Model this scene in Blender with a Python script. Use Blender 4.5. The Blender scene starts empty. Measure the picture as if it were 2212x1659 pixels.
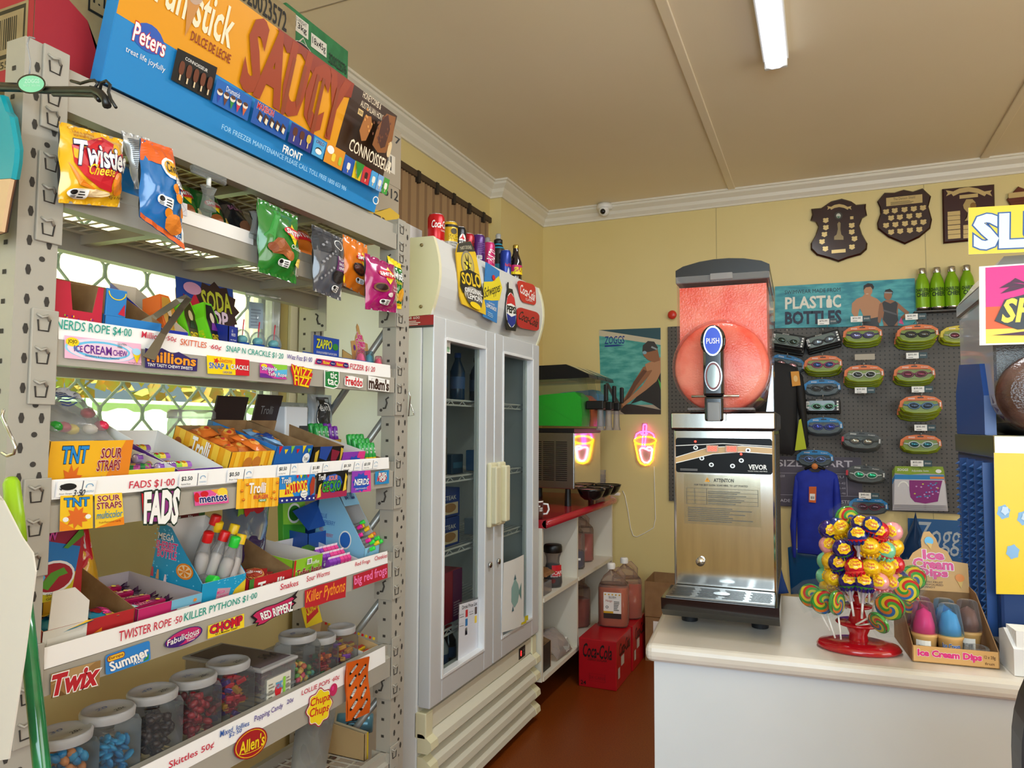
import bpy, bmesh, math, random
from math import sin, cos, pi, radians, sqrt
from mathutils import Vector, Matrix, geometry
V = Vector
rnd = random.Random(7)
SC = bpy.context.scene
COL = SC.collection

# ---------------------------------------------------------------- camera
H = 1.40
_y, _p, _r = radians(23.4), radians(3.4), radians(0.3)
FW = V((-sin(_y)*cos(_p), cos(_y)*cos(_p), sin(_p)))
RT = V((cos(_y), sin(_y), 0)); UP = RT.cross(FW)
RT, UP = RT*cos(_r)+UP*sin(_r), UP*cos(_r)-RT*sin(_r)
EYE = V((0, 0, H)); FPX = 1545.0
cd = bpy.data.cameras.new('camera'); co = bpy.data.objects.new('camera', cd); COL.objects.link(co)
cd.sensor_width = 36; cd.lens = FPX/2212*36; cd.clip_start = .02; cd.clip_end = 200
co.matrix_world = Matrix(((RT.x, UP.x, -FW.x, 0), (RT.y, UP.y, -FW.y, 0), (RT.z, UP.z, -FW.z, H), (0, 0, 0, 1)))
SC.camera = co

def px(ax, v, x, y):
    """the point of the plane (axis ax = v) that the photograph shows at pixel x, y"""
    d = FW + RT*((x-1106)/FPX) - UP*((y-829.5)/FPX)
    return EYE + d*((v-EYE[ax])/d[ax])

# ---------------------------------------------------------------- world, sun, daylight, exposure
W = bpy.data.worlds.new('sky'); SC.world = W; W.use_nodes = True
wn = W.node_tree; bg = wn.nodes['Background']
sk = wn.nodes.new('ShaderNodeTexSky'); sk.sky_type = 'HOSEK_WILKIE'; sk.sun_direction = (.5, .6, .62); sk.turbidity = 3.5
wn.links.new(sk.outputs[0], bg.inputs[0]); bg.inputs[1].default_value = 1.6
def lamp(name, kind, loc, rot, e, col, **kw):
    l = bpy.data.lights.new(name, kind); l.energy = e; l.color = col
    for k, v in kw.items(): setattr(l, k, v)
    o = bpy.data.objects.new(name, l); o.location = loc; o.rotation_euler = rot; COL.objects.link(o)
    return o
lamp('sun', 'SUN', (4, 6, 8), (radians(40), 0, radians(140)), 20, (1, .93, .82), angle=radians(2))
# daylight through the servery opening behind the camera
lamp('servery_daylight', 'AREA', (.8, -1.28, 1.75), (radians(104), 0, radians(6)), 66, (.72, .88, 1), shape='RECTANGLE', size=2.6, size_y=1.35)
lamp('side_fill', 'AREA', (2.85, .9, 1.75), (radians(100), 0, radians(90)), 30, (1, .97, .93), shape='RECTANGLE', size=2.2, size_y=1.3)  # area fill added at the right wall, out of view, brightens shelf and fridge fronts
SC.view_settings.view_transform = 'Standard'; SC.view_settings.look = 'None'
SC.view_settings.exposure = 0.5; SC.view_settings.gamma = 1; SC.view_settings.use_curve_mapping = False
cy = SC.cycles
cy.max_bounces = 7; cy.diffuse_bounces = 4; cy.glossy_bounces = 3; cy.transmission_bounces = 4; cy.transparent_max_bounces = 16
cy.use_denoising = True; cy.use_adaptive_sampling = True; cy.adaptive_threshold = .02
cy.caustics_reflective = False; cy.caustics_refractive = False; cy.sample_clamp_indirect = 4

# ---------------------------------------------------------------- materials
def lin(h):
    h = h.lstrip('#'); r = []
    for i in (0, 2, 4):
        c = int(h[i:i+2], 16)/255; r.append(c/12.92 if c <= .04045 else ((c+.055)/1.055)**2.4)
    return (*r, 1)
_mc = {}
def C(h, r=.5, m=0, em=0, sp=None, coat=0, sss=0):
    k = (h, r, m, em, sp, coat, sss)
    if k in _mc: return _mc[k]
    t = bpy.data.materials.new('paint_'+h.strip('#')); t.use_nodes = True
    b = t.node_tree.nodes['Principled BSDF']; b.inputs['Base Color'].default_value = lin(h)
    b.inputs['Roughness'].default_value = r; b.inputs['Metallic'].default_value = m
    if sp is not None: b.inputs['Specular IOR Level'].default_value = sp
    if coat: b.inputs['Coat Weight'].default_value = coat; b.inputs['Coat Roughness'].default_value = .05
    if em: b.inputs['Emission Color'].default_value = lin(h); b.inputs['Emission Strength'].default_value = em
    if sss: b.inputs['Subsurface Weight'].default_value = sss; b.inputs['Subsurface Radius'].default_value = (.02, .01, .01); b.inputs['Subsurface Scale'].default_value = .6
    _mc[k] = t
    return t
def clear(h='#ffffff', a=.10, r=.04, base='#c4c4c4'):
    """thin clear plastic or glass: see-through with a share of gloss"""
    k = ('clear', h, a, r, base)
    if k in _mc: return _mc[k]
    t = bpy.data.materials.new('clear_'+h.strip('#')); t.use_nodes = True; n = t.node_tree.nodes; L = t.node_tree.links
    n.remove(n['Principled BSDF']); o = n['Material Output']
    tr = n.new('ShaderNodeBsdfTransparent'); tr.inputs[0].default_value = lin(h)
    p = n.new('ShaderNodeBsdfPrincipled'); p.inputs['Base Color'].default_value = lin(base); p.inputs['Roughness'].default_value = r
    lw = n.new('ShaderNodeLayerWeight'); lw.inputs[0].default_value = .25
    ma = n.new('ShaderNodeMath'); ma.operation = 'MULTIPLY_ADD'; ma.inputs[1].default_value = .6; ma.inputs[2].default_value = a; ma.use_clamp = True
    mx = n.new('ShaderNodeMixShader')
    L.new(lw.outputs['Fresnel'], ma.inputs[0]); L.new(ma.outputs[0], mx.inputs[0]); L.new(tr.outputs[0], mx.inputs[1]); L.new(p.outputs[0], mx.inputs[2]); L.new(mx.outputs[0], o.inputs[0])
    _mc[k] = t
    return t
def noisy(name, h1, h2, scale=8, r=.6, m=0, bump=0, bscale=200, detail=4, stretch=None, lo=.35, hi=.65, coat=0):
    """two colours mixed by noise, with an optional fine bump"""
    if name in _mc: return _mc[name]
    t = bpy.data.materials.new(name); t.use_nodes = True; n = t.node_tree.nodes; L = t.node_tree.links; b = n['Principled BSDF']
    tc = n.new('ShaderNodeTexCoord'); mp = n.new('ShaderNodeMapping'); L.new(tc.outputs['Object'], mp.inputs[0])
    if stretch: mp.inputs['Scale'].default_value = stretch
    no = n.new('ShaderNodeTexNoise'); no.inputs['Scale'].default_value = scale; no.inputs['Detail'].default_value = detail; L.new(mp.outputs[0], no.inputs[0])
    cr = n.new('ShaderNodeValToRGB'); L.new(no.outputs['Fac'], cr.inputs[0])
    cr.color_ramp.elements[0].position = lo; cr.color_ramp.elements[1].position = hi
    cr.color_ramp.elements[0].color = lin(h1); cr.color_ramp.elements[1].color = lin(h2)
    L.new(cr.outputs[0], b.inputs['Base Color']); b.inputs['Roughness'].default_value = r; b.inputs['Metallic'].default_value = m
    if coat: b.inputs['Coat Weight'].default_value = coat
    if bump:
        n2 = n.new('ShaderNodeTexNoise'); n2.inputs['Scale'].default_value = bscale; L.new(mp.outputs[0], n2.inputs[0])
        bu = n.new('ShaderNodeBump'); bu.inputs['Strength'].default_value = bump; bu.inputs['Distance'].default_value = .002
        L.new(n2.outputs['Fac'], bu.inputs['Height']); L.new(bu.outputs[0], b.inputs['Normal'])
    _mc[name] = t
    return t
WHITE = C('#f2f2ef', .5); BLACK = C('#141414', .45); STEEL = C('#c9c9c6', .22, 1); CHROME = C('#dcdcdc', .08, 1)
KRAFT = noisy('kraft_cardboard', '#8d6a44', '#a07c52', 30, .85); PAPER = C('#f4f3ee', .7)

# ---------------------------------------------------------------- mesh building
_tc = {}
def tgeo(s, b=0, sh=0):
    k = (s, b, sh)
    if k not in _tc:
        cu = bpy.data.curves.new('t', 'FONT'); cu.body = s; cu.offset = b; cu.shear = sh; cu.resolution_u = 2
        ob = bpy.data.objects.new('t', cu); me = bpy.data.meshes.new_from_object(ob)
        vs = [(v.co.x, v.co.y) for v in me.vertices]; fs = [tuple(p.vertices) for p in me.polygons]
        bpy.data.objects.remove(ob); bpy.data.curves.remove(cu); bpy.data.meshes.remove(me)
        xs = [v[0] for v in vs] or [0, 1]; ys = [v[1] for v in vs] or [0, 1]
        _tc[k] = (vs, fs, min(xs), max(xs), min(ys), max(ys))
    return _tc[k]

class M:
    def __init__(s): s.v = []; s.f = []; s.k = []; s.s = []; s.mt = []
    def mi(s, m):
        if m not in s.mt: s.mt.append(m)
        return s.mt.index(m)
    def add(s, vs, fs, m, sm=0, T=None):
        b = len(s.v); i = s.mi(m)
        s.v += [tuple(T @ V(v)) if T else tuple(v) for v in vs]
        for f in fs: s.f.append([b+j for j in f]); s.k.append(i); s.s.append(sm)
        return s
    def box(s, x0, y0, z0, x1, y1, z1, m, b=0, T=None, seg=2):
        x0, x1 = min(x0, x1), max(x0, x1); y0, y1 = min(y0, y1), max(y0, y1); z0, z1 = min(z0, z1), max(z0, z1)
        if b:
            bm = bmesh.new(); bmesh.ops.create_cube(bm, size=1)
            for q in bm.verts: q.co = V(((x0+x1)/2+q.co.x*(x1-x0), (y0+y1)/2+q.co.y*(y1-y0), (z0+z1)/2+q.co.z*(z1-z0)))
            bmesh.ops.bevel(bm, geom=bm.edges[:], offset=b, segments=seg, affect='EDGES', profile=.5, clamp_overlap=True)
            bm.verts.index_update()
            s.add([q.co for q in bm.verts], [[q.index for q in f.verts] for f in bm.faces], m, 0, T); bm.free(); return s
        vs = [(x0, y0, z0), (x1, y0, z0), (x1, y1, z0), (x0, y1, z0), (x0, y0, z1), (x1, y0, z1), (x1, y1, z1), (x0, y1, z1)]
        return s.add(vs, [(0, 3, 2, 1), (4, 5, 6, 7), (0, 1, 5, 4), (1, 2, 6, 5), (2, 3, 7, 6), (3, 0, 4, 7)], m, 0, T)
    def lathe(s, prof, m, n=20, c=(0, 0, 0), T=None, sm=1, a0=0, a1=2*pi, sx=1, sy=1):
        vs = []; fs = []; full = abs(a1-a0-2*pi) < 1e-6; k = n if full else n+1
        for r, z in prof:
            for i in range(k):
                a = a0+(a1-a0)*i/n; vs.append((c[0]+r*sin(a)*sx, c[1]-r*cos(a)*sy, c[2]+z))
        for j in range(len(prof)-1):
            for i in range(n):
                i2 = (i+1) % k if full else i+1
                fs.append((j*k+i, j*k+i2, (j+1)*k+i2, (j+1)*k+i))
        return s.add(vs, fs, m, sm, T)
    def tube(s, pts, r, m, n=6, cyc=False, T=None, sm=1):
        pts = [V(p) for p in pts]; N = len(pts); vs = []; fs = []; up = None
        for i, p in enumerate(pts):
            a = pts[i-1] if (i or cyc) else p; b = pts[(i+1) % N] if (i < N-1 or cyc) else p
            d = (b-a).normalized()
            if up is None:
                up = d.orthogonal().normalized()
            up = (up-d*up.dot(d)); up = up.normalized() if up.length > 1e-6 else d.orthogonal().normalized()
            w = d.cross(up); rr = r[i] if isinstance(r, (list, tuple)) else r
            for j in range(n):
                t = 2*pi*j/n; vs.append(p+up*(rr*cos(t))+w*(rr*sin(t)))
        for i in range(N if cyc else N-1):
            i2 = (i+1) % N
            for j in range(n): fs.append((i*n+j, i*n+(j+1) % n, i2*n+(j+1) % n, i2*n+j))
        if not cyc: fs += [tuple(range(n))[::-1], tuple((N-1)*n+j for j in range(n))]
        return s.add(vs, fs, m, sm, T)
    def prism(s, poly, F, h0, h1, m, ms=None, T=None, sm=0):
        n = len(poly); vs = [F(u, v, h0) for u, v in poly]+[F(u, v, h1) for u, v in poly]
        s.add(vs, [tuple(range(n, 2*n)), tuple(range(n))[::-1]], m, sm, T)
        return s.add(vs, [(i, (i+1) % n, n+(i+1) % n, n+i) for i in range(n)], ms or m, sm, T)
    def quad(s, a, b, c, d, m, th=0, mb=None):
        a, b, c, d = map(V, (a, b, c, d)); n = (b-a).cross(d-a).normalized()*th
        if not th: return s.add([a, b, c, d], [(0, 1, 2, 3)], m)
        s.add([a, b, c, d], [(0, 1, 2, 3)], m); s.add([a-n, b-n, c-n, d-n], [(3, 2, 1, 0)], mb or m)
        return s.add([a, b, c, d, a-n, b-n, c-n, d-n], [(0, 4, 5, 1), (1, 5, 6, 2), (2, 6, 7, 3), (3, 7, 4, 0)], mb or m)
    def grid(s, F, nu, nv, m, sm=1, T=None, back=None):
        vs = [F(i/nu, j/nv) for j in range(nv+1) for i in range(nu+1)]; k = nu+1
        return s.add(vs, [(j*k+i, j*k+i+1, (j+1)*k+i+1, (j+1)*k+i) for j in range(nv) for i in range(nu)], m, sm, T)
    def ball(s, c, r, m, n=12, sx=1, sy=1, sz=1, T=None):
        k = n//2
        return s.lathe([(max(r*sin(pi*i/k), 1e-5), -r*sz*cos(pi*i/k)) for i in range(k+1)], m, n, c, T, 1, sx=sx, sy=sy)
    def build(s, name, parent=None, label=None, cat=None, group=None, kind=None, world=False, mod=None):
        vs = s.v
        if parent is None:
            xs, ys, zs = zip(*vs); o3 = ((min(xs)+max(xs))/2, (min(ys)+max(ys))/2, min(zs))
        elif world: o3 = tuple(parent.location) if parent.parent is None else (0, 0, 0)
        else: o3 = (0, 0, 0)
        me = bpy.data.meshes.new(name)
        me.from_pydata([(a-o3[0], b-o3[1], c-o3[2]) for a, b, c in vs], [], s.f)
        for m in s.mt: me.materials.append(m)
        me.polygons.foreach_set('material_index', s.k); me.polygons.foreach_set('use_smooth', [bool(x) for x in s.s]); me.update()
        o = bpy.data.objects.new(name, me); COL.objects.link(o)
        if parent is not None: o.parent = parent
        else: o.location = o3
        tag(o, label, cat, group, kind)
        return o

def tag(o, label=None, cat=None, group=None, kind=None):
    for k, v in (('label', label), ('category', cat), ('group', group), ('kind', kind)):
        if v: o[k] = v
    return o
def thing(name, label, cat, loc=(0, 0, 0), rot=(0, 0, 0), group=None, kind=None):
    o = bpy.data.objects.new(name, None); COL.objects.link(o); o.location = loc; o.rotation_euler = rot; o.empty_display_size = .05
    return tag(o, label, cat, group, kind)
def dup(o, loc=None, rot=None, label=None, parent=None, scale=None, group=None, name=None):
    c = o.copy(); COL.objects.link(c)
    if name: c.name = name
    if parent is not None: c.parent = parent
    if loc is not None: c.location = loc
    if rot is not None: c.rotation_euler = rot
    if scale is not None: c.scale = scale
    if label: c['label'] = label
    if group: c['group'] = group
    for ch in o.children: dup(ch, parent=c)
    return c
def recolor(o, pairs):
    """give a copy its own colours: the mesh of every part is copied with materials swapped"""
    for ch in [o]+list(o.children_recursive):
        if ch.type == 'MESH' and any(m in pairs for m in ch.data.materials):
            ch.data = ch.data.copy()
            for i, m in enumerate(ch.data.materials):
                if m in pairs: ch.data.materials[i] = pairs[m]
    return o

# maps from (u, v, height above the surface) to 3D
def QF(tl, tr, br, bl):
    tl, tr, br, bl = map(V, (tl, tr, br, bl)); n = ((tr-tl)+(br-bl)).cross((tl-bl)+(tr-br)).normalized()
    return lambda u, v, h=0: (bl*(1-u)+br*u)*(1-v)+(tl*(1-u)+tr*u)*v+n*h
def PQ(ax, val, *p): return QF(*[px(ax, val, *q) for q in p])
def LF(x0, z0, w, h, y=0): return lambda u, v, d=0: V((x0+u*w, y-d, z0+v*h))
def SF(y0, z0, w, h, x=0, sgn=1): return lambda u, v, d=0: V((x+sgn*d, y0+u*w*sgn, z0+v*h))
def CF(r, z0, z1, a0=-pi/2, a1=pi/2, c=(0, 0)):
    return lambda u, v, d=0: V((c[0]+(r+d)*sin(a0+(a1-a0)*u), c[1]-(r+d)*cos(a0+(a1-a0)*u), z0+(z1-z0)*v))

class D:
    """printing on a surface: every shape lies a hair above the one before"""
    def __init__(s, m, F, h=.0006, st=.00025, n=(1, 1), a=1.0): s.m = m; s.F = F; s.h = h; s.st = st; s.n = n; s.a = a
    def up(s): s.h += s.st; return s.h
    def rect(s, u0, v0, u1, v1, c, sk=0):
        h = s.up(); nu, nv = s.n
        s.m.grid(lambda a, b: s.F(u0+(u1-u0)*a+sk*b, v0+(v1-v0)*b, h), nu, nv, c, 0); return s
    def poly(s, p, c):
        h = s.up(); s.m.add([s.F(u, v, h) for u, v in p], [tuple(range(len(p)))], c); return s
    def ell(s, u, v, ru, rv, c, n=20, rings=1, a0=0, a1=2*pi):
        h = s.up(); vs = [s.F(u, v, h)]; fs = []
        for k in range(1, rings+1):
            for i in range(n): t = a0+(a1-a0)*i/(n if a1-a0 > 6.28 else n-1); vs.append(s.F(u+ru*k/rings*cos(t), v+rv*k/rings*sin(t), h))
        full = a1-a0 > 6.28
        for i in range(n if full else n-1):
            j = (i+1) % n; fs.append((0, 1+i, 1+j))
            for k in range(rings-1): fs.append((1+k*n+i, 1+(k+1)*n+i, 1+(k+1)*n+j, 1+k*n+j))
        s.m.add(vs, fs, c); return s
    def fan(s, p, c, rings=4):
        h = s.up(); n = len(p); cu = sum(q[0] for q in p)/n; cv = sum(q[1] for q in p)/n; vs = [s.F(cu, cv, h)]; fs = []
        for k in range(1, rings+1): vs += [s.F(cu+(u-cu)*k/rings, cv+(v-cv)*k/rings, h) for u, v in p]
        for i in range(n):
            j = (i+1) % n; fs.append((0, 1+i, 1+j))
            for k in range(rings-1): fs.append((1+k*n+i, 1+(k+1)*n+i, 1+(k+1)*n+j, 1+k*n+j))
        s.m.add(vs, fs, c); return s
    def ring(s, u, v, ru, rv, t, c, n=24, a0=0, a1=2*pi):
        h = s.up(); vs = []; fs = []
        for i in range(n+1):
            q = a0+(a1-a0)*i/n
            vs += [s.F(u+ru*cos(q), v+rv*sin(q), h), s.F(u+ru*(1-t)*cos(q), v+rv*(1-t)*sin(q), h)]
        fs = [(2*i, 2*i+1, 2*i+3, 2*i+2) for i in range(n)]
        s.m.add(vs, fs, c); return s
    def text(s, t, u0, v0, u1, v1, c, o=None, ow=.05, b=0, sh=0, rot=0, arc=0):
        b *= .55
        if o: s.text(t, u0, v0, u1, v1, o, None, 0, (b+ow*.6)/.55, sh, rot, arc)
        vs, fs, xa, xb, ya, yb = tgeo(t, b, sh)
        _, _, xa, xb, ya, yb = tgeo(t, 0, sh); h = s.up(); w = (xb-xa) or 1; hh = (yb-ya) or 1
        cu, cv = (u0+u1)/2, (v0+v1)/2; cr, sr = cos(rot), sin(rot); P = []
        for x, y in vs:
            q = (x-xa)/w; u = u0+(u1-u0)*q; v = v0+(v1-v0)*(y-ya)/hh+arc*(1-(2*q-1)**2)
            if rot: du, dv = (u-cu)*s.a, v-cv; u, v = cu+(du*cr-dv*sr)/s.a, cv+du*sr+dv*cr
            P.append(s.F(u, v, h))
        s.m.add(P, fs, c); return s
    def barcode(s, u0, v0, u1, v1, c=None, bgc=None, n=16):
        r = random.Random(int(u0*999)+n)
        if bgc: s.rect(u0, v0, u1, v1, bgc)
        x = u0+(u1-u0)*.08; k = (u1-u0)*.84/n; keep = s.n; s.n = (1, 1); s.up()
        for i in range(n):
            w = k*r.uniform(.25, .8); s.h -= s.st; s.rect(x+i*k, v0+(v1-v0)*.1, x+i*k+w, v1-(v1-v0)*.1, c or BLACK)
        s.n = keep; return s
    def lines(s, u0, v0, u1, v1, k, c, f=.45):
        s.up(); r = random.Random(k)
        for i in range(k):
            b = v1-(v1-v0)*(i+1)/k; s.h -= s.st
            s.rect(u0, b, u0+(u1-u0)*r.uniform(.6, 1), b+(v1-v0)/k*f, c)
        return s
def rr(u0, v0, u1, v1, ru, rv, n=5):
    p = []
    for cx, cy, a in ((u1-ru, v1-rv, 0), (u0+ru, v1-rv, pi/2), (u0+ru, v0+rv, pi), (u1-ru, v0+rv, 1.5*pi)):
        p += [(cx+ru*cos(a+pi/2*i/n), cy+rv*sin(a+pi/2*i/n)) for i in range(n+1)]
    return p
def star(cu, cv, r1, r2, n, a=1.0, ph=0):
    return [(cu+(r1 if i % 2 == 0 else r2)*cos(ph+pi*i/n)/a, cv+(r1 if i % 2 == 0 else r2)*sin(ph+pi*i/n)) for i in range(2*n)]
S_ROT = (0, 0, pi/2)      # things on the shelf and fridge look towards +x: local x is +Y, local y is -X
# ================================================================ the room
YB, XW, XN, XR, YF, ZC = 4.75, -1.90, -1.82, 2.9, -1.35, 2.93
def struct(name, m, label=None, parent=None): return m.build(name, parent, label, None, None, 'structure')
def holed(m, F, u0, u1, v0, v1, hole, t, c):
    """a wall in the plane of F with one rectangular opening"""
    a, b, p, q = hole
    for r in ((u0, a, v0, v1), (b, u1, v0, v1), (a, b, v0, p), (a, b, q, v1)):
        m.prism([(r[0], r[2]), (r[1], r[2]), (r[1], r[3]), (r[0], r[3])], F, 0, -t, c)
wallm = noisy('cream_wall_paint', '#e2cd8c', '#e7d496', 1.2, .42, bump=.12, bscale=90)
ceilm = noisy('ceiling_paint', '#efdfbe', '#f3e4c6', .8, .6, bump=.05, bscale=60)
trimm = C('#e9e2d2', .4)
m = M(); m.box(XW-.2, YF-.2, -.1, XR+.2, YB+.2, 0, noisy('cork_floor', '#702f08', '#87420f', 160, .38, bump=.1, bscale=300, detail=6)); struct('floor', m)
m = M(); m.box(XW-.2, YF-.2, ZC, XR+.2, YB+.2, ZC+.1, ceilm); struct('ceiling', m)
WIN = (.25, 2.19, 1.25, 2.13)
m = M(); holed(m, lambda u, v, h: V((XW+h, u, v)), YF, YB, 0, ZC, WIN, .12, wallm); struct('wall_left', m)
m = M(); m.box(XW, 4.02, 0, XN, YB, ZC, wallm); struct('wall_nib', m)
m = M(); m.box(XW-.1, YB, 0, XR+.1, YB+.12, ZC, wallm)
for x in (1548, 2000):
    p = px(1, YB, x, 560); m.box(p.x-.002, YB-.0015, 0, p.x+.002, YB, ZC, C('#b9a878'))
struct('wall_back', m)
m = M(); holed(m, lambda u, v, h: V((XR-h, u, v)), YF, YB, 0, ZC, (-.2, 2.0, 1.1, 2.4), .12, wallm); struct('wall_right', m)
m = M(); holed(m, lambda u, v, h: V((u, YF+h, v)), XW, XR, 0, ZC, (-.8, 1.9, 1.05, 2.42), .12, wallm); struct('wall_front', m)
# cornice
def cornice(name, p0, p1, inn, m0=0, m1=0):
    prof = [(0, 0), (.012, 0), (.012, .012), (.028, .03), (.034, .05), (.062, .07), (.062, .085), (.075, .085), (.075, .097), (0, .097)]
    p0, p1, inn = V(p0), V(p1), V(inn); d = (p1-p0).normalized(); m = M(); vs = []
    for base, mi in ((p0, m0), (p1, m1)):
        for a, b in prof: vs.append(base+inn*a+d*(a*mi)+V((0, 0, ZC-.097+b)))
    n = len(prof); m.add(vs, [(i, (i+1) % n, n+(i+1) % n, n+i) for i in range(n)], trimm); struct(name, m)
cornice('trim_1', (XW, YF, 0), (XW, 4.02, 0), (1, 0, 0), 0, -1)
cornice('trim_2', (XW, 4.02, 0), (XN, 4.02, 0), (0, -1, 0), 1, 1)
cornice('trim_3', (XN, 4.02, 0), (XN, YB, 0), (1, 0, 0), -1, -1)
cornice('trim_4', (XN, YB, 0), (XR, YB, 0), (0, -1, 0), 1, 0)
for i, (x, y0, y1) in enumerate(((-.5, YF, YB-.07), (.87, YF, YB-.07))):
    m = M(); m.box(x-.022, y0, ZC-.009, x+.022, y1, ZC, ceilm, .004); struct('trim_%d' % (5+i), m)
m = M(); m.box(XW+.07, 2.04, ZC-.002, -.53, 2.045, ZC, C('#a3937c')); struct('trim_7', m)
# window behind the shelf: aluminium frame, glass and diamond security grille
alu = C('#cfd3d3', .35, .6)
y0, y1, z0, z1 = WIN
m = M()
for a in ((y0, z0, y0+.05, z1), (y1-.045, z0, y1, z1), (y0, z0, y1, z0+.05), (y0, z1-.035, y1, z1), (1.12, z0, 1.15, z1)):
    m.box(XW-.075, a[0], a[1], XW-.035, a[2], a[3], alu, .004)
win = m.build('window_1', None, None, None, None, 'structure')
m = M(); m.box(XW-.058, y0+.02, z0+.02, XW-.055, y1-.02, z1-.02, clear('#f4fbf6', .04)); m.build('window_glass', win, kind='structure', world=True)
m = M(); gw, gh = .148, .215; gm = C('#c9d2d6', .5); X = XW-.095
def gy(k, odd): return y0+.05+gw*(k+(.5 if odd else 0))
for r in range(-1, 9):
    for k in range(-1, 14):
        for s in (-1, 1):
            a = (gy(k, r % 2), z0-.03+r*gh/2); b = (a[0]+s*gw/2, a[1]+gh/2)
            P = [(X, a[0], a[1]-.012), (X, a[0]+s*gw*.03, a[1]+.02), (X, b[0]-s*gw*.03, b[1]-.02), (X, b[0], b[1]+.012)]
            if all(y0 < p[1] < y1 and z0 < p[2] < z1 for p in P): m.tube(P, .0045, gm, 5)
m.box(X-.008, y1-.05, z0, X+.008, y1-.02, z1, gm); m.box(X-.008, y0, z0, X+.008, y1, z0+.03, gm); m.box(X-.008, y0, z1-.03, X+.008, y1, z1, gm)
m.build('window_grille', win, kind='structure', world=True)
m = M()
m.box(XW, y1, z0-.06, XW+.016, y1+.075, z1+.07, C('#e4dcbd', .45), .003); m.box(XW, y0-.07, z1, XW+.016, y1+.07, z1+.07, C('#e4dcbd', .45), .003)
m.box(XW-.04, y0-.05, z0-.03, XW+.05, y1+.06, z0, C('#e9e3cf', .4), .004); m.build('window_trim', win, kind='structure', world=True)
# outside: verandah screen, fence, lawn, trees
m = M(); n = 640
for i in range(n):
    ya, yb2 = -8+16*i/n, -8+16*(i+1)/n; xa, xb = -4.8+.006*sin(i*pi/2), -4.8+.006*sin((i+1)*pi/2)
    m.add([(xa, ya, 1.98), (xb, yb2, 1.98), (xb, yb2, 4.4), (xa, ya, 4.4)], [(0, 1, 2, 3)], C('#f1e7c4', .6), 1)
m.box(-4.83, -8, 1.9, -4.77, 8, 1.98, C('#f4f4ee'))
struct('exterior_screen', m)
m = M(); n = 200
for i in range(n):
    ya, yb2 = -10+22*i/n, -10+22*(i+1)/n; xa, xb = -7+(.02 if i % 4 < 2 else 0), -7+(.02 if (i+1) % 4 < 2 else 0)
    m.add([(xa, ya, -.4), (xb, yb2, -.4), (xb, yb2, 1.63), (xa, ya, 1.63)], [(0, 1, 2, 3)], C('#b9d8c0', .6))
m.box(-7.03, -10, 1.63, -6.95, 12, 1.67, C('#b9d8c0'))
for k in range(8): m.box(-7.02, -8+k*2.6, -.4, -6.93, -7.93+k*2.6, 1.67, C('#a9c9b2'))
m.build('boundary_fence', None, 'pale green sheet metal fence seen through the diamond window grille', 'fence')
m = M(); m.box(-30, -20, -.5, XW-.12, 25, -.4, noisy('dry_lawn', '#8e9a5a', '#b3a76c', 3, .9)); struct('exterior_ground', m)
for i, (y, x, h, c1, c2) in enumerate(((.6, -10, 4.2, '#7f9a3c', '#c9b45a'), (4.6, -11, 4.6, '#5f8446', '#8fae62'), (8.5, -10, 4, '#d0923c', '#9db052'))):
    t = thing('garden_tree', ('leafy yellow green tree beyond the fence at the left of the window', 'darker green tree beyond the fence at the middle of the window', 'orange leaved tree beyond the fence at the right of the window')[i], 'tree', (x, y, -.4), (0, 0, 0), 'trees beyond the fence')
    m = M(); m.tube([(0, 0, 0), (.05, .1, 1), (0, .05, 2.2)], [.14, .11, .06], C('#6b5138', .9), 8); m.build('trunk', t)
    m = M(); lm = noisy('leaves_%d' % i, c1, c2, 6, .8)
    for k in range(420):
        a, b, q = rnd.uniform(0, 2*pi), rnd.uniform(-1, 1), rnd.uniform(.6, 1)**.5
        s = sqrt(1-b*b); p = V((1.5*q*s*cos(a), 1.7*q*s*sin(a), h*.62+1.3*q*b)); d1 = V((rnd.gauss(0, 1), rnd.gauss(0, 1), rnd.gauss(0, 1))).normalized()*.17; d2 = d1.orthogonal().normalized()*.1
        m.add([p-d1, p+d2, p+d1, p-d2], [(0, 1, 2, 3)], lm)
    m.build('crown', t)
# brown ribbed blind hanging from a rail above the fridge
b = thing('ribbed_blind', 'brown vertical ribbed blind hanging from dark wall rail above fridge', 'blind', (XW, 3.1, 2.1))
m = M(); n = 130
for i in range(n):
    ya, yb2 = 2.2+1.73*i/n, 2.2+1.73*(i+1)/n; xa = XW+.03+(.012 if i % 2 else 0); xb = XW+.03+(0 if i % 2 else .012)
    m.add([(xa, ya, 2.1), (xb, yb2, 2.1), (xb, yb2, 2.655), (xa, ya, 2.655)], [(0, 1, 2, 3)], C('#9c7a50' if i % 3 else '#84633f', .7))
m.build('slats', b, world=True)
m = M(); m.box(XW, 2.18, 2.655, XW+.05, 3.95, 2.69, C('#4a3826', .6), .005)
for k in range(9): m.box(XW+.02, 2.3+k*.19, 2.63, XW+.056, 2.325+k*.19, 2.69, C('#2e241a', .6))
m.build('rail', b, world=True)
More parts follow.
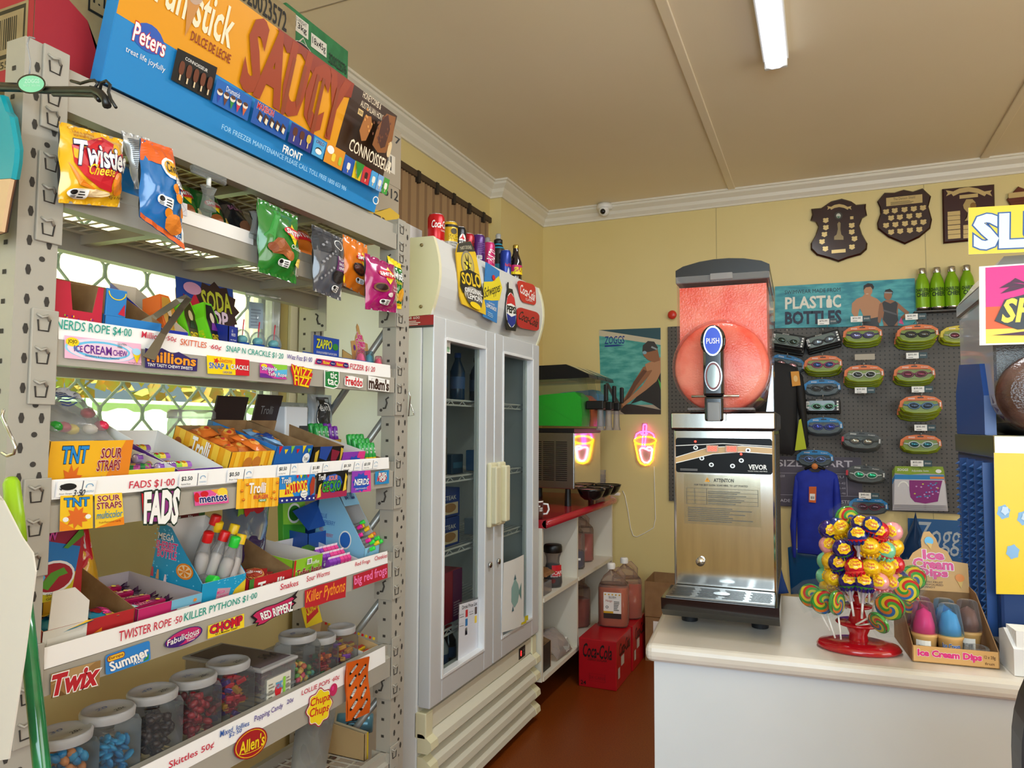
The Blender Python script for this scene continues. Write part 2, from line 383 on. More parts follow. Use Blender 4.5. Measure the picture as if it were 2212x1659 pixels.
# fluorescent batten
f = thing('fluorescent_batten', 'long fluorescent light batten with prismatic cover on the ceiling', 'ceiling light', (-.145, 2.43, ZC))
m = M(); m.box(-.05, -.61, -.03, .05, .61, 0, C('#f0efea', .4), .004); m.box(-.045, .6, -.06, .045, .62, -.005, C('#d8d6d0', .4), .004); m.box(-.045, -.62, -.06, .045, -.6, -.005, C('#d8d6d0', .4), .004); m.build('housing', f)
m = M(); P = [(-.042, -.03), (-.036, -.055), (-.015, -.066), (.015, -.066), (.036, -.055), (.042, -.03)]
m.add([(x, y, z) for y in (-.6, .6) for x, z in P], [(i, i+1, 7+i, 6+i) for i in range(5)], C('#eaf1ff', .4, em=1.15), 0); m.build('diffuser', f)
l = lamp('fluorescent_tube', 'AREA', (-.145, 2.43, ZC-.075), (0, 0, 0), 15, (.93, .97, 1), shape='RECTANGLE', size=.07, size_y=1.18)
# security camera
s = thing('security_camera', 'small white dome security camera on cornice of back wall', 'security camera', px(1, YB-.07, 1306, 448))
m = M(); m.lathe([(0, .02), (.05, .02), (.055, 0), (.05, -.015), (0, -.015)], C('#f2f1ee', .35)); m.build('mount', s)
m = M(); m.ball((0, -.015, -.03), .036, C('#f4f3f0', .3), 16); m.build('housing', s)
m = M(); m.ball((0, -.042, -.04), .019, C('#1a1a1e', .1), 12); m.build('lens', s)

# ================================================================ shelving unit
XS = -1.22; XRR = -1.57
powder = noisy('cream_powder_coat', '#a39d90', '#aaa497', 2, .38)
hole = C('#38332d', .8)
SH = thing('shelving_unit', 'tall cream perforated steel shelving unit full of sweets beside fridge', 'shelf', (-1.4, 1.36, 0))
SH['kind'] = 'thing'
def post(y0, y1, xf, xb, sgn):
    m = M(); t = .004; zt = 2.055
    m.box(xf-.004, y0, 0, xf, y1, zt, powder)                       # face
    yo = y0 if sgn < 0 else y1
    m.box(xb, yo, 0, xf-.004, yo+(t if sgn < 0 else -t), zt, powder)      # side web
    w = y1-y0
    d = D(m, SF(y0, 0, w, zt, xf), .0004); hx = [(.5+.16*cos(a)*0.55, .011*sin(a)) for a in (0, pi)]
    k = 0; z = .06
    while z < zt-.03:
        r = .0085/zt
        d.h = .0004; d.poly([(.30+q*.07, z/zt+e*r) for q, e in ((-.5, 1), (.5, 1), (1, 0), (.5, -1), (-.5, -1), (-1, 0))], hole)
        if k % 2: d.h = .0004; d.poly([(.78+q*.07, z/zt+e*r) for q, e in ((-.5, 1), (.5, 1), (1, 0), (.5, -1), (-.5, -1), (-1, 0))], hole)
        d.h = .0004; d.ell(.62, (z+.022)/zt, .075, .0048/zt, hole, 10)
        z += .05; k += 1
    # square holes in the web that faces the camera
    d = D(m, lambda u, v, h: V((xb+(xf-xb)*u, yo-h*(1 if sgn < 0 else -1)*1, v*zt)), .0004)
    z = .05
    while z < zt-.02:
        d.h = .0004; d.rect(.36, z/zt, .56, (z+.008)/zt, hole); z += .05
    return m.build('post', SH, world=True)
post(.748, .818, XS-.002, XS-.052, -1); post(1.905, 1.980, XS-.002, XS-.052, -1)
post(.748, .818, XRR+.04, XRR, -1); post(1.90, 1.965, XRR+.02, XRR-.03, -1)
BEAM = {1: (1.955, 2.038), 2: (1.782, 1.850), 3: (1.503, 1.578), 4: (1.213, 1.290), 5: (.938, 1.012), 6: (.640, .733), 7: (.335, .41)}
DECK = {1: 2.015, 2: 1.832, 3: 1.553, 4: 1.265, 5: .987, 6: .700, 7: .385}
FB = {}
for k, (z0, z1) in BEAM.items():
    for fx in (0, 1):
        m = M(); x = XS if not fx else XRR+.02; s = 1 if not fx else -1
        ya, yb2 = (.818, 1.905)
        zs = z0+.6*(z1-z0)
        prof = [(0, z0), (0, zs), (-.012, zs+.006), (-.012, z1), (-.03, z1), (-.03, z0)]
        vs = [(x+s*a, y, z) for y in (ya, yb2) for a, z in prof]; n = 6
        m.add(vs, [(i, (i+1) % n, n+(i+1) % n, n+i) for i in range(n)]+[tuple(range(6)), tuple(range(6, 12))], powder)
        for e, (pa, pb, wy) in enumerate(((.776, .822, .826), (1.901, 1.945, 1.897))):   # connector plates with hook tabs
            m.box(x-s*.001, pa, z0-(.07 if k > 1 else .045), x+s*.004, pb, z1+.018, powder, .0015)
            if fx == 0:
                for q in (-.045 if k > 1 else -.025, .012, .068):
                    zc = z0+q
                    yc = (pa+pb)/2-.004
                    m.tube([(x+.004, yc-.012, zc+.016), (x+.010, yc-.006, zc+.010), (x+.009, yc+.004, zc+.014), (x+.004, yc+.010, zc+.006)], .0024, powder, 5)
                    m.tube([(x+.0045, yc-.010, zc+.006), (x+.0045, yc-.008, zc-.012), (x+.0045, yc+.009, zc-.012), (x+.0045, yc+.012, zc+.008)], .0016, hole, 4)
            if e:   # the wing of the plate, turned to the camera
                m.box(x-s*.062, wy, z0-.072, x, wy+.003, z1, powder)
                xx = x-s*.03; m.tube([(xx+s*.010, wy-.0005, z0-.014), (xx, wy-.0005, z0-.020), (xx+s*.004, wy-.0005, z0-.032), (xx-s*.002, wy-.0005, z0-.048), (xx-s*.010, wy-.0005, z0-.048)], .003, hole, 5)
                m.ball((xx-s*.018, wy, z0-.054), .005, hole, 8)
        FB[(k, fx)] = m.build('front_beam' if not fx else 'rear_beam', SH, world=True)
    m = M(); zd = DECK[k]; wire = C('#c8c2b2', .4)
    y = .835
    while y < 1.895: m.box(XRR-.01, y-.0016, zd-.004, XS-.02, y+.0016, zd-.001, wire); y += .028
    x = XRR
    while x < XS-.02: m.box(x-.0025, .82, zd-.009, x+.0025, 1.905, zd-.004, wire); x += .062
    for y in (1.08, 1.36, 1.64): m.box(XRR, y-.012, zd-.03, XS-.03, y+.012, zd-.009, powder)
    m.build('wire_deck', SH, world=True)
m = M()
for ya in (1.925,):
    for k in (7, 6, 5, 4, 3, 2):
        z = BEAM[k][0]; m.tube([(XS-.03, ya, z-.06 if k > 6 else z-.05), (XRR+.02, ya, z-.42)], .011, C('#a8aaa6', .4, .5), 4)
m.build('diagonal_brace', SH, world=True)
m = M(); m.tube([(XS-.05, .77, 1.72), (XRR+.02, .77, 1.30)], .010, powder, 4); m.tube([(XS-.05, .77, 1.2), (XRR+.02, .77, .8)], .010, powder, 4); m.build('diagonal_brace', SH, world=True)
# triangular price ticket ring hanging on the right post
m = M(); p = px(0, XS+.01, 884, 880); m.tube([(p.x, p.y-.005, p.z+.05), (p.x, p.y+.006, p.z+.035), (p.x, p.y-.004, p.z-.028), (p.x, p.y+.03, p.z-.024), (p.x, p.y+.006, p.z+.012)], .0022, STEEL, 6)
m.build('wire_hook', None, 'small bent silver wire hook hanging on right post of shelving', 'hook')
# ================================================================ fridge
XF = -1.27; FY0, FY1 = 2.225, 3.275
FR = thing('display_fridge', 'tall cream two door glass display fridge between shelving and red counter', 'fridge', (-1.57, 2.75, 0))
enam = noisy('white_enamel', '#e9ebec', '#eef0f0', 1.5, .22); cream = C('#e6dfba', .4); frm = C('#d9dbdc', .3, .15)
m = M(); xb = -1.87
m.box(xb, FY0, .12, XF-.05, FY0+.04, 2.08, enam, .004); m.box(xb, FY1-.04, .12, XF-.05, FY1, 2.08, enam, .004)
m.box(xb, FY0+.03, .12, xb+.04, FY1-.03, 2.03, C('#98a4a6', .5)); m.box(xb+.001, FY0+.03, 2.04, XF-.051, FY1-.03, 2.079, enam); m.box(xb+.001, FY0+.03, .121, XF-.06, FY1-.03, .42, enam)
m.build('cabinet', FR, world=True)
m = M()   # curved header panel
P = []
for i in range(9):
    t = i/8; P.append((XF-.055+.075*sin(pi*(.18+.60*t)), 1.80+.285*t))
prof = [(XF-.06, 1.80)]+P+[(XF-.06, 2.085)]; n = len(prof)
m.add([(x, y, z) for y in (FY0-.004, FY1+.004) for x, z in prof], [(i, (i+1) % n, n+(i+1) % n, n+i) for i in range(n)]+[tuple(range(n)), tuple(range(n, 2*n))], C('#d6d6d2', .35))
for y in (FY0-.006, FY1-.012): 
    q = [(XF-.16, 1.795)]+[(x+.004, z) for x, z in P]+[(XF-.16, 2.088)]; k = len(q)
    m.add([(x, yy, z) for yy in (y, y+.018) for x, z in q], [(i, (i+1) % k, k+(i+1) % k, k+i) for i in range(k)]+[tuple(range(k))[::-1], tuple(range(k, 2*k))], cream)
for z in (1.83, 2.055): m.ball((XF-.05, FY0-.007, z), .007, C('#8a7a50', .4, .6), 8)
HEAD = m.build('header', FR, world=True)
def hx(z): t = (z-1.80)/.285; return XF-.055+.075*sin(pi*(.18+.60*t))
m = M(); m.box(XF-.07, FY0+.005, .02, XF-.045, FY1-.005, .42, C('#c9c4b4', .5)); m.box(XF-.05, FY0+.02, .33, XF-.02, FY1-.02, .395, C('#e3ddc8', .45))
for k in range(4):   # louvred kick grille
    z = .315-.078*k; q = [(XF-.05, z+.012), (XF-.03, z+.012), (XF+.004, z-.012), (XF+.008, z-.035), (XF-.008, z-.052), (XF-.05, z-.052)]; n = len(q)
    for ya, yb2, c in ((FY0+.05, FY1-.05, C('#ded8c4', .45)), (FY0, FY0+.05, cream), (FY1-.05, FY1, cream)):
        m.add([(x+(.004 if c is cream else 0), y, zz) for y in (ya, yb2) for x, zz in q], [(i, (i+1) % n, n+(i+1) % n, n+i) for i in range(n)]+[tuple(range(n)), tuple(range(n, 2*n))], c, 0)
m.box(XF-.06, FY0, .31, XF-.012, FY0+.05, .40, cream, .004); m.box(XF-.06, FY1-.05, .31, XF-.012, FY1, .40, cream, .004)
m.build('kick_grille', FR, world=True)
m = M(); q = SF(FY1-.20, .335, .075, .05, XF-.018); d = D(m, q); m.box(XF-.05, FY1-.20, .335, XF-.018, FY1-.125, .385, BLACK, .002)
d.text('8', .2, .25, .38, .75, C('#ff2a2a', .4, em=3)); d.text('SET', .55, .6, .85, .75, C('#999999')); d.text('ON', .55, .3, .8, .45, C('#999999')); m.build('controller', FR, world=True)
GLASS = clear('#e6eeea', .03, .03, '#4a5452')
def door(y0, y1, hs):
    m = M(); z0, z1 = .415, 1.798
    for a in ((y0, z0, y0+.085, z1), (y1-.085, z0, y1, z1), (y0+.085, z0, y1-.085, z0+.085), (y0+.085, z1-.075, y1-.085, z1)): m.box(XF-.048, a[0], a[1], XF, a[2], a[3], frm, .004)
    i = .085
    for a in ((y0+i-.006, z0+i-.006, y0+i+.006, z1-i+.012), (y1-i-.006, z0+i-.006, y1-i+.006, z1-i+.012), (y0+i+.006, z0+i-.006, y1-i-.006, z0+i+.006), (y0+i+.006, z1-.081, y1-i-.006, z1-.069)): m.box(XF-.05, a[0], a[1], XF+.004, a[2], a[3], C('#eceded', .3), .002)
    dr = m.build('door', FR, world=True)
    m = M(); m.quad((XF-.028, y0+.08, z0+.08), (XF-.028, y1-.08, z0+.08), (XF-.028, y1-.08, z1-.07), (XF-.028, y0+.08, z1-.07), GLASS); m.build('door_glass', dr)
    o = bpy.data.objects[-1] if False else None
    m = M()
    for k in range(2): m.box(XF-.046, y0+.1+k*.0, z0+.1, XF-.044, y0+.104, z1-.1, C('#e7eaea', .3, em=0))
    m.box(XF-.045, y1-.10, z0+.09, XF-.032, y1-.088, z1-.08, C('#eef2f2', .4)); m.build('door_seal', dr)
    for ch in dr.children: ch.location = V((0, 0, 0))-V(FR.location)
    ya = y1-.075 if hs > 0 else y0+.005
    m = M(); m.box(XF, ya, .985, XF+.022, ya+.07, 1.25, cream, .008); m.box(XF+.018, ya+.005 if hs > 0 else ya+.02, 1.0, XF+.045, ya+.05 if hs > 0 else ya+.062, 1.235, cream, .006)
    h = m.build('handle', dr); h.location = -V(FR.location)
    m = M(); m.tube([(XF+.002, ya+.035, .83), (XF+.009, ya+.035, .83)], .012, STEEL, 12); m.tube([(XF+.009, ya+.035, .822), (XF+.009, ya+.035, .838)], .002, BLACK, 4); h = m.build('lock', dr); h.location = -V(FR.location)
    return dr
DR1 = door(FY0+.004, 2.748, 1); DR2 = door(2.753, FY1-.004, -1)
m = M()   # decals on door 1 and cabinet side
d = D(m, SF(2.325, 1.675, .07, .055, XF-.024)); d.rect(0, 0, 1, 1, PAPER); d.poly([(.1, .6), (.3, .9), (.45, .6)], C('#2f7a3c')); d.rect(.1, .1, .9, .45, C('#9cc8a2'))
o = m.build('energy_sticker', DR1); o.location = -V(FR.location)
m = M(); d = D(m, lambda u, v, h: V((-1.46+.19*u, FY0-h, 1.755+.08*v))); d.rect(0, 0, 1, 1, C('#f0eeee')); d.rect(0, 0, 1, .55, C('#a8242c')); d.rect(0, 0, 1, .1, C('#3a3a3c'))
d.text('Switched On Electrical', .12, .76, .95, .92, C('#8a1a20')); d.text('0488 068 600', .15, .4, .7, .52, PAPER); d.lines(.1, .14, .85, .36, 3, PAPER); d.ell(.07, .6, .05, .12, C('#55201e')); m.build('service_sticker', FR, world=True)
for z in (.62, .92, 1.2, 1.5):
    m = M()
    for ya, yb2 in ((FY0+.05, 2.74), (2.76, FY1-.05)):
        for k in range(18): x = xb+.06+k*.026; m.box(x-.0015, ya, z, x+.0015, yb2, z+.003, C('#d8dadb', .35))
        m.box(XF-.065, ya, z-.02, XF-.06, yb2, z-.014, C('#e7e9ea', .35)); m.box(XF-.065, ya, z, XF-.06, yb2, z+.006, C('#e7e9ea', .35))
        for k in range(4): y = ya+.1*k; m.tube([(XF-.0625, y, z), (XF-.0625, y+.03, z-.017), (XF-.0625, y+.07, z-.017), (XF-.0625, y+.1, z)], .002, C('#e7e9ea', .35), 4)
    m.build('wire_shelf', FR, world=True)
# ================================================================ red counter with open cubbies
XC = -1.24; cw = C('#e6e0cf', .5)
RC = thing('red_counter', 'red topped cream counter with open shelves between fridge and back wall', 'counter', (-1.55, 4, 0))
m = M(); P = [(-1.815, 3.29), (XC, 3.29), (XC, 4.50)]+[(XC-.18+.18*cos(a), 4.50+.20*sin(a)) for a in [pi/2*i/6 for i in range(1, 7)]]+[(-1.815, 4.70)]
m.prism(P, lambda u, v, h: V((u, v, h)), .905, .945, C('#b02430', .25, coat=.4)); m.tube([(p[0], p[1], .925) for p in P[1:-1]], .0205, C('#b02430', .25, coat=.4), 8); m.build('worktop', RC, world=True)
m = M(); xb2 = -1.80
m.box(xb2, 3.835, .17, XC-.02, 3.853, .905, cw); m.box(xb2, 3.29, .17, XC-.02, 3.308, .905, cw); m.box(xb2, 4.55, .17, XC-.02, 4.57, .905, cw); m.box(xb2, 4.59, 0, XC-.10, 4.63, .905, C('#ddd4ae', .5))
m.box(xb2-.012, 3.29, .17, xb2, 4.57, .905, cw); m.build('carcass', RC, world=True)
m = M(); m.box(xb2, 3.308, .545, XC-.015, 3.835, .565, cw); m.build('shelf', RC, world=True)
m = M(); m.box(xb2, 3.853, .545, XC-.015, 4.55, .565, cw); m.build('shelf', RC, world=True)
m = M(); m.box(xb2, 3.308, .17, XC-.015, 4.57, .19, cw); m.build('bottom_shelf', RC, world=True)
m = M(); m.box(xb2, 3.4, 0, -1.55, 4.5, .17, C('#221a14', .8)); m.build('plinth', RC, world=True)
# ================================================================ white serving counter
CZ = .88; CA = radians(4.7)
CT = thing('serving_counter', 'white painted serving counter with rounded worn top under slush machine', 'counter', (-.40, 1.735, 0), (0, 0, CA))
wp = noisy('white_counter_paint', '#d3d9dc', '#dadfe2', 2.5, .45, bump=.08, bscale=14)
m = M(); m.box(0, 0, CZ-.042, 1.9, .66, CZ, noisy('grey_worn_top', '#d0c9bd', '#dcd6cb', 3.5, .28, lo=.3, hi=.6), .016, seg=3); m.build('worktop', CT)
m = M(); m.box(.018, .03, 0, .80, .62, CZ-.042, wp); m.build('front_panel', CT)
m = M(); m.box(.80, .05, 0, 1.85, .62, CZ-.042, C('#3e4347', .6)); m.build('side_carcass', CT)
# ================================================================ price strips and stickers on the shelf beams
XP = XS+.0022
strip_m = C('#f4f2ee', .45)
INK = {'t': C('#1c9a86', .6), 'r': C('#c9213c', .6), 'o': C('#d9602c', .6), 'p': C('#53388f', .6), 'b': C('#2b5aa8', .6), 'k': C('#1b1b1e', .6)}
Y_ = C('#f7d417', .35); R_ = C('#cf1f2b', .35); B_ = C('#1a4fb0', .35); N_ = C('#1d2370', .35); G_ = C('#2e8b34', .35); O_ = C('#ef8a1c', .35); PK = C('#e23a86', .35); PU = C('#6b2a8c', .35); BR = C('#4a2a18', .4); W_ = C('#f6f5f0', .35); LB = C('#58b6e0', .35); LG = C('#8ccb3f', .35); K_ = C('#131313', .4); GD = C('#c9922e', .35); MR = C('#8e1220', .35)
STRIP = {}
for k, (a, b) in {3: (1.548, 1.587), 4: (1.270, 1.304), 5: (.984, 1.020), 6: (.690, .738)}.items():
    m = M(); y1 = 1.872 if k != 6 else 1.868
    m.quad((XP-.001, .824, a), (XP-.001, y1, a), (XP-.003, y1, b), (XP-.003, .824, b), strip_m, .0008)
    for s in ({3: [('NERDS ROPE $4·00', 't', (120, 688), (284, 711), (284, 730), (120, 713)), ('Million', 'r', (305, 715), (347, 722), (347, 735), (305, 729)), ('·50¢', 'r', (358, 725), (381, 729), (381, 741), (358, 737)), ('SKITTLES', 'o', (389, 731), (446, 740), (446, 752), (389, 745)), ('·60¢', 'r', (452, 743), (478, 747), (478, 759), (452, 755)), ('SNAP N CRACKLE $1·20', 't', (488, 746), (612, 764), (612, 777), (488, 761)), ('Wizz Fizz $1·00', 'p', (620, 765), (674, 772), (674, 784), (620, 776)), ('FIZZER $1·20', 'r', (756, 785), (810, 793), (810, 805), (756, 799))],
               4: [('FADS $1·00', 'r', (278, 1040), (377, 1033), (377, 1051), (278, 1058))],
               5: [('TWISTER ROPE ·50', 'r', (257, 1364), (393, 1329), (393, 1343), (257, 1386)), ('KILLER PYTHONS $1·00', 't', (397, 1325), (555, 1279), (555, 1293), (397, 1345)), ('Snakes', 'r', (605, 1262), (644, 1252), (644, 1264), (605, 1275)), ('Sour Worms', 'r', (662, 1245), (712, 1231), (712, 1241), (662, 1257)), ('Red Frogs', 'r', (767, 1215), (799, 1207), (799, 1217), (767, 1226)), ('Cheekies', 'r', (809, 1202), (836, 1195), (836, 1204), (809, 1211))],
               6: [('Skittles 50¢', 'r', (363, 1646), (462, 1601), (463, 1616), (365, 1664)), ('Mixed', 'b', (475, 1579), (503, 1569), (503, 1580), (475, 1593)), ('lollies', 'b', (510, 1567), (538, 1556), (538, 1567), (510, 1577)), ('$2·50', 'b', (494, 1585), (522, 1573), (522, 1582), (494, 1595)), ('Popping Candy', 'p', (549, 1547), (611, 1517), (611, 1531), (549, 1563)), ('20¢', 'p', (619, 1512), (634, 1506), (634, 1516), (619, 1524)), ('LOLLIE POPS ·60¢', 'r', (651, 1492), (733, 1457), (733, 1468), (651, 1505))]}[k]):
        D(m, PQ(0, XP-.0005, *s[2:]), .0006).text(s[0], 0, 0, 1, 1, INK[s[1]], b=.012, sh=.12)
    STRIP[k] = m.build('price_strip', FB[(k, 0)], world=True); STRIP[k].location = -V(SH.location)
def tagcard(k, q, price, sub, scr=0):
    m = M(); F = PQ(0, XP+.0012, *q); d = D(m, F, .0002); d.rect(0, 0, 1, 1, C('#e9e8ee', .3)); d.rect(.02, .02, .63, .98, PAPER); d.rect(.66, .02, .98, .98, PAPER); d.rect(.635, 0, .655, 1, C('#55555f'))
    d.text(price, .08, .42, .45, .78, K_, b=.02); d.text(sub, .08, .12, .4, .26, C('#55555a')); d.ring(.82, .6, .1, .2, .25, C('#6f9fc4'), 16, 0, 3.6); d.text('CHARLEVILLE', .70, .22, .95, .34, C('#6f9fc4'))
    if scr: d.ell(.28, .64, .2, .22, K_); d.text('3·50', .42, .0, .72, .42, C('#20242e'), b=.02, sh=.2)
    o = m.build('price_ticket', FB[(k, 0)]); m = None; 
    o.data.transform(Matrix.Translation(-V(SH.location)))
tagcard(4, ((123, 1040), (210, 1037), (203, 1069), (118, 1075)), '$3.00', 'Sour Straps', 1)
tagcard(4, ((387, 1024), (449, 1021), (446, 1047), (385, 1052)), '$2.50', 'Rainbow Mentos')
tagcard(4, ((491, 1015), (548, 1012), (543, 1038), (489, 1042)), '$0.50', 'Burger Trolli')
tagcard(4, ((600, 1004), (643, 1001), (640, 1025), (597, 1029)), '$0.50', 'Hot Dog Trolli')
tagcard(4, ((673, 1003), (711, 1000), (708, 1021), (670, 1024)), '$1.80', 'Sour Gecko Trolli')
tagcard(4, ((741, 999), (779, 997), (776, 1015), (737, 1019)), '$1.50', 'Nerds')
tagcard(4, ((785, 996), (818, 993), (815, 1011), (782, 1015)), '$3.50', 'Push Pop')
def sticker(k, q, draw, a=None, lab=None):
    m = M(); F = PQ(0, XP+.0016, *q)
    d = D(m, F, .0004, .0002); draw(d); o = m.build('sticker', FB[(k, 0)], lab); o.data.transform(Matrix.Translation(-V(SH.location))); return o
RC0 = [(0, 0), (1, 0), (1, 1), (0, 1)]
def f(d):
    d.rect(0, 0, 1, 1, C('#f3b6cf'))
    for ru, rv, c in ((.52, .62, '#8fd0ea'), (.44, .50, '#f6d6e4'), (.37, .40, '#6cc0e4')): d.ell(.47, .5, min(ru, .47), min(rv, .5), C(c), 28)
    d.ell(.48, .5, .33, .3, C('#f7cfe0'), 28); d.ell(.09, .74, .08, .2, Y_); d.text('JOJO', .035, .64, .145, .84, K_, b=.03)
    d.text('ICE', .11, .33, .21, .6, PU, b=.03); d.text('CREAM', .225, .3, .58, .68, PU, PAPER, .03, .04); d.text('CHEW', .60, .32, .79, .58, PU, b=.03); d.text('Strawberry & Caramel Flavoured', .24, .12, .68, .24, N_); d.text('GLUTEN\nFREE', .66, .68, .78, .92, K_)
    d.poly([(.87, .5), (.98, .5), (.92, .05)], Y_); d.ell(.92, .6, .06, .16, C('#a5d8ef')); d.text('Net Weight 24 x 15g', .8, .02, .99, .1, K_)
sticker(3, ((139, 724), (304, 743), (305, 789), (139, 773)), f)
def f(d):
    d.poly([(0, 0), (1, .02), (1, .78), (.86, .74), (.62, 1.0), (.5, .86), (.3, 1.05), (.2, .86), (0, .92)], C('#2c1c62'))
    d.text('millions', .04, .32, .96, .84, C('#f59a1e'), C('#1b0f45'), .04, .05); d.text('TINY TASTY CHEWY SWEETS', .04, .08, .9, .24, W_, b=.02)
sticker(3, ((313, 748), (427, 767), (425, 803), (313, 794)), f)
def f(d):
    d.rect(0, 0, .66, 1, Y_); d.rect(.655, 0, 1, 1, R_); d.text('Saxtons', .28, .68, .58, .95, R_, sh=.2); d.text('SNAP', .04, .3, .38, .62, B_, W_, .04, .03); d.text('&', .42, .32, .48, .58, B_, b=.03); d.text('CRACKLE', .53, .34, .97, .62, W_, C('#8a4a10'), .03, .03); d.text('CHEW BAR', .34, .06, .56, .2, BR, W_); d.poly(star(.2, .74, .2, .08, 5, 2.5), R_)
sticker(3, ((446, 767), (538, 778), (538, 812), (448, 807)), f)
def f(d):
    d.rect(0, 0, 1, 1, C('#c93a9a')); d.poly([(.4, 1), (1, 1), (1, .1)], LG); d.poly([(.5, .55), (1, .7), (1, .2), (.6, .1)], LB); d.poly([(0, 0), (.5, 0), (.2, .3), (0, .3)], PU); d.ell(.14, .82, .11, .14, Y_); d.text('Stripple', .06, .45, .6, .8, W_, B_, .06, .03, .2); d.text('Taffy Rope', .28, .1, .96, .42, W_, C('#8e1a6a'), .05, .02, .1)
sticker(3, ((561, 784), (620, 789), (619, 820), (561, 815)), f)
def f(d):
    d.poly([(.04, 1), (.3, .93), (.55, 1), (.75, .9), (1, .75), (.92, .3), (.88, 0), (.5, .06), (.1, 0), (.08, .4), (0, .7)], R_); d.text('WIZZ', .06, .5, .94, .94, Y_, MR, .05, .04); d.text('FIZZ', .14, .06, .86, .5, Y_, MR, .05, .04)
sticker(3, ((627, 785), (677, 797), (671, 840), (630, 832)), f)
def leaf(s): return [(s, 1-s), (s, s), (s*2, s), (.6, s), (.85, .12+s), (1-s, .4), (1-s, 1-s), (.4, 1-s), (.12, .88)]
def f(d): d.poly(leaf(0), W_); d.poly(leaf(.06), C('#1d7a3a')); d.text('tic', .38, .56, .82, .9, W_, b=.03); d.text('tac', .2, .2, .84, .52, W_, b=.03)
sticker(3, ((700, 798), (733, 801), (733, 843), (700, 836)), f)
def f(d): d.poly([(0, .1), (.2, 0), (.5, .06), (.8, -.02), (1, .12), (.97, .6), (1, .9), (.7, .95), (.4, 1.02), (.1, .95), (0, .7)], W_); d.text('Freddo', .06, .16, .95, .88, R_, MR, .015, .04)
sticker(3, ((744, 810), (784, 816), (784, 839), (744, 834)), f)
def f(d): d.rect(0, 0, 1, 1, W_); d.text("m&m's", .04, .1, .97, .92, C('#3a2016'), C('#e9e4dc'), .05, .07); d.ring(.5, .5, .49, .49, .03, C('#3a2016'), 4, pi/4, pi/4+2*pi)
sticker(3, ((795, 811), (841, 821), (840, 847), (795, 841)), f)
def tnt(d):
    d.rect(0, 0, 1, 1, C('#f5c518')); d.poly([(0, 0), (.5, 0), (0, .3)], O_); d.text('TNT', .12, .68, .88, .92, C('#1f86cf'), K_, .05, .05)
    d.poly(star(.5, .36, .34, .2, 9, .95, .3), C('#e06a1c')); d.ell(.16, .32, .09, .07, W_, 12); d.ell(.84, .36, .09, .07, W_, 12)
sticker(4, ((130, 1071), (200, 1068), (200, 1141), (128, 1148)), tnt)
def sour(d): d.rect(0, 0, 1, 1, C('#f6cf2e')); d.poly([(0, 0), (1, 0), (1, .25)], O_); d.text('SOUR', .1, .78, .9, .95, MR, W_, .04, .04); d.text('STRAPS', .06, .55, .94, .74, MR, W_, .04, .04); d.text('multicolor', .04, .26, .96, .48, C('#2d86b8'), b=.01, sh=.25); d.text('Fruit Flavoured Candy', .12, .1, .88, .18, MR)
sticker(4, ((204, 1068), (263, 1064), (268, 1133), (205, 1141)), sour)
def f(d):
    d.poly([(0, 1), (.2, .92), (.45, .96), (.7, .93), (.95, 1.0), (1, .85), (.94, .2), (.85, .02), (.55, .06), (.3, -.02), (.04, .02)], C('#1a1210')); d.poly([(.05, .93), (.2, .88), (.95, .93), (.88, .1), (.1, .07)], C('#8c2a7c')); d.poly([(.02, .95), (.1, .9), (.1, .1), (.05, .06)], R_)
    d.text('FADS', .07, .06, .95, .92, W_, C('#14301c'), .07, .09, .1)
sticker(4, ((303, 1062), (391, 1052), (386, 1133), (305, 1132)), f)
def f(d): d.rect(0, 0, 1, 1, C('#e2559a')); d.poly([(.5, 1), (1, 1), (1, .4), (.8, .45)], C('#f0a23a')); d.ell(.85, .75, .16, .3, C('#f3d13a')); d.ell(.3, .78, .12, .2, R_); d.ell(.07, .6, .08, .35, R_); d.text('mentos', .14, .18, .95, .6, N_, W_, .07, .05)
sticker(4, ((418, 1063), (489, 1054), (494, 1086), (421, 1093)), f)
def burger(d):
    d.rect(0, 0, 1, 1, C('#f2ad1c'))
    for k in range(6): d.rect(k/6, 0, k/6+.08, 1, C('#f7c23a'))
    d.text('Trolli', .27, .5, .66, .84, W_, C('#c9780e'), .04, .05, .1); d.text('PARTY', .42, .44, .6, .51, BR); d.text('BURGER', .38, .3, .73, .43, R_, C('#f4d77a'), .03, .03); d.rect(.5, .2, .68, .28, G_); d.text('MINIS', .52, .21, .66, .27, W_, b=.02)
    for u, v in ((.1, .6), (.14, .3), (.86, .5), (.9, .26), (.8, .3), (.2, .8), (.92, .82)): d.ell(u, v, .035, .05, C('#a8551c'), 10); d.ell(u, v+.01, .035, .03, O_, 10)
sticker(4, ((512, 1035), (603, 1031), (600, 1093), (509, 1100)), burger)
def hotdog(d):
    d.rect(0, 0, 1, 1, C('#2a86cf')); d.rect(0, 0, 1, .22, C('#1b2a7e')); d.poly([(.0, .22), (.4, .22), (.3, .5), (0, .5)], C('#f4d026')); d.poly([(.14, .3), (.74, .45), (.78, .8), (.18, .65)], R_)
    d.text('HOT DOG', .18, .36, .76, .76, C('#f6d83a'), C('#7c1010'), .03, .06, 0, .1); d.text('Trolli', .04, .72, .3, .93, W_, N_, .05, .04, .1)
    for k in range(8): d.poly(star(.07+k*.125, .1, .05, .022, 5, 1.35, pi/2), W_)
    d.ell(.66, .28, .1, .14, W_); d.text('Yuma!\nYuma!', .58, .19, .74, .37, K_, rot=.2); d.poly([(.84, .2), (.95, .3), (.97, .85), (.9, .93), (.82, .6)], C('#a8381c'))
    for k, c in enumerate((R_, Y_, G_, R_)): d.poly([(.42+.1*k, 1), (.5+.1*k, 1), (.46+.1*k, .86)], c)
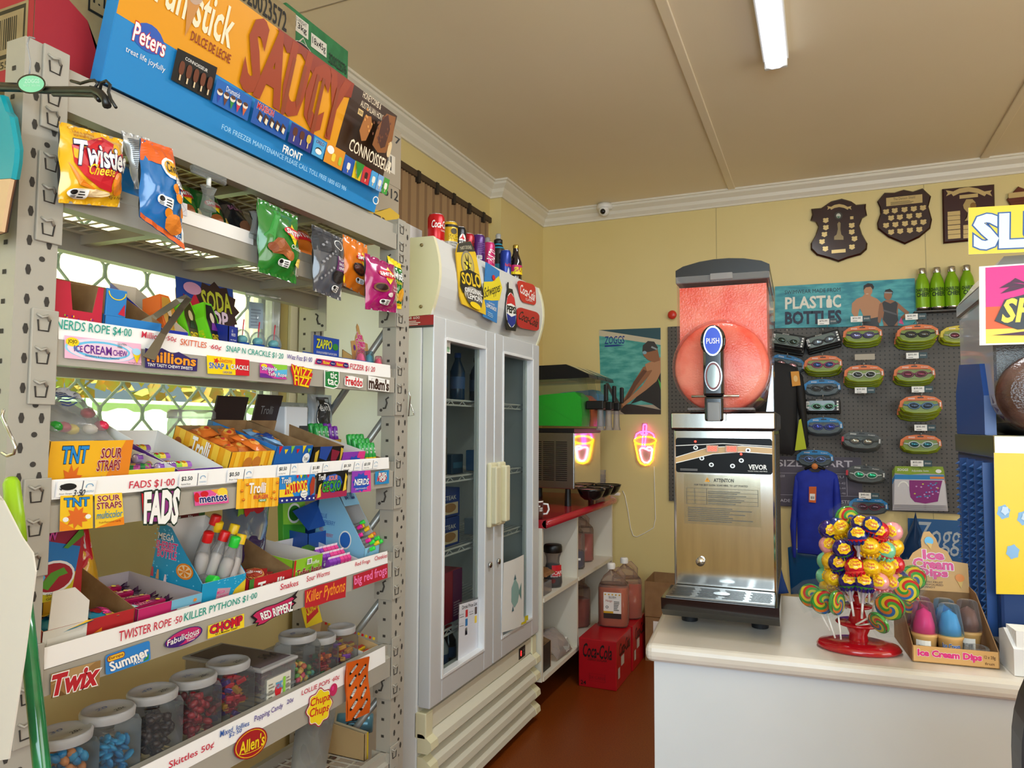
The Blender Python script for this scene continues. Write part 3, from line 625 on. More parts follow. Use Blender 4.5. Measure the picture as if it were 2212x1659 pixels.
sticker(4, ((604, 1028), (680, 1024), (679, 1081), (602, 1088)), hotdog)
def gecko(d):
    d.rect(0, 0, 1, 1, K_); d.rect(0, 0, 1, .22, C('#a3244e')); d.ell(.5, .55, .32, .36, C('#2355ad'), 9); d.ell(.3, .3, .18, .2, C('#a3244e'), 8)
    d.text('Trolli', .04, .72, .26, .93, W_, None, 0, .04, .1); d.text('SOUR', .36, .66, .64, .84, C('#e8622a'), W_, .03, .03, .2); d.text('GECKO', .17, .26, .76, .64, C('#3f9a35'), K_, .05, .06)
    for a, b in ((.84, .2), (.02, .05)): d.poly([(a, b), (a+.12, b+.05), (a+.1, b+.35), (a+.13, b+.55), (a+.06, b+.7 if b > .1 else b+.5), (a+.04, b+.4), (a+.02, b+.2)], C('#e3c33a'))
sticker(4, ((685, 1022), (752, 1015), (748, 1071), (681, 1080)), gecko)
def nerds(d): d.rect(0, 0, 1, 1, C('#8d3ab0')); d.poly([(.4, 0), (1, 0), (1, 1), (.7, 1)], C('#d83a92')); d.poly(star(.5, .46, .46, .36, 11, 1, .2), C('#1f4fb4')); d.text('NERDS', .14, .34, .88, .62, W_, N_, .05, .05, .1); d.text('grape & strawberry', .2, .12, .8, .22, W_)
sticker(4, ((760, 1018), (800, 1016), (801, 1061), (758, 1065)), nerds)
def f(d): d.rect(0, 0, 1, 1, C('#2088c0')); d.poly([(.1, .2), (.3, 1), (.5, .5)], C('#e0663a')); d.ell(.5, .5, .34, .36, C('#c73a50')); d.text('PUSH', .24, .52, .78, .86, W_, K_, .06, .06); d.text('POP', .3, .2, .72, .52, W_, K_, .06, .06)
sticker(4, ((810, 1019), (840, 1015), (840, 1044), (810, 1047)), f)
def f(d): d.rect(0, 0, 1, 1, C('#a8804a', .25, .4)); d.poly([(0, .55), (.4, 1), (.9, 1), (.5, .6)], C('#c6a069', .25, .4)); d.poly([(.0, 0), (.3, .0), (.1, .4)], C('#7c5a30', .3, .4)); d.text('Twix', .04, .1, .95, .88, C('#b81a26'), W_, .06, .08, .25)
sticker(5, ((109, 1456), (217, 1426), (214, 1481), (109, 1509)), f)
def f(d): d.poly(rr(0, 0, 1, 1, .06, .12), C('#2a82cf')); d.poly([(.8, .05), (.95, .1), (.97, .4), (.9, .2)], G_); d.poly(rr(.03, .6, .42, .92, .06, .14), C('#8a2418')); d.poly(rr(.045, .63, .405, .89, .05, .12), C('#f2c22c')); d.text('Europe', .07, .67, .38, .86, C('#7a1a14'), b=.03); d.text('Summer', .06, .2, .96, .66, W_, C('#1c5ca0'), .03, .06, .25, .2); d.text('Roll', .6, .08, .82, .36, W_, b=.03, sh=.1)
sticker(5, ((227, 1416), (323, 1383), (325, 1426), (228, 1459)), f)
def f(d): d.ell(.5, .5, .5, .5, C('#3d1a70'), 26); d.ell(.5, .52, .46, .44, C('#c02468'), 26); d.ell(.3, .4, .25, .3, C('#3d1a70'), 16); d.text('Fabulicious', .05, .36, .9, .74, W_, C('#4a1050'), .03, .02, .25, .06); d.text('Raspberry\nTwister', .56, .14, .86, .38, W_, sh=.2)
sticker(5, ((355, 1376), (437, 1343), (437, 1379), (355, 1409)), f)
def f(d): d.rect(0, 0, 1, 1, C('#f3d322')); d.text('CHOMP', .06, .3, .94, .9, R_, N_, .07, .08); d.text("It's a Monster Chew!", .2, .08, .8, .24, BR, b=.02)
sticker(5, ((449, 1352), (527, 1325), (527, 1355), (448, 1380)), f)
def f(d):
    d.poly([(0, .62), (.1, .82), (.3, .9), (.52, .86), (.7, .9), (.85, .95), (1, 1.15), (.93, .92), (.97, .8), (.88, .7), (.96, .55), (.86, .42), (.9, .2), (.6, .2), (.4, .1), (.25, -.08), (.08, -.12), (.12, .08), (.02, .12), (.08, .3)], C('#1c0c12'))
    d.poly([(.05, .62), (.12, .77), (.3, .86), (.52, .82), (.7, .86), (.85, .9), (.9, .8), (.82, .68), (.9, .56), (.8, .4), (.84, .24), (.6, .24), (.4, .14), (.25, -.02), (.12, -.05), (.16, .1), (.08, .16), (.13, .32)], C('#c02458'))
    d.text('RED RIPPERZ', .2, .22, .86, .66, W_, C('#141414'), .05, .06, 0, .07)
sticker(5, ((539, 1320), (645, 1280), (643, 1326), (543, 1352)), f)
def f(d): d.poly([(0, .02), (.3, -.02), (.6, .03), (1, 0), (1, 1), (.7, .97), (.3, 1.02), (0, .98)], C('#b81f2a')); d.text('Killer Pythons', .03, .12, .97, .88, C('#f0962a'), b=.02, sh=.2)
sticker(5, ((658, 1275), (748, 1245), (746, 1290), (658, 1315)), f)
def f(d): d.rect(0, 0, 1, 1, C('#b81f32')); d.text('big red frogs', .03, .1, .97, .9, C('#f27ab4'), b=.03)
sticker(5, ((763, 1243), (837, 1217), (837, 1248), (763, 1273)), f)
def f(d):
    for sc, c in ((1, C('#a8242c')), (.94, W_), (.9, C('#f2d41f'))):
        d.poly([(.45+.42*sc*(1+.09*cos(8*t))*cos(t)*1, .5+.47*sc*(1+.09*cos(8*t))*sin(t)) for t in [2*pi*i/48 for i in range(48)]], c)
    d.ell(.9, .82, .13, .16, C('#c42a5c')); d.ell(.87, .86, .04, .06, PK); d.text('Chupa', .14, .54, .78, .8, R_, b=.02, sh=.15); d.text('Chups', .12, .26, .76, .54, R_, b=.02, sh=.15)
sticker(6, ((660, 1498), (727, 1472), (722, 1557), (660, 1580)), f)
def f(d): d.ell(.5, .5, .5, .5, C('#a81c20'), 30); d.ring(.5, .5, .5, .5, .03, MR); d.ring(.5, .5, .46, .46, .06, C('#e8b81c')); d.text("Allen's", .14, .28, .9, .7, C('#f3d01e'), C('#6a0c10'), .02, .04, .2, .04); d.ring(.5, .3, .34, .1, .2, C('#f3d01e'), 16, pi*1.1, pi*1.9)
sticker(6, ((504, 1590), (577, 1560), (577, 1624), (505, 1652)), f)
m = M(); d = D(m, PQ(0, XP+.0012, (683, 774), (752, 784), (754, 796), (680, 786)), .0004); d.rect(0, 0, 1, 1, C('#c4205a'))
for k in range(3): d.ell(.1+.4*k, .5, .08, .42, N_); d.text('Beacon', .05+.4*k, .36, .15+.4*k, .6, W_)
for k in range(2): d.text('fizzer', .2+.4*k, .22, .4+.4*k, .76, Y_, b=.03)
o = m.build('sticker', FB[(3, 0)]); o.data.transform(Matrix.Translation(-V(SH.location)))
# ================================================================ top shelf: cartons and freezer card
def carton(name, label, x0, x1, y0, y1, z0, h, body, draw=None, draws=None, flap=None, group=None):
    """a closed carton standing on the top shelf; draw prints its front (+x), draws its side (-y)"""
    m = M(); m.box(x0, y0, z0, x1, y1, z0+h, body, .003)
    if draw: draw(D(m, SF(y0, z0, y1-y0, h, x1)))
    if draws: draws(D(m, lambda u, v, d=0: V((x0+(x1-x0)*u, y0-d, z0+h*v))))
    return m.build(name, None, label, 'carton', group)
DK1 = 2.016
kr = noisy('carton_board', '#8f7a55', '#9c8862', 25, .8); rd = C('#a32230', .6)
def f(d):
    d.fan([(0, 0), (1, 0), (1, .10), (.55, .14), (.4, .3), (.3, .62), (.15, .72), (0, .72)], rd, 1)
    for a, b, t in ((.3, .7, '1.13kg'), (.62, .7, '18x45g')): d.rect(a, b, a+.28, b+.2, BLACK); d.rect(a+.012, b+.02, a+.268, b+.18, kr); d.text(t, a+.03, b+.06, a+.25, b+.15, BLACK, b=.03)
    d.rect(.56, .2, 1, .58, BLACK); d.rect(.575, .23, .985, .55, kr); d.barcode(.6, .24, .98, .54, n=22); d.text('493 10015', .64, .1, .95, .17, BLACK)
def g(d):
    d.rect(0, 0, 1, .72, rd); d.rect(.2, .12, .93, .58, kr); d.rect(.22, .2, .9, .56, BLACK); d.rect(.24, .23, .88, .53, kr); d.barcode(.26, .24, .86, .52, n=20); d.text('8355 3', .5, .13, .8, .18, BLACK)
carton('snack_carton', 'kraft and red carton with barcode, leftmost on the top shelf', -1.515, -1.286, .80, 1.13, DK1, .26, kr, f, g)
def f(d): d.rect(0, 0, 1, .8, kr); d.text('CHICKEN  45G', .35, .72, .85, .84, BLACK, b=.02); d.barcode(.3, .25, .8, .68, BLACK, C('#cfc2ae')); d.text('320023572', .5, .86, .9, .96, BLACK, b=.02)
carton('snack_carton', 'plain kraft carton standing behind the yellow freezer card', -1.515, -1.34, 1.14, 1.55, DK1, .545, kr, f, f)
gr = noisy('green_carton', '#256b3c', '#2f7a46', 30, .6)
def f(d):
    d.rect(.03, .72, .33, .93, C('#d8d2c4')); d.text('GROSS WEIGHT', .06, .86, .3, .91, BLACK); d.text('1.13kg', .06, .75, .3, .85, BLACK, b=.02); d.rect(.37, .66, .62, .85, C('#d8d2c4')); d.text('18x45g', .39, .69, .6, .81, BLACK, b=.02)
    d.fan([(.25, .36), (.38, .52), (.25, .7), (.12, .52)], C('#c8c2b2'), 1); d.fan([(.25, .38), (.36, .52), (.25, .68), (.14, .52)], gr, 1); d.ell(.25, .52, .15, .1, C('#c8c2b2')); d.ell(.25, .52, .14, .09, BLACK); d.text("SMITH'S", .14, .48, .36, .56, C('#d8d2c4'), b=.02)
    d.text('320023576', .66, .62, .96, .76, C('#16301e'), b=.03); d.rect(.45, .02, .97, .4, BLACK); d.rect(.465, .04, .955, .37, C('#b5b49a')); d.barcode(.48, .05, .94, .36)
carton('snack_carton', 'green carton with white weight labels behind the freezer card', -1.53, -1.40, 1.575, 1.872, 2.396, .228, gr, f, lambda d: (d.rect(.5, .5, .9, .62, C('#8a8a72')), d.rect(.5, .34, .9, .46, C('#8a8a72')), d.text('3kg', .55, .52, .85, .6, BLACK), d.text('45g', .55, .36, .85, .44, BLACK)))
dkb = C('#1e1c1a', .6)
def f(d): d.rect(0, .0, 1, .93, C('#9b8e78')); d.text('03517', .5, .74, .98, .86, BLACK, b=.02); d.barcode(.3, .2, .9, .5, BLACK, C('#cfc6b4'))
carton('snack_carton', 'grey brown carton at right end of top shelf, uppermost of two', -1.486, -1.288, 1.66, 2.02, 2.193, .20, C('#9b8e78', .7), f, None)
def f(d): d.text('320003512', .3, .74, .98, .92, BLACK, b=.02); d.fan([(0, 0), (1, 0), (1, .5), (.85, .55), (.7, .4), (.4, .35), (0, .2)], C('#c9a32a'), 1); d.text('EN', .6, .1, .9, .3, C('#3a2a12'), b=.03); d.barcode(.1, .4, .6, .66)
carton('snack_carton', 'grey brown carton with mustard print at right end of top shelf', -1.486, -1.285, 1.64, 2.01, DK1, .176, C('#9b8e78', .7), f, None)
# long blue and yellow freezer card leaning forward on the beam
LEAN = .255
fc = thing('freezer_card', 'long blue and yellow printed ice cream freezer card leaning along the top shelf', 'advertising card', (XS-.004, 1.333, 2.040), (LEAN, 0, pi/2))
m = M(); w, hh = .89, .295; m.box(-w/2, 0, 0, w/2, .035, hh, C('#1f86c8', .45), .002)
CL = LF(-w/2, 0, w, hh, 0); d = D(m, lambda u, v, q=0: CL(u, v*.78 if v < .56 else .437+(v-.56)*1.28, q), .0006, .0003)
BLU = C('#1f86c8', .4); d.rect(0, 0, 1, 1, BLU); YO = C('#e59a12', .4); DB = C('#8e2f10', .4); DBR = C('#3c2414', .45)
d.poly([(0, .56), (.755, .50), (.755, 1), (0, 1)], YO); d.poly([(.74, .5), (1, .46), (1, 1), (.755, 1)], DBR)
d.ell(.082, .74-.24, .042, .10, C('#2a58b4')); d.text('Peters', .045, .43, .125, .57, W_, R_, .05, .03); d.text('treat life joyfully', .035, .30, .135, .36, W_)
d.text('Drumstick', .03, .72, .29, .93, C('#f4e6c4'), b=.03, rot=-.0); d.text('DULCE DE LECHE', .18, .64, .30, .69, DB, b=.02)
d.poly([(.15, .84), (.165, .64), (.185, .84)], C('#c98a45')); d.ell(.167, .90, .024, .08, C('#c0a08a')); d.ell(.167, .96, .022, .05, C('#4a2416'))
d.poly([(.42, 1), (.755, 1), (.755, .9), (.7, .86), (.64, .93), (.58, .88), (.52, .95), (.47, .9)], DB); d.text('SAUCY', .345, .56, .73, .965, C('#9c3a10'), b=.09)
for u, b in ((.5, .50), (.545, .62), (.6, .58), (.625, .44), (.69, .55)): d.poly([(u-.006, .9), (u+.006, .9), (u+.008, b+.04), (u, b), (u-.008, b+.04)], C('#8e3a12'))
d.poly([(.15, .28), (.265, .28), (.265, .58), (.15, .56)], K_); d.text('CONNOISSEUR', .175, .50, .24, .53, W_)
for k in range(5): d.poly(rr(.164+.02*k, .36, .178+.02*k, .48, .006, .04), C('#6a3418')); d.rect(.169+.02*k, .31, .173+.02*k, .36, C('#e0c79c'))
d.rect(.268, .27, .385, .50, C('#1c62b4')); d.text('Drumstick', .30, .43, .345, .48, W_)
for k, c in enumerate(('#2a3fa0', '#6a3a24', '#2f8a3a', '#c4304a', '#d0602a')): u = .283+.02*k; d.poly([(u-.007, .37), (u+.007, .37), (u, .29)], C(c)); d.ell(u, .39, .009, .028, C('#e9dccb'), 10); d.ell(u, .405, .008, .018, C('#5a3524'), 10)
d.rect(.39, .27, .52, .50, C('#1a55a8')); d.text('MAXIBON', .40, .43, .46, .49, R_, W_, .05, .04)
for k in range(5): u = .415+.021*k; d.poly([(u-.009, .34), (u+.006, .31), (u+.01, .39), (u-.005, .42)], C('#4a2818')); d.poly([(u-.003, .33), (u+.006, .315), (u+.008, .37), (u-.001, .38)], C('#eadfc8'))
d.rect(.525, .27, .62, .48, C('#2a2f80'))
for k in range(3): u = .545+.028*k; d.poly(rr(u-.009, .36, u+.009, .45, .007, .03), C(('#5a2c1c', '#5a2c1c', '#d8b43a')[k])); d.rect(u-.002, .30, u+.002, .36, C('#e0c79c'))
d.rect(.622, .27, .672, .46, C('#4aa5d8')); d.text('OREO', .63, .41, .665, .45, N_, W_, .04, .03); d.ell(.647, .34, .014, .035, K_); d.ell(.647, .33, .014, .03, W_)
d.rect(.675, .26, .762, .48, C('#e0901c')); d.ell(.695, .42, .016, .045, W_); d.poly(rr(.705, .31, .722, .40, .006, .02), C('#f0cf3a')); d.poly(rr(.738, .30, .752, .40, .006, .02), C('#a8c43a'))
for u0, u1, c in ((.765, .81, '#2450a8'), (.812, .855, '#e8c81e'), (.857, .898, '#c82c34'), (.90, .935, '#4a9fd6'), (.937, .967, '#7aa8d8'), (.969, 1, '#3f9a3c')):
    d.rect(u0, .25, u1, .45, C(c)); d.poly(rr((u0+u1)/2-.008, .31, (u0+u1)/2+.008, .39, .005, .02), C('#f2ead8' if c != '#c82c34' else '#3a1c14')); d.rect((u0+u1)/2-.002, .275, (u0+u1)/2+.002, .31, C('#e0c79c'))
d.poly([(.81, .45), (.835, .25), (.855, .45)], G_)
d.text('HONEYCOMB &\nAUSTRALIAN HONEY', .77, .86, .9, .97, C('#f0dfc0')); d.text('CONNOISSEUR', .762, .52, .99, .62, C('#f4e4c6'), b=.02); d.rect(.765, .8, .79, .84, C('#d8b878')); d.text('NEW', .768, .81, .787, .83, DBR)
hcb = C('#a8672a', .5); d.poly([(.79, .70), (.80, .82), (.83, .84), (.845, .78), (.83, .66), (.81, .64)], hcb)
d.poly([(.865, .66), (.87, .8), (.9, .93), (.95, .95), (.96, .78), (.94, .66), (.90, .63)], C('#8a5222', .5)); d.poly([(.885, .72), (.885, .88), (.91, .93), (.935, .84), (.93, .7), (.91, .67)], C('#4a2416')); d.poly(rr(.945, .64, .965, .76, .009, .04), C('#dcc090'))
for k in range(26): a, b = rnd.uniform(.80, .955), rnd.uniform(.68, .9); d.h -= .0003; d.ell(a, b, .004, .011, C('#d8964a' if a < .84 or a > .93 else '#6a3a20'), 6)
d.text('FOR FREEZER MAINTENANCE PLEASE CALL TOLL FREE 1800 653 986', .29, .055, .79, .105, C('#a8d8f4')); d.text('FRONT', .50, .13, .575, .205, W_, b=.05); d.ring(.945, .12, .016, .05, .25, W_)
m.build('printed_panel', fc)
# ================================================================ chip bags
def bag(name, label, q, X, col, draw=None, th=.028, group=None, backc=None, cat='chip bag', seed=1, crimp=.06, ax=0):
    F0 = PQ(ax, X, *q); r = random.Random(seed); ph = [r.uniform(0, 6) for _ in range(6)]
    def bul(u, v):
        u2 = min(max(u, 0), 1); v2 = min(max((v-crimp)/(1-2*crimp), 0), 1)
        b = th*max(sin(pi*u2), 0)**.55*max(sin(pi*v2), 0)**.5
        return b+.0035*sin(9*u+ph[0]+5*v)*sin(7*v+ph[1])*min(1, 4*v2*(1-v2)*2)+.0015*sin(23*u+ph[2]-14*v)
    m = M(); m.grid(lambda u, v: F0(u, v, bul(u, v)), 16, 18, col, 1)
    bc = backc or C('#c9c9c6', .3, .5); m.grid(lambda u, v: F0(1-u, v, -.8*bul(1-u, v)-.0004), 10, 12, bc, 1)
    for k in (0, 1):
        for i in range(10): u = (i+.5)/10; m.add([F0(u-.03, k*(1-crimp)+.003, bul(u-.03, k*.97)+.0008), F0(u+.012, k*(1-crimp)+.003, bul(u, k)+.0008), F0(u+.012, k*(1-crimp)+crimp*.8, .0012), F0(u-.03, k*(1-crimp)+crimp*.8, .0012)], [(0, 1, 2, 3)], col)
    d = D(m, lambda u, v, h=0: F0(u, v, bul(u, v)+h), .0012, .0005, (8, 8))
    if draw: draw(d)
    return m.build(name, None, label, cat, group)
def foil(h): return C(h, .22, 0, coat=.6)
def hsr(d, u, v, s=1): d.ell(u, v, .10*s, .055*s, W_, 16, 2); d.rect(u+.02*s, v-.06*s, u+.19*s, v+.05*s, W_); d.ell(u-.02*s, v+.01*s, .05*s, .03*s, K_, 10); d.lines(u+.05*s, v-.05*s, u+.17*s, v+.04*s, 3, K_); d.lines(u-.06*s, v-.05*s, u+.02*s, v-.02*s, 2, K_)
def smiths(d, u=.62, v=.68, s=1):
    d.fan([(u-.17*s, v), (u, v+.17*s), (u+.17*s, v), (u, v-.17*s)], Y_, 3); d.ell(u, v+.02, .29*s, .075*s, R_, 20, 3); d.text("SMITH'S", u-.24*s, v-.015, u+.24*s, v+.055, W_, C('#5a0a10'), .02, .05); d.text('and the Taste', u-.1*s, v-.085*s, u+.1*s, v-.06*s, BR)
gB = 'chip bags hanging from the top shelf'
def f(d):
    d.fan([(.1, .72), (.3, .80), (.6, .93), (.75, .86), (1, .78), (1, .5), (.8, .38), (.72, .17), (.5, .22), (.25, .35), (.12, .5)], R_, 5); d.ell(.84, .3, .13, .16, O_, 16, 3); d.ell(.4, .14, .32, .05, C('#f7dba8'), 14, 3); d.fan([(.05, .5), (.2, .28), (.5, .17), (.2, .22)], O_, 3)
    d.text('Twisties', .12, .48, .97, .78, W_, C('#2b1a4a'), .05, .05, .05, 0); d.text('Cheese', .3, .37, .7, .5, Y_, b=.02, sh=.2); d.text("Life's pretty\nstraight without...", .12, .82, .6, .92, MR); hsr(d, .16, .12, 1); d.text('45g e Net', .68, .08, .95, .13, K_)
bag('chip_bag', 'yellow chip bag with red swirl, leftmost of the hanging bags', ((128, 262), (266, 302), (258, 448), (126, 438)), -1.188, foil('#f0b71c'), f, seed=2, group=gB)
def f(d): d.lines(.1, .35, .85, .9, 16, C('#55555a')); d.barcode(.5, .05, .9, .2, n=10); d.fan([(.75, .95), (1, .95), (1, .7)], R_, 2)
bag('chip_bag', 'silver back of a chip bag between the yellow and blue bags', ((262, 282), (322, 300), (328, 410), (292, 408)), -1.203, C('#c4c4c2', .3, .3), f, .018, gB, seed=3)
def f(d):
    d.rect(0, .72, 1, 1, C('#e0621c')); d.rect(0, .0, 1, .06, C('#e0621c')); d.ell(.62, .72, .28, .12, W_, 16, 3); d.ell(.64, .72, .25, .09, C('#e0a818'), 16, 3); d.text('Cheetos', .45, .67, .92, .78, K_, b=.04); d.text('BALLS\nCHEESE', .62, .42, .95, .62, W_, N_, .05, .04)
    for u, v in ((.7, .42), (.8, .3), (.45, .2), (.6, .5)): d.ell(u, v, .08, .05, O_, 12, 2)
    d.ell(.62, .13, .19, .09, C('#e8862a'), 14, 2); hsr(d, .3, .3, 1); d.text('45g e', .72, .03, .9, .07, W_)
bag('chip_bag', 'blue and orange chip bag with cheese balls, second of the hanging bags', ((302, 298), (372, 322), (398, 540), (300, 468)), -1.158, foil('#1c6fb4'), f, .030, gB, seed=4)
def f(d):
    d.fan([(.05, .5), (.3, .9), (.45, .9), (.2, .4)], C('#2f8f35'), 3); smiths(d, .72, .64, .95); d.text('Chicken', .62, .43, .92, .49, W_); d.fan([(.1, .35), (.25, .5), (.4, .52), (.6, .42), (.72, .3), (.6, .24), (.4, .3), (.2, .28)], C('#9a5424'), 4); d.ell(.6, .32, .12, .07, C('#b86a2e'), 12, 2); d.ell(.18, .36, .1, .06, C('#8a4420'), 12, 2)
    for k in range(4): d.ell(.9-.02*k, .30-.025*k, .1, .03, C('#f0d56a' if k % 2 else '#e0bd4a'), 12, 2)
    hsr(d, .4, .19, .9); d.text('45g e', .78, .08, .92, .11, W_)
bag('chip_bag', 'bright green chip bag with chicken drumstick picture, hanging at mid shelf', ((556, 426), (642, 468), (639, 614), (557, 586)), -1.185, foil('#237a28'), f, .028, gB, seed=5)
def f(d):
    d.rect(0, .62, .75, .98, C('#26262a')); d.rect(.55, .4, 1, .62, C('#6a2f66')); d.ring(.72, .82, .14, .08, .15, W_); d.text('BALSAMIC', .58, .56, .97, .62, W_); d.text('BALSAMIC\nVINEGAR', .6, .42, .95, .53, W_); d.ell(.62, .3, .2, .1, C('#1a1210'), 14, 3); d.ell(.9, .33, .08, .07, Y_, 10, 2); hsr(d, .55, .12, .8)
    for k in range(12): d.ell(.1+.06*(k % 5)*1.2, .2+.05*k, .03, .02, C('#8e8e92'), 8, 1)
bag('chip_bag', 'silver and black chip bag hanging right of the green one', ((674, 484), (740, 516), (736, 650), (677, 628)), -1.185, foil('#55575e'), f, .026, gB, seed=6)
def f(d): smiths(d, .66, .64, .9); d.ell(.45, .42, .22, .12, C('#2a120a'), 14, 3); d.ell(.45, .42, .17, .08, C('#5a2410'), 14, 3); d.text('Barbecue', .66, .44, .95, .49, W_); hsr(d, .4, .2, .9); [d.ell(.85, .2+.03*k, .12, .03, C('#f0d56a'), 12, 2) for k in range(4)]
bag('chip_bag', 'orange chip bag with sauce bowl hanging beside the magenta bag', ((740, 505), (792, 530), (798, 646), (742, 617)), -1.203, foil('#e07818'), f, .014, gB, seed=7)
def f(d): smiths(d, .55, .68, 1); d.text('Salt &\nVinegar', .62, .38, .92, .5, W_); d.ell(.3, .42, .18, .085, C('#7a4a2a'), 14, 3); d.ell(.3, .425, .14, .06, C('#2a0e0a'), 14, 3); d.ell(.52, .3, .08, .045, C('#e8d8d0'), 10, 2); [d.ell(.86, .26+.03*k, .12, .03, C('#f0d56a' if k % 2 else '#dcb84a'), 12, 2) for k in range(4)]; hsr(d, .36, .16, .9)
bag('chip_bag', 'magenta chip bag with red badge, hanging in front near right post', ((788, 546), (852, 574), (858, 676), (789, 668)), -1.150, foil('#a81868'), f, .026, gB, seed=8)
def f(d): d.rect(0, .85, 1, 1, Y_); d.text('Twisties', .02, .58, .98, .76, W_, K_, .05, .05); d.text('Chicken', .2, .48, .7, .56, Y_, sh=.2); d.ell(.7, .28, .25, .14, C('#e0a020'), 14, 3); d.rect(0, 0, 1, .1, Y_)
bag('chip_bag', 'green and yellow chip bag hanging against the right post', ((836, 552), (866, 572), (866, 668), (838, 664)), -1.2, foil('#1f7a34'), f, .018, gB, seed=9)
# bags lying on the chip shelf behind its beam
def lying(lab, xs, col, draw, X=-1.30, tl=.13, seed=1, w=None):
    """a bag leaning back on the chip shelf; xs: pixel of its lower left and lower right corner at the beam top"""
    z0 = 1.838; a = px(0, X, *xs[0]).y; b = px(0, X, *xs[1]).y; top = px(0, X, *xs[0]); h = .125
    q = (V((X-.07, a, z0+h)), V((X-.07, b, z0+h)), V((X, b, z0)), V((X, a, z0)))
    F0 = QF(*q); r = random.Random(seed); p0, p1 = r.uniform(0, 6), r.uniform(0, 6)
    bul = lambda u, v: .02*max(sin(pi*u), 0)**.55*max(sin(pi*v), 0)**.5+.003*sin(9*u+p0)*sin(8*v+p1)
    m = M(); m.grid(lambda u, v: F0(u, v, bul(u, v)), 12, 12, col, 1); m.grid(lambda u, v: F0(1-u, v, -.7*bul(1-u, v)-.0004), 8, 8, C('#c9c9c6', .3, .5), 1)
    draw(D(m, lambda u, v, h=0: F0(u, v, bul(u, v)+h), .0012, .0005, (6, 6)))
    return m.build('chip_bag', None, lab, 'chip bag', 'chip bags lying on the second shelf')
fs = lambda d: (smiths(d, .5, .62, 1.1), [d.ell(.8, .25+.05*k, .14, .05, C('#f0d56a'), 12, 2) for k in range(3)], d.ell(.35, .28, .2, .12, C('#9a5424'), 12, 2))
lying('blue chip bag lying behind the silver back bag', ((262, 380), (330, 400)), foil('#1c6fb4'), lambda d: d.text('45g e', .1, .1, .3, .2, W_), seed=3)
lying('green chip bag lying behind clear sign holder, left one', ((390, 440), (450, 460)), foil('#1f6f2a'), fs, seed=11)
lying('green chip bag lying behind clear sign holder, right one', ((452, 462), (508, 484)), foil('#1c5f26'), fs, seed=12)
lying('black chip bag lying left of the hanging green bag', ((508, 484), (560, 500)), foil('#1b1b20'), lambda d: (d.ell(.6, .3, .3, .2, C('#7a5038'), 14, 3), d.text('BALSAMIC', .2, .7, .8, .8, C('#9a5a80'))), seed=13)
lying('black chip bag lying right of the hanging green bag', ((580, 505), (640, 525)), foil('#222226'), lambda d: d.text('BALSAMIC', .2, .6, .9, .75, C('#b06a90')), seed=14)
lying('orange chip bag lying between green and silver hanging bags', ((640, 520), (705, 545)), foil('#d8701c'), lambda d: (d.ell(.5, .7, .45, .14, R_, 16, 3), d.text("SMITH'S", .12, .64, .88, .78, W_, b=.03)), seed=15)
lying('yellow chip bag lying behind the magenta hanging bag', ((770, 560), (815, 580)), foil('#e8c01c'), lambda d: d.text("Life's pretty\nstraight", .2, .5, .7, .8, C('#7a2a10')), seed=16)
lying('dark green chip bag lying at the right end of the chip shelf', ((818, 585), (855, 600)), foil('#1f6a2c'), lambda d: d.text('Twisties', .1, .4, .9, .7, W_, b=.03), seed=17)
lying('yellow chip bag lying behind left post', ((128, 350), (196, 350)), foil('#e8b01c'), lambda d: d.ell(.4, .6, .4, .3, R_, 16, 3), seed=18)
# clear sign holders clipped on the chip beam, and the price strip there
m = M(); a, b = px(0, XP, 378, 428), px(0, XP, 548, 492); m.quad((XP, a.y, 1.822), (XP, b.y, 1.822), (XP, b.y, 1.852), (XP, a.y, 1.852), strip_m, .0008)
d = D(m, PQ(0, XP+.001, (380, 432), (404, 441), (404, 468), (380, 458)), .0004); d.rect(0, 0, 1, 1, C('#dcdce4')); d.ring(.5, .5, .4, .4, .06, C('#8a8a98'), 4)
o = m.build('price_strip', FB[(2, 0)]); o.data.transform(Matrix.Translation(-V(SH.location)))
CLR = clear('#eef2f0', .16, .06)
for i, (x, y, lab) in enumerate(((450, 425, 'clear plastic sign holder clipped on chip beam, with upright head'), (556, 480, 'clear plastic sign clip beside the hanging green chip bag'))):
    p = px(0, XS+.012, x, y); t = thing('sign_holder', lab, 'sign holder', p)
    m = M(); m.prism([(-.018, -.03), (.018, -.03), (.012, -.008), (.010, .006), (.018, .022), (-.018, .022), (-.010, .006), (-.012, -.008)], lambda u, v, h: V((h, u, v)), -.006, .006, CLR); m.box(-.012, -.016, -.04, -.004, .016, -.028, CLR, .002); m.build('clip', t)
    if i == 0:
        m = M(); m.tube([(0, 0, .02), (0, 0, .042)], .005, C('#e6e6e2', .4), 8); m.build('stem', t)
        m = M(); m.box(-.008, -.045, .046, .006, .045, .056, CLR, .002); m.tube([(.0, -.045, .044), (0, .045, .044)], .006, CLR, 8); m.build('sign_grip', t)
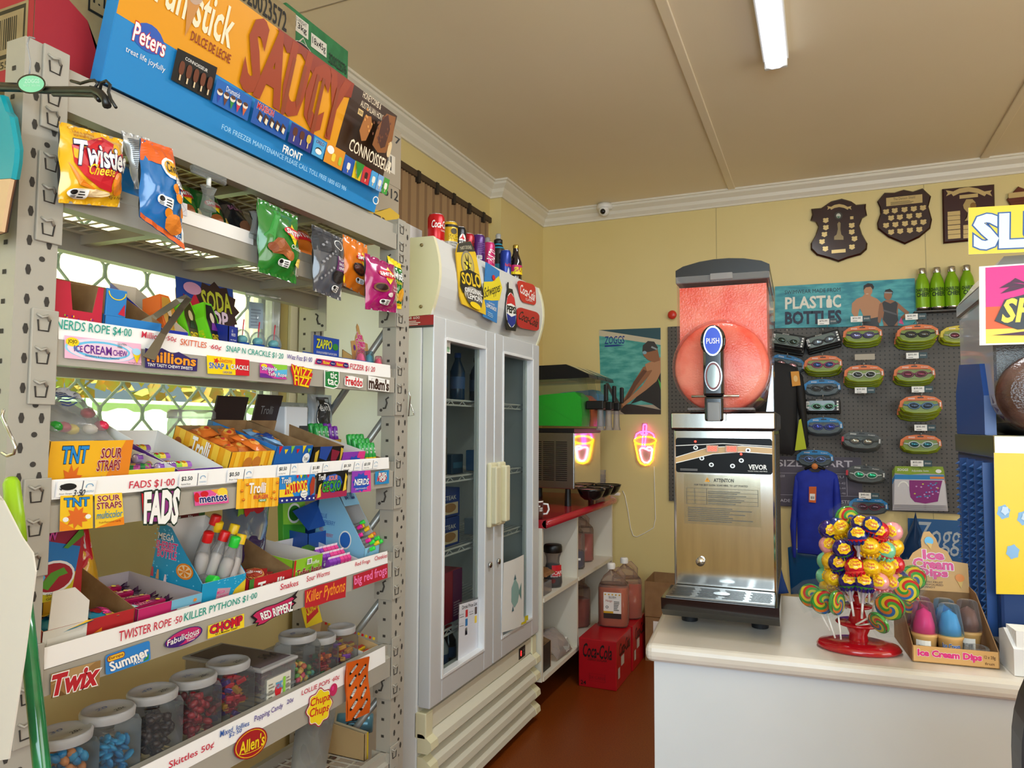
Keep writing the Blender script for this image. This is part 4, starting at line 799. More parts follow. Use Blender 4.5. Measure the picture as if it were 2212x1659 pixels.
# ================================================================ sweets on the shelves
XI = XS-.034
def ya(x, y, X=XI): return px(0, X, x, y).y
def WM(t): return Matrix.Translation(t.location) @ t.rotation_euler.to_matrix().to_4x4()
def put(o, t, loc, rot=(0, 0, 0), label=None, first=False):
    """a thing placed in the local frame of thing t (but not parented to it)"""
    from mathutils import Euler
    w = WM(t) @ Matrix.Translation(loc) @ Euler(rot).to_matrix().to_4x4()
    if first: o.location = w.translation; o.rotation_euler = w.to_euler(); o['label'] = label or o['label']; return o
    return dup(o, w.translation, w.to_euler(), label)
def tray(name, label, y0, y1, k, d, hf, hb, out, inn, tilt=0, front=None, side=None, X=XI, z=None, cat='box', group=None, notch=None, yaw=0, right=None):
    y0 += .001; y1 = y1-.001 if z else min(y1-.001, 1.889)
    if tilt and X == XI: X -= (BEAM[k][1]-DECK[k]+.016)*math.tan(tilt)+.001
    w = y1-y0; t = thing(name, label, cat, (X, (y0+y1)/2, (DECK[k] if z is None else z)+.001), (tilt, 0, pi/2+yaw), group)
    m = M(); th = .0016; a, b = -w/2, w/2
    if notch:
        P = [(a, 0), (b, 0), (b, hf), (notch[1], hf), (notch[1]-.008, hf-notch[2]), (notch[0]+.008, hf-notch[2]), (notch[0], hf), (a, hf)]
        m.prism(P, lambda u, v, h: V((u, -h, v)), -th, 0, out, inn)
    else: m.quad((a, 0, 0), (b, 0, 0), (b, 0, hf), (a, 0, hf), out, th, inn)
    m.quad((b, 0, 0), (b, d, 0), (b, d, hb), (b, 0, hf), out, th, inn); m.quad((a, d, 0), (a, 0, 0), (a, 0, hf), (a, d, hb), out, th, inn)
    m.quad((b, d, 0), (a, d, 0), (a, d, hb), (b, d, hb), out, th, inn); m.quad((a, 0, 0), (a, d, 0), (b, d, 0), (b, 0, 0), out, th, inn)
    if front: front(D(m, LF(a, 0, w, hf, 0)))
    if side: side(D(m, lambda u, v, h=0: V((a-h, d*(1-u), v*(hb+(hf-hb)*u)))))
    m.build('tray', t); return t
def header(t, x0, x1, y, z0, z1, out, draw=None, lean=.1, shape=None, th=.0016):
    """the printed header card standing up at the back of a display box"""
    m = M(); w = x1-x0; h = z1-z0
    F = lambda u, v, q=0: V((x0+w*u, y+lean*h*v-q, z0+h*v))
    P = shape or RC0; m.prism(P, F, -th, 0, out, KRAFT)
    if draw: draw(D(m, F))
    m.build('header_card', t)
# ---- shelf 3
red3 = C('#c4203c', .4); blu3 = C('#2a7fc4', .4)
def f(d):
    d.fan([(0, 0), (.78, 0), (.76, .22), (.6, .3), (.3, .36), (0, .34)], N_, 1)
    for i in range(26): d.h -= .00025; d.ell(rnd.uniform(.0, .85), rnd.uniform(.28, .42), .014, .02, rnd.choice((PK, Y_, LB, LG, PU)), 6)
    d.text('NERDS', .03, .1, .42, .32, C('#e8e2f4'), K_, .03, .06); d.text('ROPE', .45, .08, .72, .22, Y_, b=.05)
y0, y1 = ya(113, 690), ya(222, 690)
tray('sweets_box', 'red display box with torn notch and navy print at left end of third shelf', y0, y1, 3, .12, .105, .118, red3, KRAFT, .06, f, notch=(-.02, .035, .05))
def f(d):
    d.rect(0, 0, .34, 1, blu3); d.rect(.34, 0, 1, .28, C('#e9e5dc')); d.fan([(.18, .5), (.3, .62), (.3, .3)], red3, 1); d.ring(.18, .95, .12, .12, .25, Y_, 14, pi, 2*pi)
t = tray('sweets_box', 'open kraft lined box with blue printed front right of the red box', ya(226, 690), ya(350, 715), 3, .16, .055, .13, blu3, KRAFT, .06, lambda d: (d.rect(.3, 0, 1, .5, C('#e9e5dc')), d.fan([(.1, .3), (.2, .7), (.25, .2)], red3, 1)))
m = M(); m.box(-.063, .001, .055, -.02, .006, .108, blu3, .001); d = D(m, LF(-.063, .055, .043, .053, .001)); d.ring(.5, .9, .45, .3, .12, Y_, 14, pi, 2*pi); d.fan([(.6, .1), (.9, .5), (.95, .05)], red3, 1); m.build('front_flap', t)
m = M(); m.box(-.035, -.012, 0, .035, .012, .012, C('#3c2a5c', .25), .004); D(m, LF(-.03, .002, .06, .008, -.012)).lines(.1, .1, .9, .9, 3, C('#a8a4c0')); b = m.build('chew_bar', None, 'dark purple wrapped chew bar inside the open kraft box', 'sweet'); put(b, t, (.0, .06, .004), (0, 0, .5), first=True)
dbl = C('#1c34a8', .35)
def f(d): d.rect(0, 0, 1, 1, dbl); d.ell(.35, .6, .2, .25, C('#b98a9a')); d.ell(.3, .6, .06, .09, Y_); d.ell(.42, .6, .06, .09, Y_); d.ell(.75, .35, .14, .16, LG)
tray('sweets_box', 'dark blue display box with sloping side behind the tongs', ya(352, 715), ya(408, 722), 3, .17, .045, .145, dbl, C('#d8c9b4'), .06, None, f)
def f(d): d.rect(0, 0, 1, 1, C('#3a6cb8')); d.poly([(.35, 1), (1, .5), (1, 1)], O_)
tray('sweets_box', 'blue and orange display box wrapped in clear film at the back of third shelf', ya(268, 640, -1.42), ya(360, 650, -1.42), 3, .09, .12, .16, C('#e0701c', .3), KRAFT, .0, lambda d: (d.rect(0, 0, .3, 1, C('#3a6cb8')), d.text('TWISTED\nCHEW', .4, .3, .9, .8, K_, b=.05)), f, X=-1.42)
# coffin shaped boxes
def coffin(label, p, body, edge, face, ts):
    hy = .052; P = [(-.30, 0), (.30, 0), (.5, .68), (.28, 1), (-.28, 1), (-.5, .68)]
    t = thing('coffin_box', label, 'sweets box', (p[0]-.012, p[1], p[2]+.0135), (-.28, 0, pi/2+.25), 'coffin shaped sweet boxes'); m = M()
    F = lambda u, v, h=0: V((u*.056, -h, v*.118)); m.prism(P, F, -.042, 0, body, body)
    d = D(m, F); d.poly([(u*.86, .03+v*.94) for u, v in P], edge); d.poly([(u*.78, .05+v*.9) for u, v in P], face)
    d.text('CRAZY\nCOFFIN', -.26, .1, .28, .34, ts, K_, .03, .05); d.ell(.02, .68, .14, .11, C('#d8c0a0') if face is not K_ else C('#e8d9c4'), 12); d.poly([(-.22, .42), (.26, .42), (.12, .58), (-.08, .58)], K_ if face is not K_ else PU)
    d2 = D(m, lambda u, v, h=0: V((-.056*(.3+.2*v/1)-h, .042*(1-u), v*.118*.68))); d2.text('CRAZY COFFIN', .2, .1, .5, .9, Y_, rot=pi/2); m.build('carton', t); return t
gc = C('#6fd21e', .35); oc = C('#e8702a', .35)
coffin('orange coffin shaped sweet box leaning behind the tongs', (px(0, -1.27, 383, 722).x, ya(390, 722, -1.27), 1.556), oc, oc, C('#c8922e'), C('#e8d23a'))
coffin('lime green coffin shaped sweet box, left one of the pair', (-1.275, ya(436, 735, -1.275), 1.556), gc, gc, C('#3c2a14'), Y_)
coffin('lime green coffin shaped sweet box, right one of the pair', (-1.262, ya(482, 740, -1.262), 1.556), gc, gc, K_, Y_)
# soda pop header box at the back
t = tray('sweets_box', 'purple and blue display box with tall printed header at back of third shelf', ya(395, 640, -1.45), ya(508, 650, -1.45), 3, .06, .06, .10, C('#5a1c6a', .4), KRAFT, 0, None, X=-1.45)
def f(d):
    d.rect(0, .5, 1, 1, C('#24489c')); d.fan(star(.66, .62, .44, .36, 12, 1.0), C('#3c2420'), 1); d.text('SODA', .42, .56, .94, .88, C('#c8c83a'), K_, .04, .05, 0, .05); d.text('POP', .46, .3, .86, .56, C('#e4c8d8'), K_, .04, .06); d.rect(.14, .14, .36, .5, C('#a81c38')); d.ell(.25, .52, .14, .05, C('#c84a6a')); d.text('SODA\nPOP', .17, .22, .33, .4, Y_); d.fan([(.1, .75), (.2, .62), (.3, .8), (.38, .62), (.3, .55), (.15, .55)], C('#c81c38'), 1); d.ell(.26, .86, .15, .1, C('#d89ab8')); d.fan([(.6, .12), (.78, .22), (.78, .17), (.97, .17), (.97, .05), (.78, .05), (.78, .0)], C('#b83060'), 1); d.text('POPPING CANDY', .75, .07, .95, .14, W_)
header(t, -.095, .095, .0, .055, .215, C('#4a1a60', .4), f, .12, [(0, 0), (1, 0), (1, .55), (.97, .75), (.9, .95), (.75, 1), (.2, .95), (.03, .9), (0, .8)])
# soda cups with dome lids
def soda_cup(p, lab):
    t = thing('soda_candy_cup', lab, 'sweets cup', p, (0, 0, pi/2), 'dome lidded candy cups')
    m = M(); m.lathe([(0, 0), (.014, 0), (.0175, .042), (0, .042)], C('#1a4a9a', .3), 16); d = D(m, CF(.0163, .004, .04, -1.2, 1.2), n=(6, 1)); d.text('SODA', .15, .3, .85, .8, Y_, b=.04); m.build('cup', t)
    m = M(); m.ball((0, 0, .05), .0135, C('#2f9aa0', .3), 12, sz=.8); m.build('candy_top', t)
    m = M(); m.lathe([(.019, .042), (.020, .044), (.019, .054), (.015, .066), (.008, .073), (.003, .075)], clear('#eef8f8', .14), 16); m.build('dome_lid', t)
    m = M(); m.tube([(0, 0, .05), (.008, .003, .10)], .0016, C('#c4203c', .3), 6); m.build('straw', t); return t
for i, (x, y) in enumerate(((522, 752), (556, 757), (590, 762))): soda_cup((-1.273, ya(x, y, -1.273), 1.555), 'clear dome lidded candy cup with straw, %s of three on third shelf' % ('left one', 'middle one', 'right one')[i])
t = tray('sweets_box', 'dark blue upright card tray left of the dome lidded cups', ya(492, 748, -1.255), ya(514, 750, -1.255), 3, .05, .075, .085, C('#1c2f86', .4), KRAFT, 0, lambda d: (d.text('12\nPIECES', .3, .7, .7, .9, W_), d.text('Net Weight', .2, .55, .8, .6, W_), d.text('180g', .25, .4, .75, .52, W_)), X=-1.255)
# clear zip bag
m = M(); q = QF(*[V((X, px(0, X, a, b).y, px(0, X, a, b).z)) for X, (a, b) in ((-1.5, (530, 628)), (-1.5, (606, 640)), (-1.46, (602, 745)), (-1.46, (528, 745)))])
m.grid(lambda u, v: q(u, v, .012*sin(pi*u)*sin(pi*v)+.003*sin(20*u+9*v)), 12, 12, clear('#f2f6f6', .22, .1)); m.grid(lambda u, v: q(u, v, -.012*sin(pi*u)*sin(pi*v)), 8, 8, clear('#f2f6f6', .22, .1)); d = D(m, q, .001); d.rect(.1, .3, .5, .8, C('#b9cfe4')); d.lines(.15, .35, .45, .7, 6, C('#8a9ab0')); d.rect(0, .93, 1, .96, PAPER)
m.build('zip_bag', None, 'clear zip bag with pale blue card at back of third shelf', 'plastic bag')
# fizzer sticks
t = tray('sweets_box', 'low maroon tray of pink wrapped chew sticks on third shelf', ya(618, 770), ya(728, 785), 3, .15, .028, .05, C('#7a1830', .4), C('#4a2a20', .7), .08)
proto = None
for k in range(7):
    m = M() if proto is None else None
    if m:
        m.box(-.058, -.006, 0, .058, .006, .009, C('#c4205a', .3), .002); d = D(m, lambda u, v, h=0: V((-.058+.116*u, -.006+.012*v, .009+h)))
        for q in range(3): d.ell(.08+.42*q, .5, .06, .4, N_, 12); d.text('Beacon', .04+.42*q, .38, .12+.42*q, .6, W_)
        for q in range(2): d.text('fizzer', .18+.42*q, .2, .40+.42*q, .8, Y_, b=.03)
        d = D(m, LF(-.058, .001, .116, .007, -.006)); [d.text('fizzer', .18+.42*q, .1, .40+.42*q, .9, Y_, b=.03) for q in range(2)]
        proto = m.build('chew_stick', None, 'pink wrapped chew stick in the low maroon tray', 'sweet', 'chew sticks in the maroon tray'); put(proto, t, (rnd.uniform(-.003, .003), .012, .003+.011*1), (0, 0, rnd.uniform(-.05, .05)), None, True)
    else: put(proto, t, (rnd.uniform(-.003, .003), .012+.018*k, .003+.011*(k % 2 == 0)), (0, 0, rnd.uniform(-.05, .05)))
# blue chew box
zb = C('#1a4cb4', .35)
zap = lambda d: (d.text('ZAPPO', .1, .45, .7, .85, C('#d8d83a'), K_, .05, .06, .15), d.ell(.84, .6, .12, .16, G_), d.text('SOUR BLUE RASPBERRY FLAVOUR CHEWS', .1, .2, .9, .3, W_))
t = tray('sweets_box', 'blue open chew box with upright printed lid at right of third shelf', ya(742, 786), ya(800, 797), 3, .15, .04, .05, zb, C('#a89880'), .10, lambda d: d.text('ZAPPO', .15, .3, .7, .85, C('#d8d83a'), K_, .05, .06, .15))
header(t, -.075, .045, .10, .035, .10, zb, zap, .1)
# small kraft dips box with candy cones
def conecup(name, p, col, lab, s=1.0, rot=0):
    t = thing(name, lab, 'candy cone', p, (0, 0, rot), 'plastic domed candy cones')
    m = M(); m.lathe([(0, 0), (.017*s, 0), (.021*s, .038*s), (.0225*s, .04*s), (.0225*s, .046*s), (0, .046*s)], C('#d8ac6a', .45), 18); m.build('cone', t)
    m = M(); m.lathe([(0, .046*s), (.019*s, .046*s), (.018*s, .06*s), (.012*s, .082*s), (0, .09*s)], C(col, .35), 16); m.build('candy_filling', t)
    m = M(); m.lathe([(.0235*s, .046*s), (.0235*s, .05*s), (.0165*s, .098*s), (.013*s, .1005*s), (0, .1005*s)], clear('#%02x%02x%02x' % tuple(int(255-(255-int(col[i:i+2], 16))*.35) for i in (1, 3, 5)), .06), 18); m.build('dome_lid', t); return t
kb = C('#cf9f62', .6)
def dips(d, big=True):
    d.text('Ice', .42, .72, .68, .92, PK, W_, .06, .09); d.text('Cream', .28, .5, .8, .72, PK, W_, .06, .09); d.text('Dips', .34, .28, .72, .5, PK, W_, .06, .09); d.text('WITH FRUIT\nFLAVOURED\nCANDY', .38, .06, .66, .22, BR)
    for u, v, c in ((.14, .4, PU), (.88, .3, O_)): d.fan([(u-.05, v), (u+.05, v), (u+.01, v-.2)], C('#e8c06a'), 1); d.ell(u, v+.03, .06, .09, c, 12)
DIPS = [(0, 0), (1, 0), (1, .62), (.8, .66), (.74, .86), (.62, .9), (.58, 1.12), (.5, 1.2), (.42, 1.1), (.42, .92), (.3, .78), (.25, .66), (0, .62)]
t = tray('sweets_box', 'small kraft candy cone box with printed header at right of third shelf', ya(778, 735, -1.34), 1.889, 3, .07, .05, .09, kb, KRAFT, 0, X=-1.34)
header(t, -.045, .045, -.004, .045, .15, kb, dips, .15, DIPS)
conecup('candy_cone_cup', (-1.312, ya(779, 775, -1.312), 1.555), '#e87aa4', 'pink candy cone in front of small kraft box on third shelf', .8)
conecup('candy_cone_cup', (-1.312, ya(797, 775, -1.312), 1.555), '#6ab4c4', 'blue candy cone in front of small kraft box on third shelf', .8)
conecup('candy_cone_cup', (-1.272, ya(817, 800, -1.272), 1.556), '#e8708c', 'pink candy cone standing alone at right end of third shelf', .62)
# metal tongs hooked over the strip
m = M(); P = [px(0, X, *p) for X, p in ((-1.19, (322, 775)), (-1.20, (352, 722)), (-1.235, (392, 665)), (-1.245, (408, 645)), (-1.25, (403, 642)), (-1.262, (385, 650)), (-1.28, (335, 684)), (-1.29, (310, 702)))]
for a, b in zip(P[:-1], P[1:]): pass
for seg, w in ((P, .0065),):
    vs = []; fs = []
    for i, p in enumerate(seg):
        d0 = (seg[min(i+1, 7)]-seg[max(i-1, 0)]).normalized(); s = d0.cross(V((.7, -.6, .3))).normalized()*(.011 if i in (0, 7) else w); n = d0.cross(s).normalized()*.0012
        vs += [p-s-n, p+s-n, p+s+n, p-s+n]
    for i in range(7):
        for j in range(4): fs.append((4*i+j, 4*i+(j+1) % 4, 4*i+4+(j+1) % 4, 4*i+4+j))
    fs += [(0, 1, 2, 3), (28, 29, 30, 31)]; m.add(vs, fs, C('#8a8478', .25, .9), 0)
m.build('tongs', None, 'metal serving tongs hooked over the third shelf price strip', 'tongs')
# ---- shelf 4
yl = C('#f2b81c', .4)
def f(d): d.rect(0, 0, 1, 1, C('#f2b41c')); d.poly([(.6, 0), (1, 0), (1, 1), (.9, 1)], C('#e8861c')); d.text('TNT', .14, .62, .44, .9, C('#1f86cf'), K_, .05, .05); d.poly(star(.28, .3, .3, .17, 9, 2.2, .3), C('#e06a1c')); d.text('SOUR', .6, .68, .86, .86, MR, W_, .04, .04); d.text('STRAPS', .57, .45, .86, .64, MR, W_, .04, .04); d.text('multicolor', .52, .18, .86, .36, C('#2d86b8'), sh=.25)
t = tray('sweets_box', 'yellow and orange display box with white inside at left of fourth shelf', ya(98, 1030), ya(279, 1022), 4, .20, .105, .15, yl, C('#e6e3de'), .16, f, notch=(-.0, .03, .03))
def crinkle(name, lab, F0, mat, th, cat, seed, draw=None, group=None, nu=14, nv=12):
    r = random.Random(seed); ph = [r.uniform(0, 6) for _ in range(4)]
    bl = lambda u, v: th*max(sin(pi*u), 0)**.5*max(sin(pi*v), 0)**.5+th*.22*(sin(11*u+ph[0]+6*v)*sin(9*v+ph[1])+.5*sin(23*u+ph[2])*sin(19*v+ph[3]))*min(1, 6*u*(1-u), 6*v*(1-v)+.1)
    m = M(); m.grid(lambda u, v: F0(u, v, bl(u, v)), nu, nv, mat, 1); m.grid(lambda u, v: F0(1-u, v, -.5*bl(1-u, v)-.0004), nu, nv, mat, 1)
    if draw: draw(D(m, lambda u, v, h=0: F0(u, v, bl(u, v)+h), .0012, .0005, (5, 5)))
    return m.build(name, None, lab, cat, group)
film = clear('#f4f6f6', .24, .08)
w = WM(t)
m = M(); m.grid(lambda u, v: w @ V((-.01+.07*u, .02+.15*v, .045+.075*v+.01*cos(pi*u))), 8, 6, C('#7fae22', .3)); m.build('green_insert', t) if False else None
m = M(); m.grid(lambda u, v: V((-.02+.085*u, .005+.16*v, .05+.06*v+.012*cos(2*pi*u))), 8, 6, C('#8ab82a', .3)); m.build('green_lining', t)
F = lambda u, v, h=0: w @ V((-.075+.14*u+.0*v, .03+.15*v-h*.4, .10+.07*v+h))
crinkle('lolly_bag', 'crinkled clear bag of mixed sweets lying over the yellow box', F, film, .035, 'sweets bag', 5, lambda d: (d.rect(.45, .55, .8, .95, C('#e8e8f0')), d.barcode(.66, .62, .88, .9, n=12), d.lines(.4, .4, .65, .75, 9, C('#4a5a9a'))))
for i, (c, x, y, z) in enumerate((('#2f9a3a', -.045, .05, .105), ('#c4304a', -.025, .055, .103), ('#e0c02a', -.005, .06, .098), ('#e0203c', .045, .09, .125), ('#c8405a', -.06, .09, .13), ('#f0e4d8', .025, .05, .10), ('#d83050', .055, .06, .105))):
    m = M(); m.ball((0, 0, 0), .013, C(c, .25), 10, sy=1.2, sz=.8); o = m.build('jelly_sweet', None, ('green', 'dark red', 'yellow', 'bright red', 'pink', 'cream', 'crimson')[i]+' jelly sweet inside the crinkled clear bag', 'sweet'); put(o, t, (x, y, z+.008), first=True)
# fads tray of striped rolls
t = tray('sweets_box', 'low yellow fronted white tray of striped sweet rolls on fourth shelf', ya(270, 1028), ya(380, 1020), 4, .21, .045, .06, C('#f0d22a', .4), C('#ecebe8'), .20, lambda d: d.text('Trolli', .1, .2, .4, .8, C('#1c6fb4')))
def roll(cols, lab, grp, r=.009, L=.055, name='sweet_roll'):
    m = M(); n = len(cols)
    for i, c in enumerate(cols): m.lathe([(r, L*i/n), (r, L*(i+1)/n)], C(c, .25, .2), 12)
    m.lathe([(0, -.001), (r*.9, -.001), (r, .001)], C(cols[0], .3), 12); m.lathe([(r, L), (r*.9, L+.002), (0, L+.002)], C(cols[-1], .3), 12)
    return m.build(name, None, lab, 'sweet roll', grp)
fr = roll(['#7ab83a', '#2f8a3a', '#c88a4a', '#7a3a8a', '#2f8a4a', '#b84a9a'], 'striped foil sweet roll lying in the low white tray', 'striped rolls in the white tray')
k = 0
for x, y, z, a in ((-.045, .035, .012, .1), (-.024, .035, .012, .15), (-.003, .036, .012, .05), (.018, .036, .012, .1), (.038, .04, .012, .2), (-.035, .06, .028, .9), (0, .07, .026, 1.1), (-.04, .10, .03, .6), (.0, .11, .014, .4), (.036, .04, .030, 2.2)):
    put(fr, t, (x, y+.02, z), (pi/2-.1, 0, a-.1 if a < 2 else a), None, k == 0); k += 1
# rainbow mentos tray
t = tray('sweets_box', 'purple edged white tray of wrapped mint rolls on fourth shelf', ya(384, 1020), ya(484, 1010), 4, .225, .04, .065, C('#5a2a9a', .35), C('#ecebe8'), .26, lambda d: (d.rect(.0, .0, .35, 1, C('#b02a8a')), d.text('mentos', .4, .2, .95, .85, W_, N_, .04, .05)))
def mroll():
    m = M(); r, L = .0095, .082
    m.lathe([(0, -.002), (r*.8, -.002), (r, .001), (r, L-.001), (r*.8, L+.002), (0, L+.002)], C('#c9b4dc', .25, .2), 12, T=Matrix.Rotation(pi/2, 4, 'Y'))
    F = CF(r, 0, L, -1.4, 1.4); T = Matrix.Rotation(pi/2, 4, 'Y') @ Matrix.Rotation(-pi/2, 4, 'Z'); F2 = lambda u, v, h=0: T @ F(v, u, h)
    d = D(m, F2, n=(4, 6)); d.rect(0, 0, .5, 1, C('#8a4ab0')); d.rect(.5, 0, .68, 1, LG); d.rect(.68, .0, .86, 1, C('#e8d84a')); d.rect(.86, 0, 1, 1, C('#9a5ab8')); d.text('mentos', .05, .25, .5, .75, W_, N_, .05, .05); d.n = (1, 1); d.ell(.6, .5, .05, .25, R_, 10); d.ell(.78, .5, .05, .25, O_, 10); d.barcode(.7, .3, .84, .7, n=8)
    return m.build('mint_roll', None, 'purple and green wrapped mint roll stacked in the purple edged tray', 'sweet roll', 'mint rolls in the purple edged tray')
mr = mroll()
for k in range(9): put(mr, t, (-.043+.002*(k % 2), .016+.0222*k, .012+.013*(k % 3 == 1)), (0, 0, 0), None, k == 0)
# three boxes of jelly packs
def packs(t, lab, grp, col, n, sz, seed, draw=None, z=.025, area=None, clr=None):
    r = random.Random(seed); o = None
    for k in range(n):
        loc = (r.uniform(*area[0]), r.uniform(*area[1]), z+r.uniform(0, .022)); rot = (r.uniform(-.35, .35), r.uniform(-.3, .3), r.uniform(0, 6.3))
        if o is None:
            F0 = lambda u, v, h=0: V(((u-.5)*sz[0], (v-.5)*sz[1], h)); ph = r.uniform(0, 6)
            bl = lambda u, v: sz[2]*max(sin(pi*min(1, max(0, (u-.12)/.76))), 0)**.5*max(sin(pi*v), 0)**.6+.0012*sin(17*u+ph)*sin(13*v)
            m = M(); m.grid(lambda u, v: F0(u, v, bl(u, v)), 12, 8, col, 1); m.grid(lambda u, v: F0(1-u, v, -bl(1-u, v)*.7-.0003), 8, 6, col, 1)
            if draw: draw(D(m, lambda u, v, h=0: F0(u, v, bl(u, v)+h), .0008, .0004, (4, 3)))
            o = m.build('jelly_pack', None, lab, 'sweets packet', grp); put(o, t, loc, rot, None, True)
        else: put(o, t, loc, rot)
def bs(d): 
    for q in range(5): d.rect(.1+.2*q, 0, .2+.2*q, 1, C('#f6c53a'))
    d.ell(.35, .5, .05, .14, C('#a8551c'), 8); d.ell(.75, .4, .05, .14, C('#a8551c'), 8)
def f(d): bs(d); d.ell(.4, .62, .1, .2, C('#c87a2a')); d.ell(.6, .64, .1, .2, C('#c87a2a')); d.rect(.24, .28, .72, .46, R_); d.text('ORIGINAL', .28, .31, .68, .42, W_)
def g(d): bs(d); d.text('Trolli', .35, .4, .66, .95, W_, C('#d89018'), .03, .05, .1); d.ell(.12, .6, .06, .14, C('#a8551c'), 10)
t = tray('sweets_box', 'orange and yellow striped box full of wrapped jelly burgers on fourth shelf', ya(494, 1005), ya(587, 1000), 4, .19, .075, .08, C('#f0a81c', .4), KRAFT, .30, f, g)
packs(t, 'clear and orange wrapped jelly burger heaped in the striped box', 'jelly burgers in the striped box', C('#d8702a', .2, 0), 13, (.062, .04, .012), 3, lambda d: (d.ell(.5, .5, .22, .32, C('#e8943a'), 14, 2), d.ell(.45, .45, .12, .2, C('#e8c85a'), 10), d.ell(.58, .5, .1, .15, C('#c83a2a'), 10)), .05, ((-.035, .035), (.03, .155)))
def f(d): d.rect(0, 0, 1, 1, C('#1c62b0')); [d.poly([(.05+.16*k, 1-.1*(k % 2)), (.15+.16*k, 1-.1*(k % 2)), (.1+.16*k, .75)], (R_, Y_, LG)[k % 3]) for k in range(6)]; d.ell(.86, .6, .1, .16, W_); d.text('Yuma!', .8, .52, .92, .66, K_); d.fan([(.7, 0), (.9, 0), (.88, .3), (.75, .3)], C('#a8301c'), 1)
t = tray('sweets_box', 'blue bunting printed box of wrapped jelly hot dogs on fourth shelf', ya(590, 1003), ya(669, 998), 4, .24, .085, .085, C('#2a7cc8', .4), KRAFT, .28, f, lambda d: d.rect(0, 0, 1, 1, C('#2a7cc8')))
m = M(); m.box(-.055, .24, .082, .055, .245, .15, C('#2a1c1c', .5)); m.build('open_lid', t)
packs(t, 'pale blue wrapped jelly hot dog in the blue bunting box', 'jelly hot dogs in the blue box', C('#8ab4dc', .2, .1), 8, (.075, .036, .010), 9, lambda d: (d.rect(.1, .1, .5, .9, C('#24469a')), d.ell(.62, .5, .14, .25, C('#e8902a'), 10, 2)), .05, ((-.02, .02), (.03, .17)))
def f(d): d.rect(0, 0, 1, 1, K_); d.fan([(.2, 1), (.6, 1), (.5, .5), (.25, .6)], C('#24489c'), 1); d.fan([(.6, .9), (.9, .8), (.8, .3), (.65, .5)], C('#8a1c34'), 1); d.fan([(.0, .1), (.12, .3), (.08, .8), (.18, .9), (.2, .4), (.12, .0)], C('#d8b43a'), 1); d.fan([(.85, .2), (.97, .5), (.9, .95), (1, .9), (1, .1)], C('#d8b43a'), 1); d.text('SOUR', .5, .02, .72, .2, O_, b=.04)
t = tray('sweets_box', 'black gecko printed box of dark packets on fourth shelf', ya(671, 998), ya(737, 990), 4, .24, .08, .085, K_, KRAFT, .28, f)
m = M(); m.box(-.05, .24, .08, .05, .245, .16, C('#2a1c1c', .5)); D(m, LF(-.05, .08, .1, .08, .239)).text('Trolli', .2, .3, .7, .6, C('#8a8a8a')); m.build('open_lid', t)
packs(t, 'dark green and black jelly packet in the gecko printed box', 'gecko jelly packets', C('#2a2a24', .2, .1), 6, (.08, .04, .009), 21, lambda d: (d.text('Trolli', .3, .3, .8, .7, W_, b=.05), d.ell(.2, .4, .12, .25, LG, 10, 2)), .03, ((-.02, .02), (.03, .15)))
t = tray('sweets_box', 'purple and pink box with white inside right of the gecko box', ya(739, 992), ya(788, 985), 4, .20, .06, .07, C('#8d3ab0', .4), C('#e4ddd8'), .22, lambda d: (d.poly([(.5, 0), (1, 0), (1, 1), (.7, 1)], PK), d.poly(star(.55, .42, .4, .3, 9, 1.2), C('#1f4fb4')), d.text('NERDS', .25, .1, .9, .5, W_, N_, .05, .05)))
# push pops
def pushpop(col, lab, grp):
    m = M(); m.lathe([(0, 0), (.0085, 0), (.0085, .012)], Y_, 12); m.lathe([(.0085, .012), (.0095, .014), (.0095, .05), (.0085, .056), (0, .058)], C(col, .25), 12)
    D(m, CF(.0095, .018, .046, -.9, .9), n=(4, 1)).text('PUSH\nPOP', .2, .2, .8, .8, W_, b=.05); return m.build('push_pop', None, lab, 'lollipop', grp)
t = tray('sweets_box', 'small blue tray of green push up pops at right end of fourth shelf', ya(793, 985), ya(848, 972), 4, .12, .035, .05, C('#2a80b8', .4), KRAFT, .15, lambda d: d.text('PUSH POP', .2, .2, .8, .8, W_, b=.04))
pp = pushpop('#2fa045', 'green capped push up pop in small blue tray', 'green push up pops'); k = 0
for i in range(3):
    for j in range(4): put(pp, t, (-.030+.0205*j, .022+.022*i, .022+.01*i), (-.3, 0, rnd.uniform(0, .4)), None, k == 0); k += 1
t = tray('sweets_box', 'orange and yellow box holding green and purple pops behind fourth shelf', ya(660, 940, -1.47), ya(745, 945, -1.47), 4, .07, .09, .10, C('#f0b02a', .4), KRAFT, .1, X=-1.42)
k = 0
for col, lab, g, xs in (('#2fa045', 'green push up pop in the orange box at the back', 'green pops in the orange box', (-.045, -.024, -.003)), ('#7a2aa0', 'purple push up pop in the orange box at the back', 'purple pops in the orange box', (.02, .042))):
    pp = None
    for x in xs:
        for y in (.012, .034):
            if pp is None: pp = pushpop(col, lab, g); put(pp, t, (x, y, .075), (-.25, 0, .2), None, True)
            else: put(pp, t, (x, y, .075+.006*(y > .02)), (-.25, 0, rnd.uniform(0, .4)))
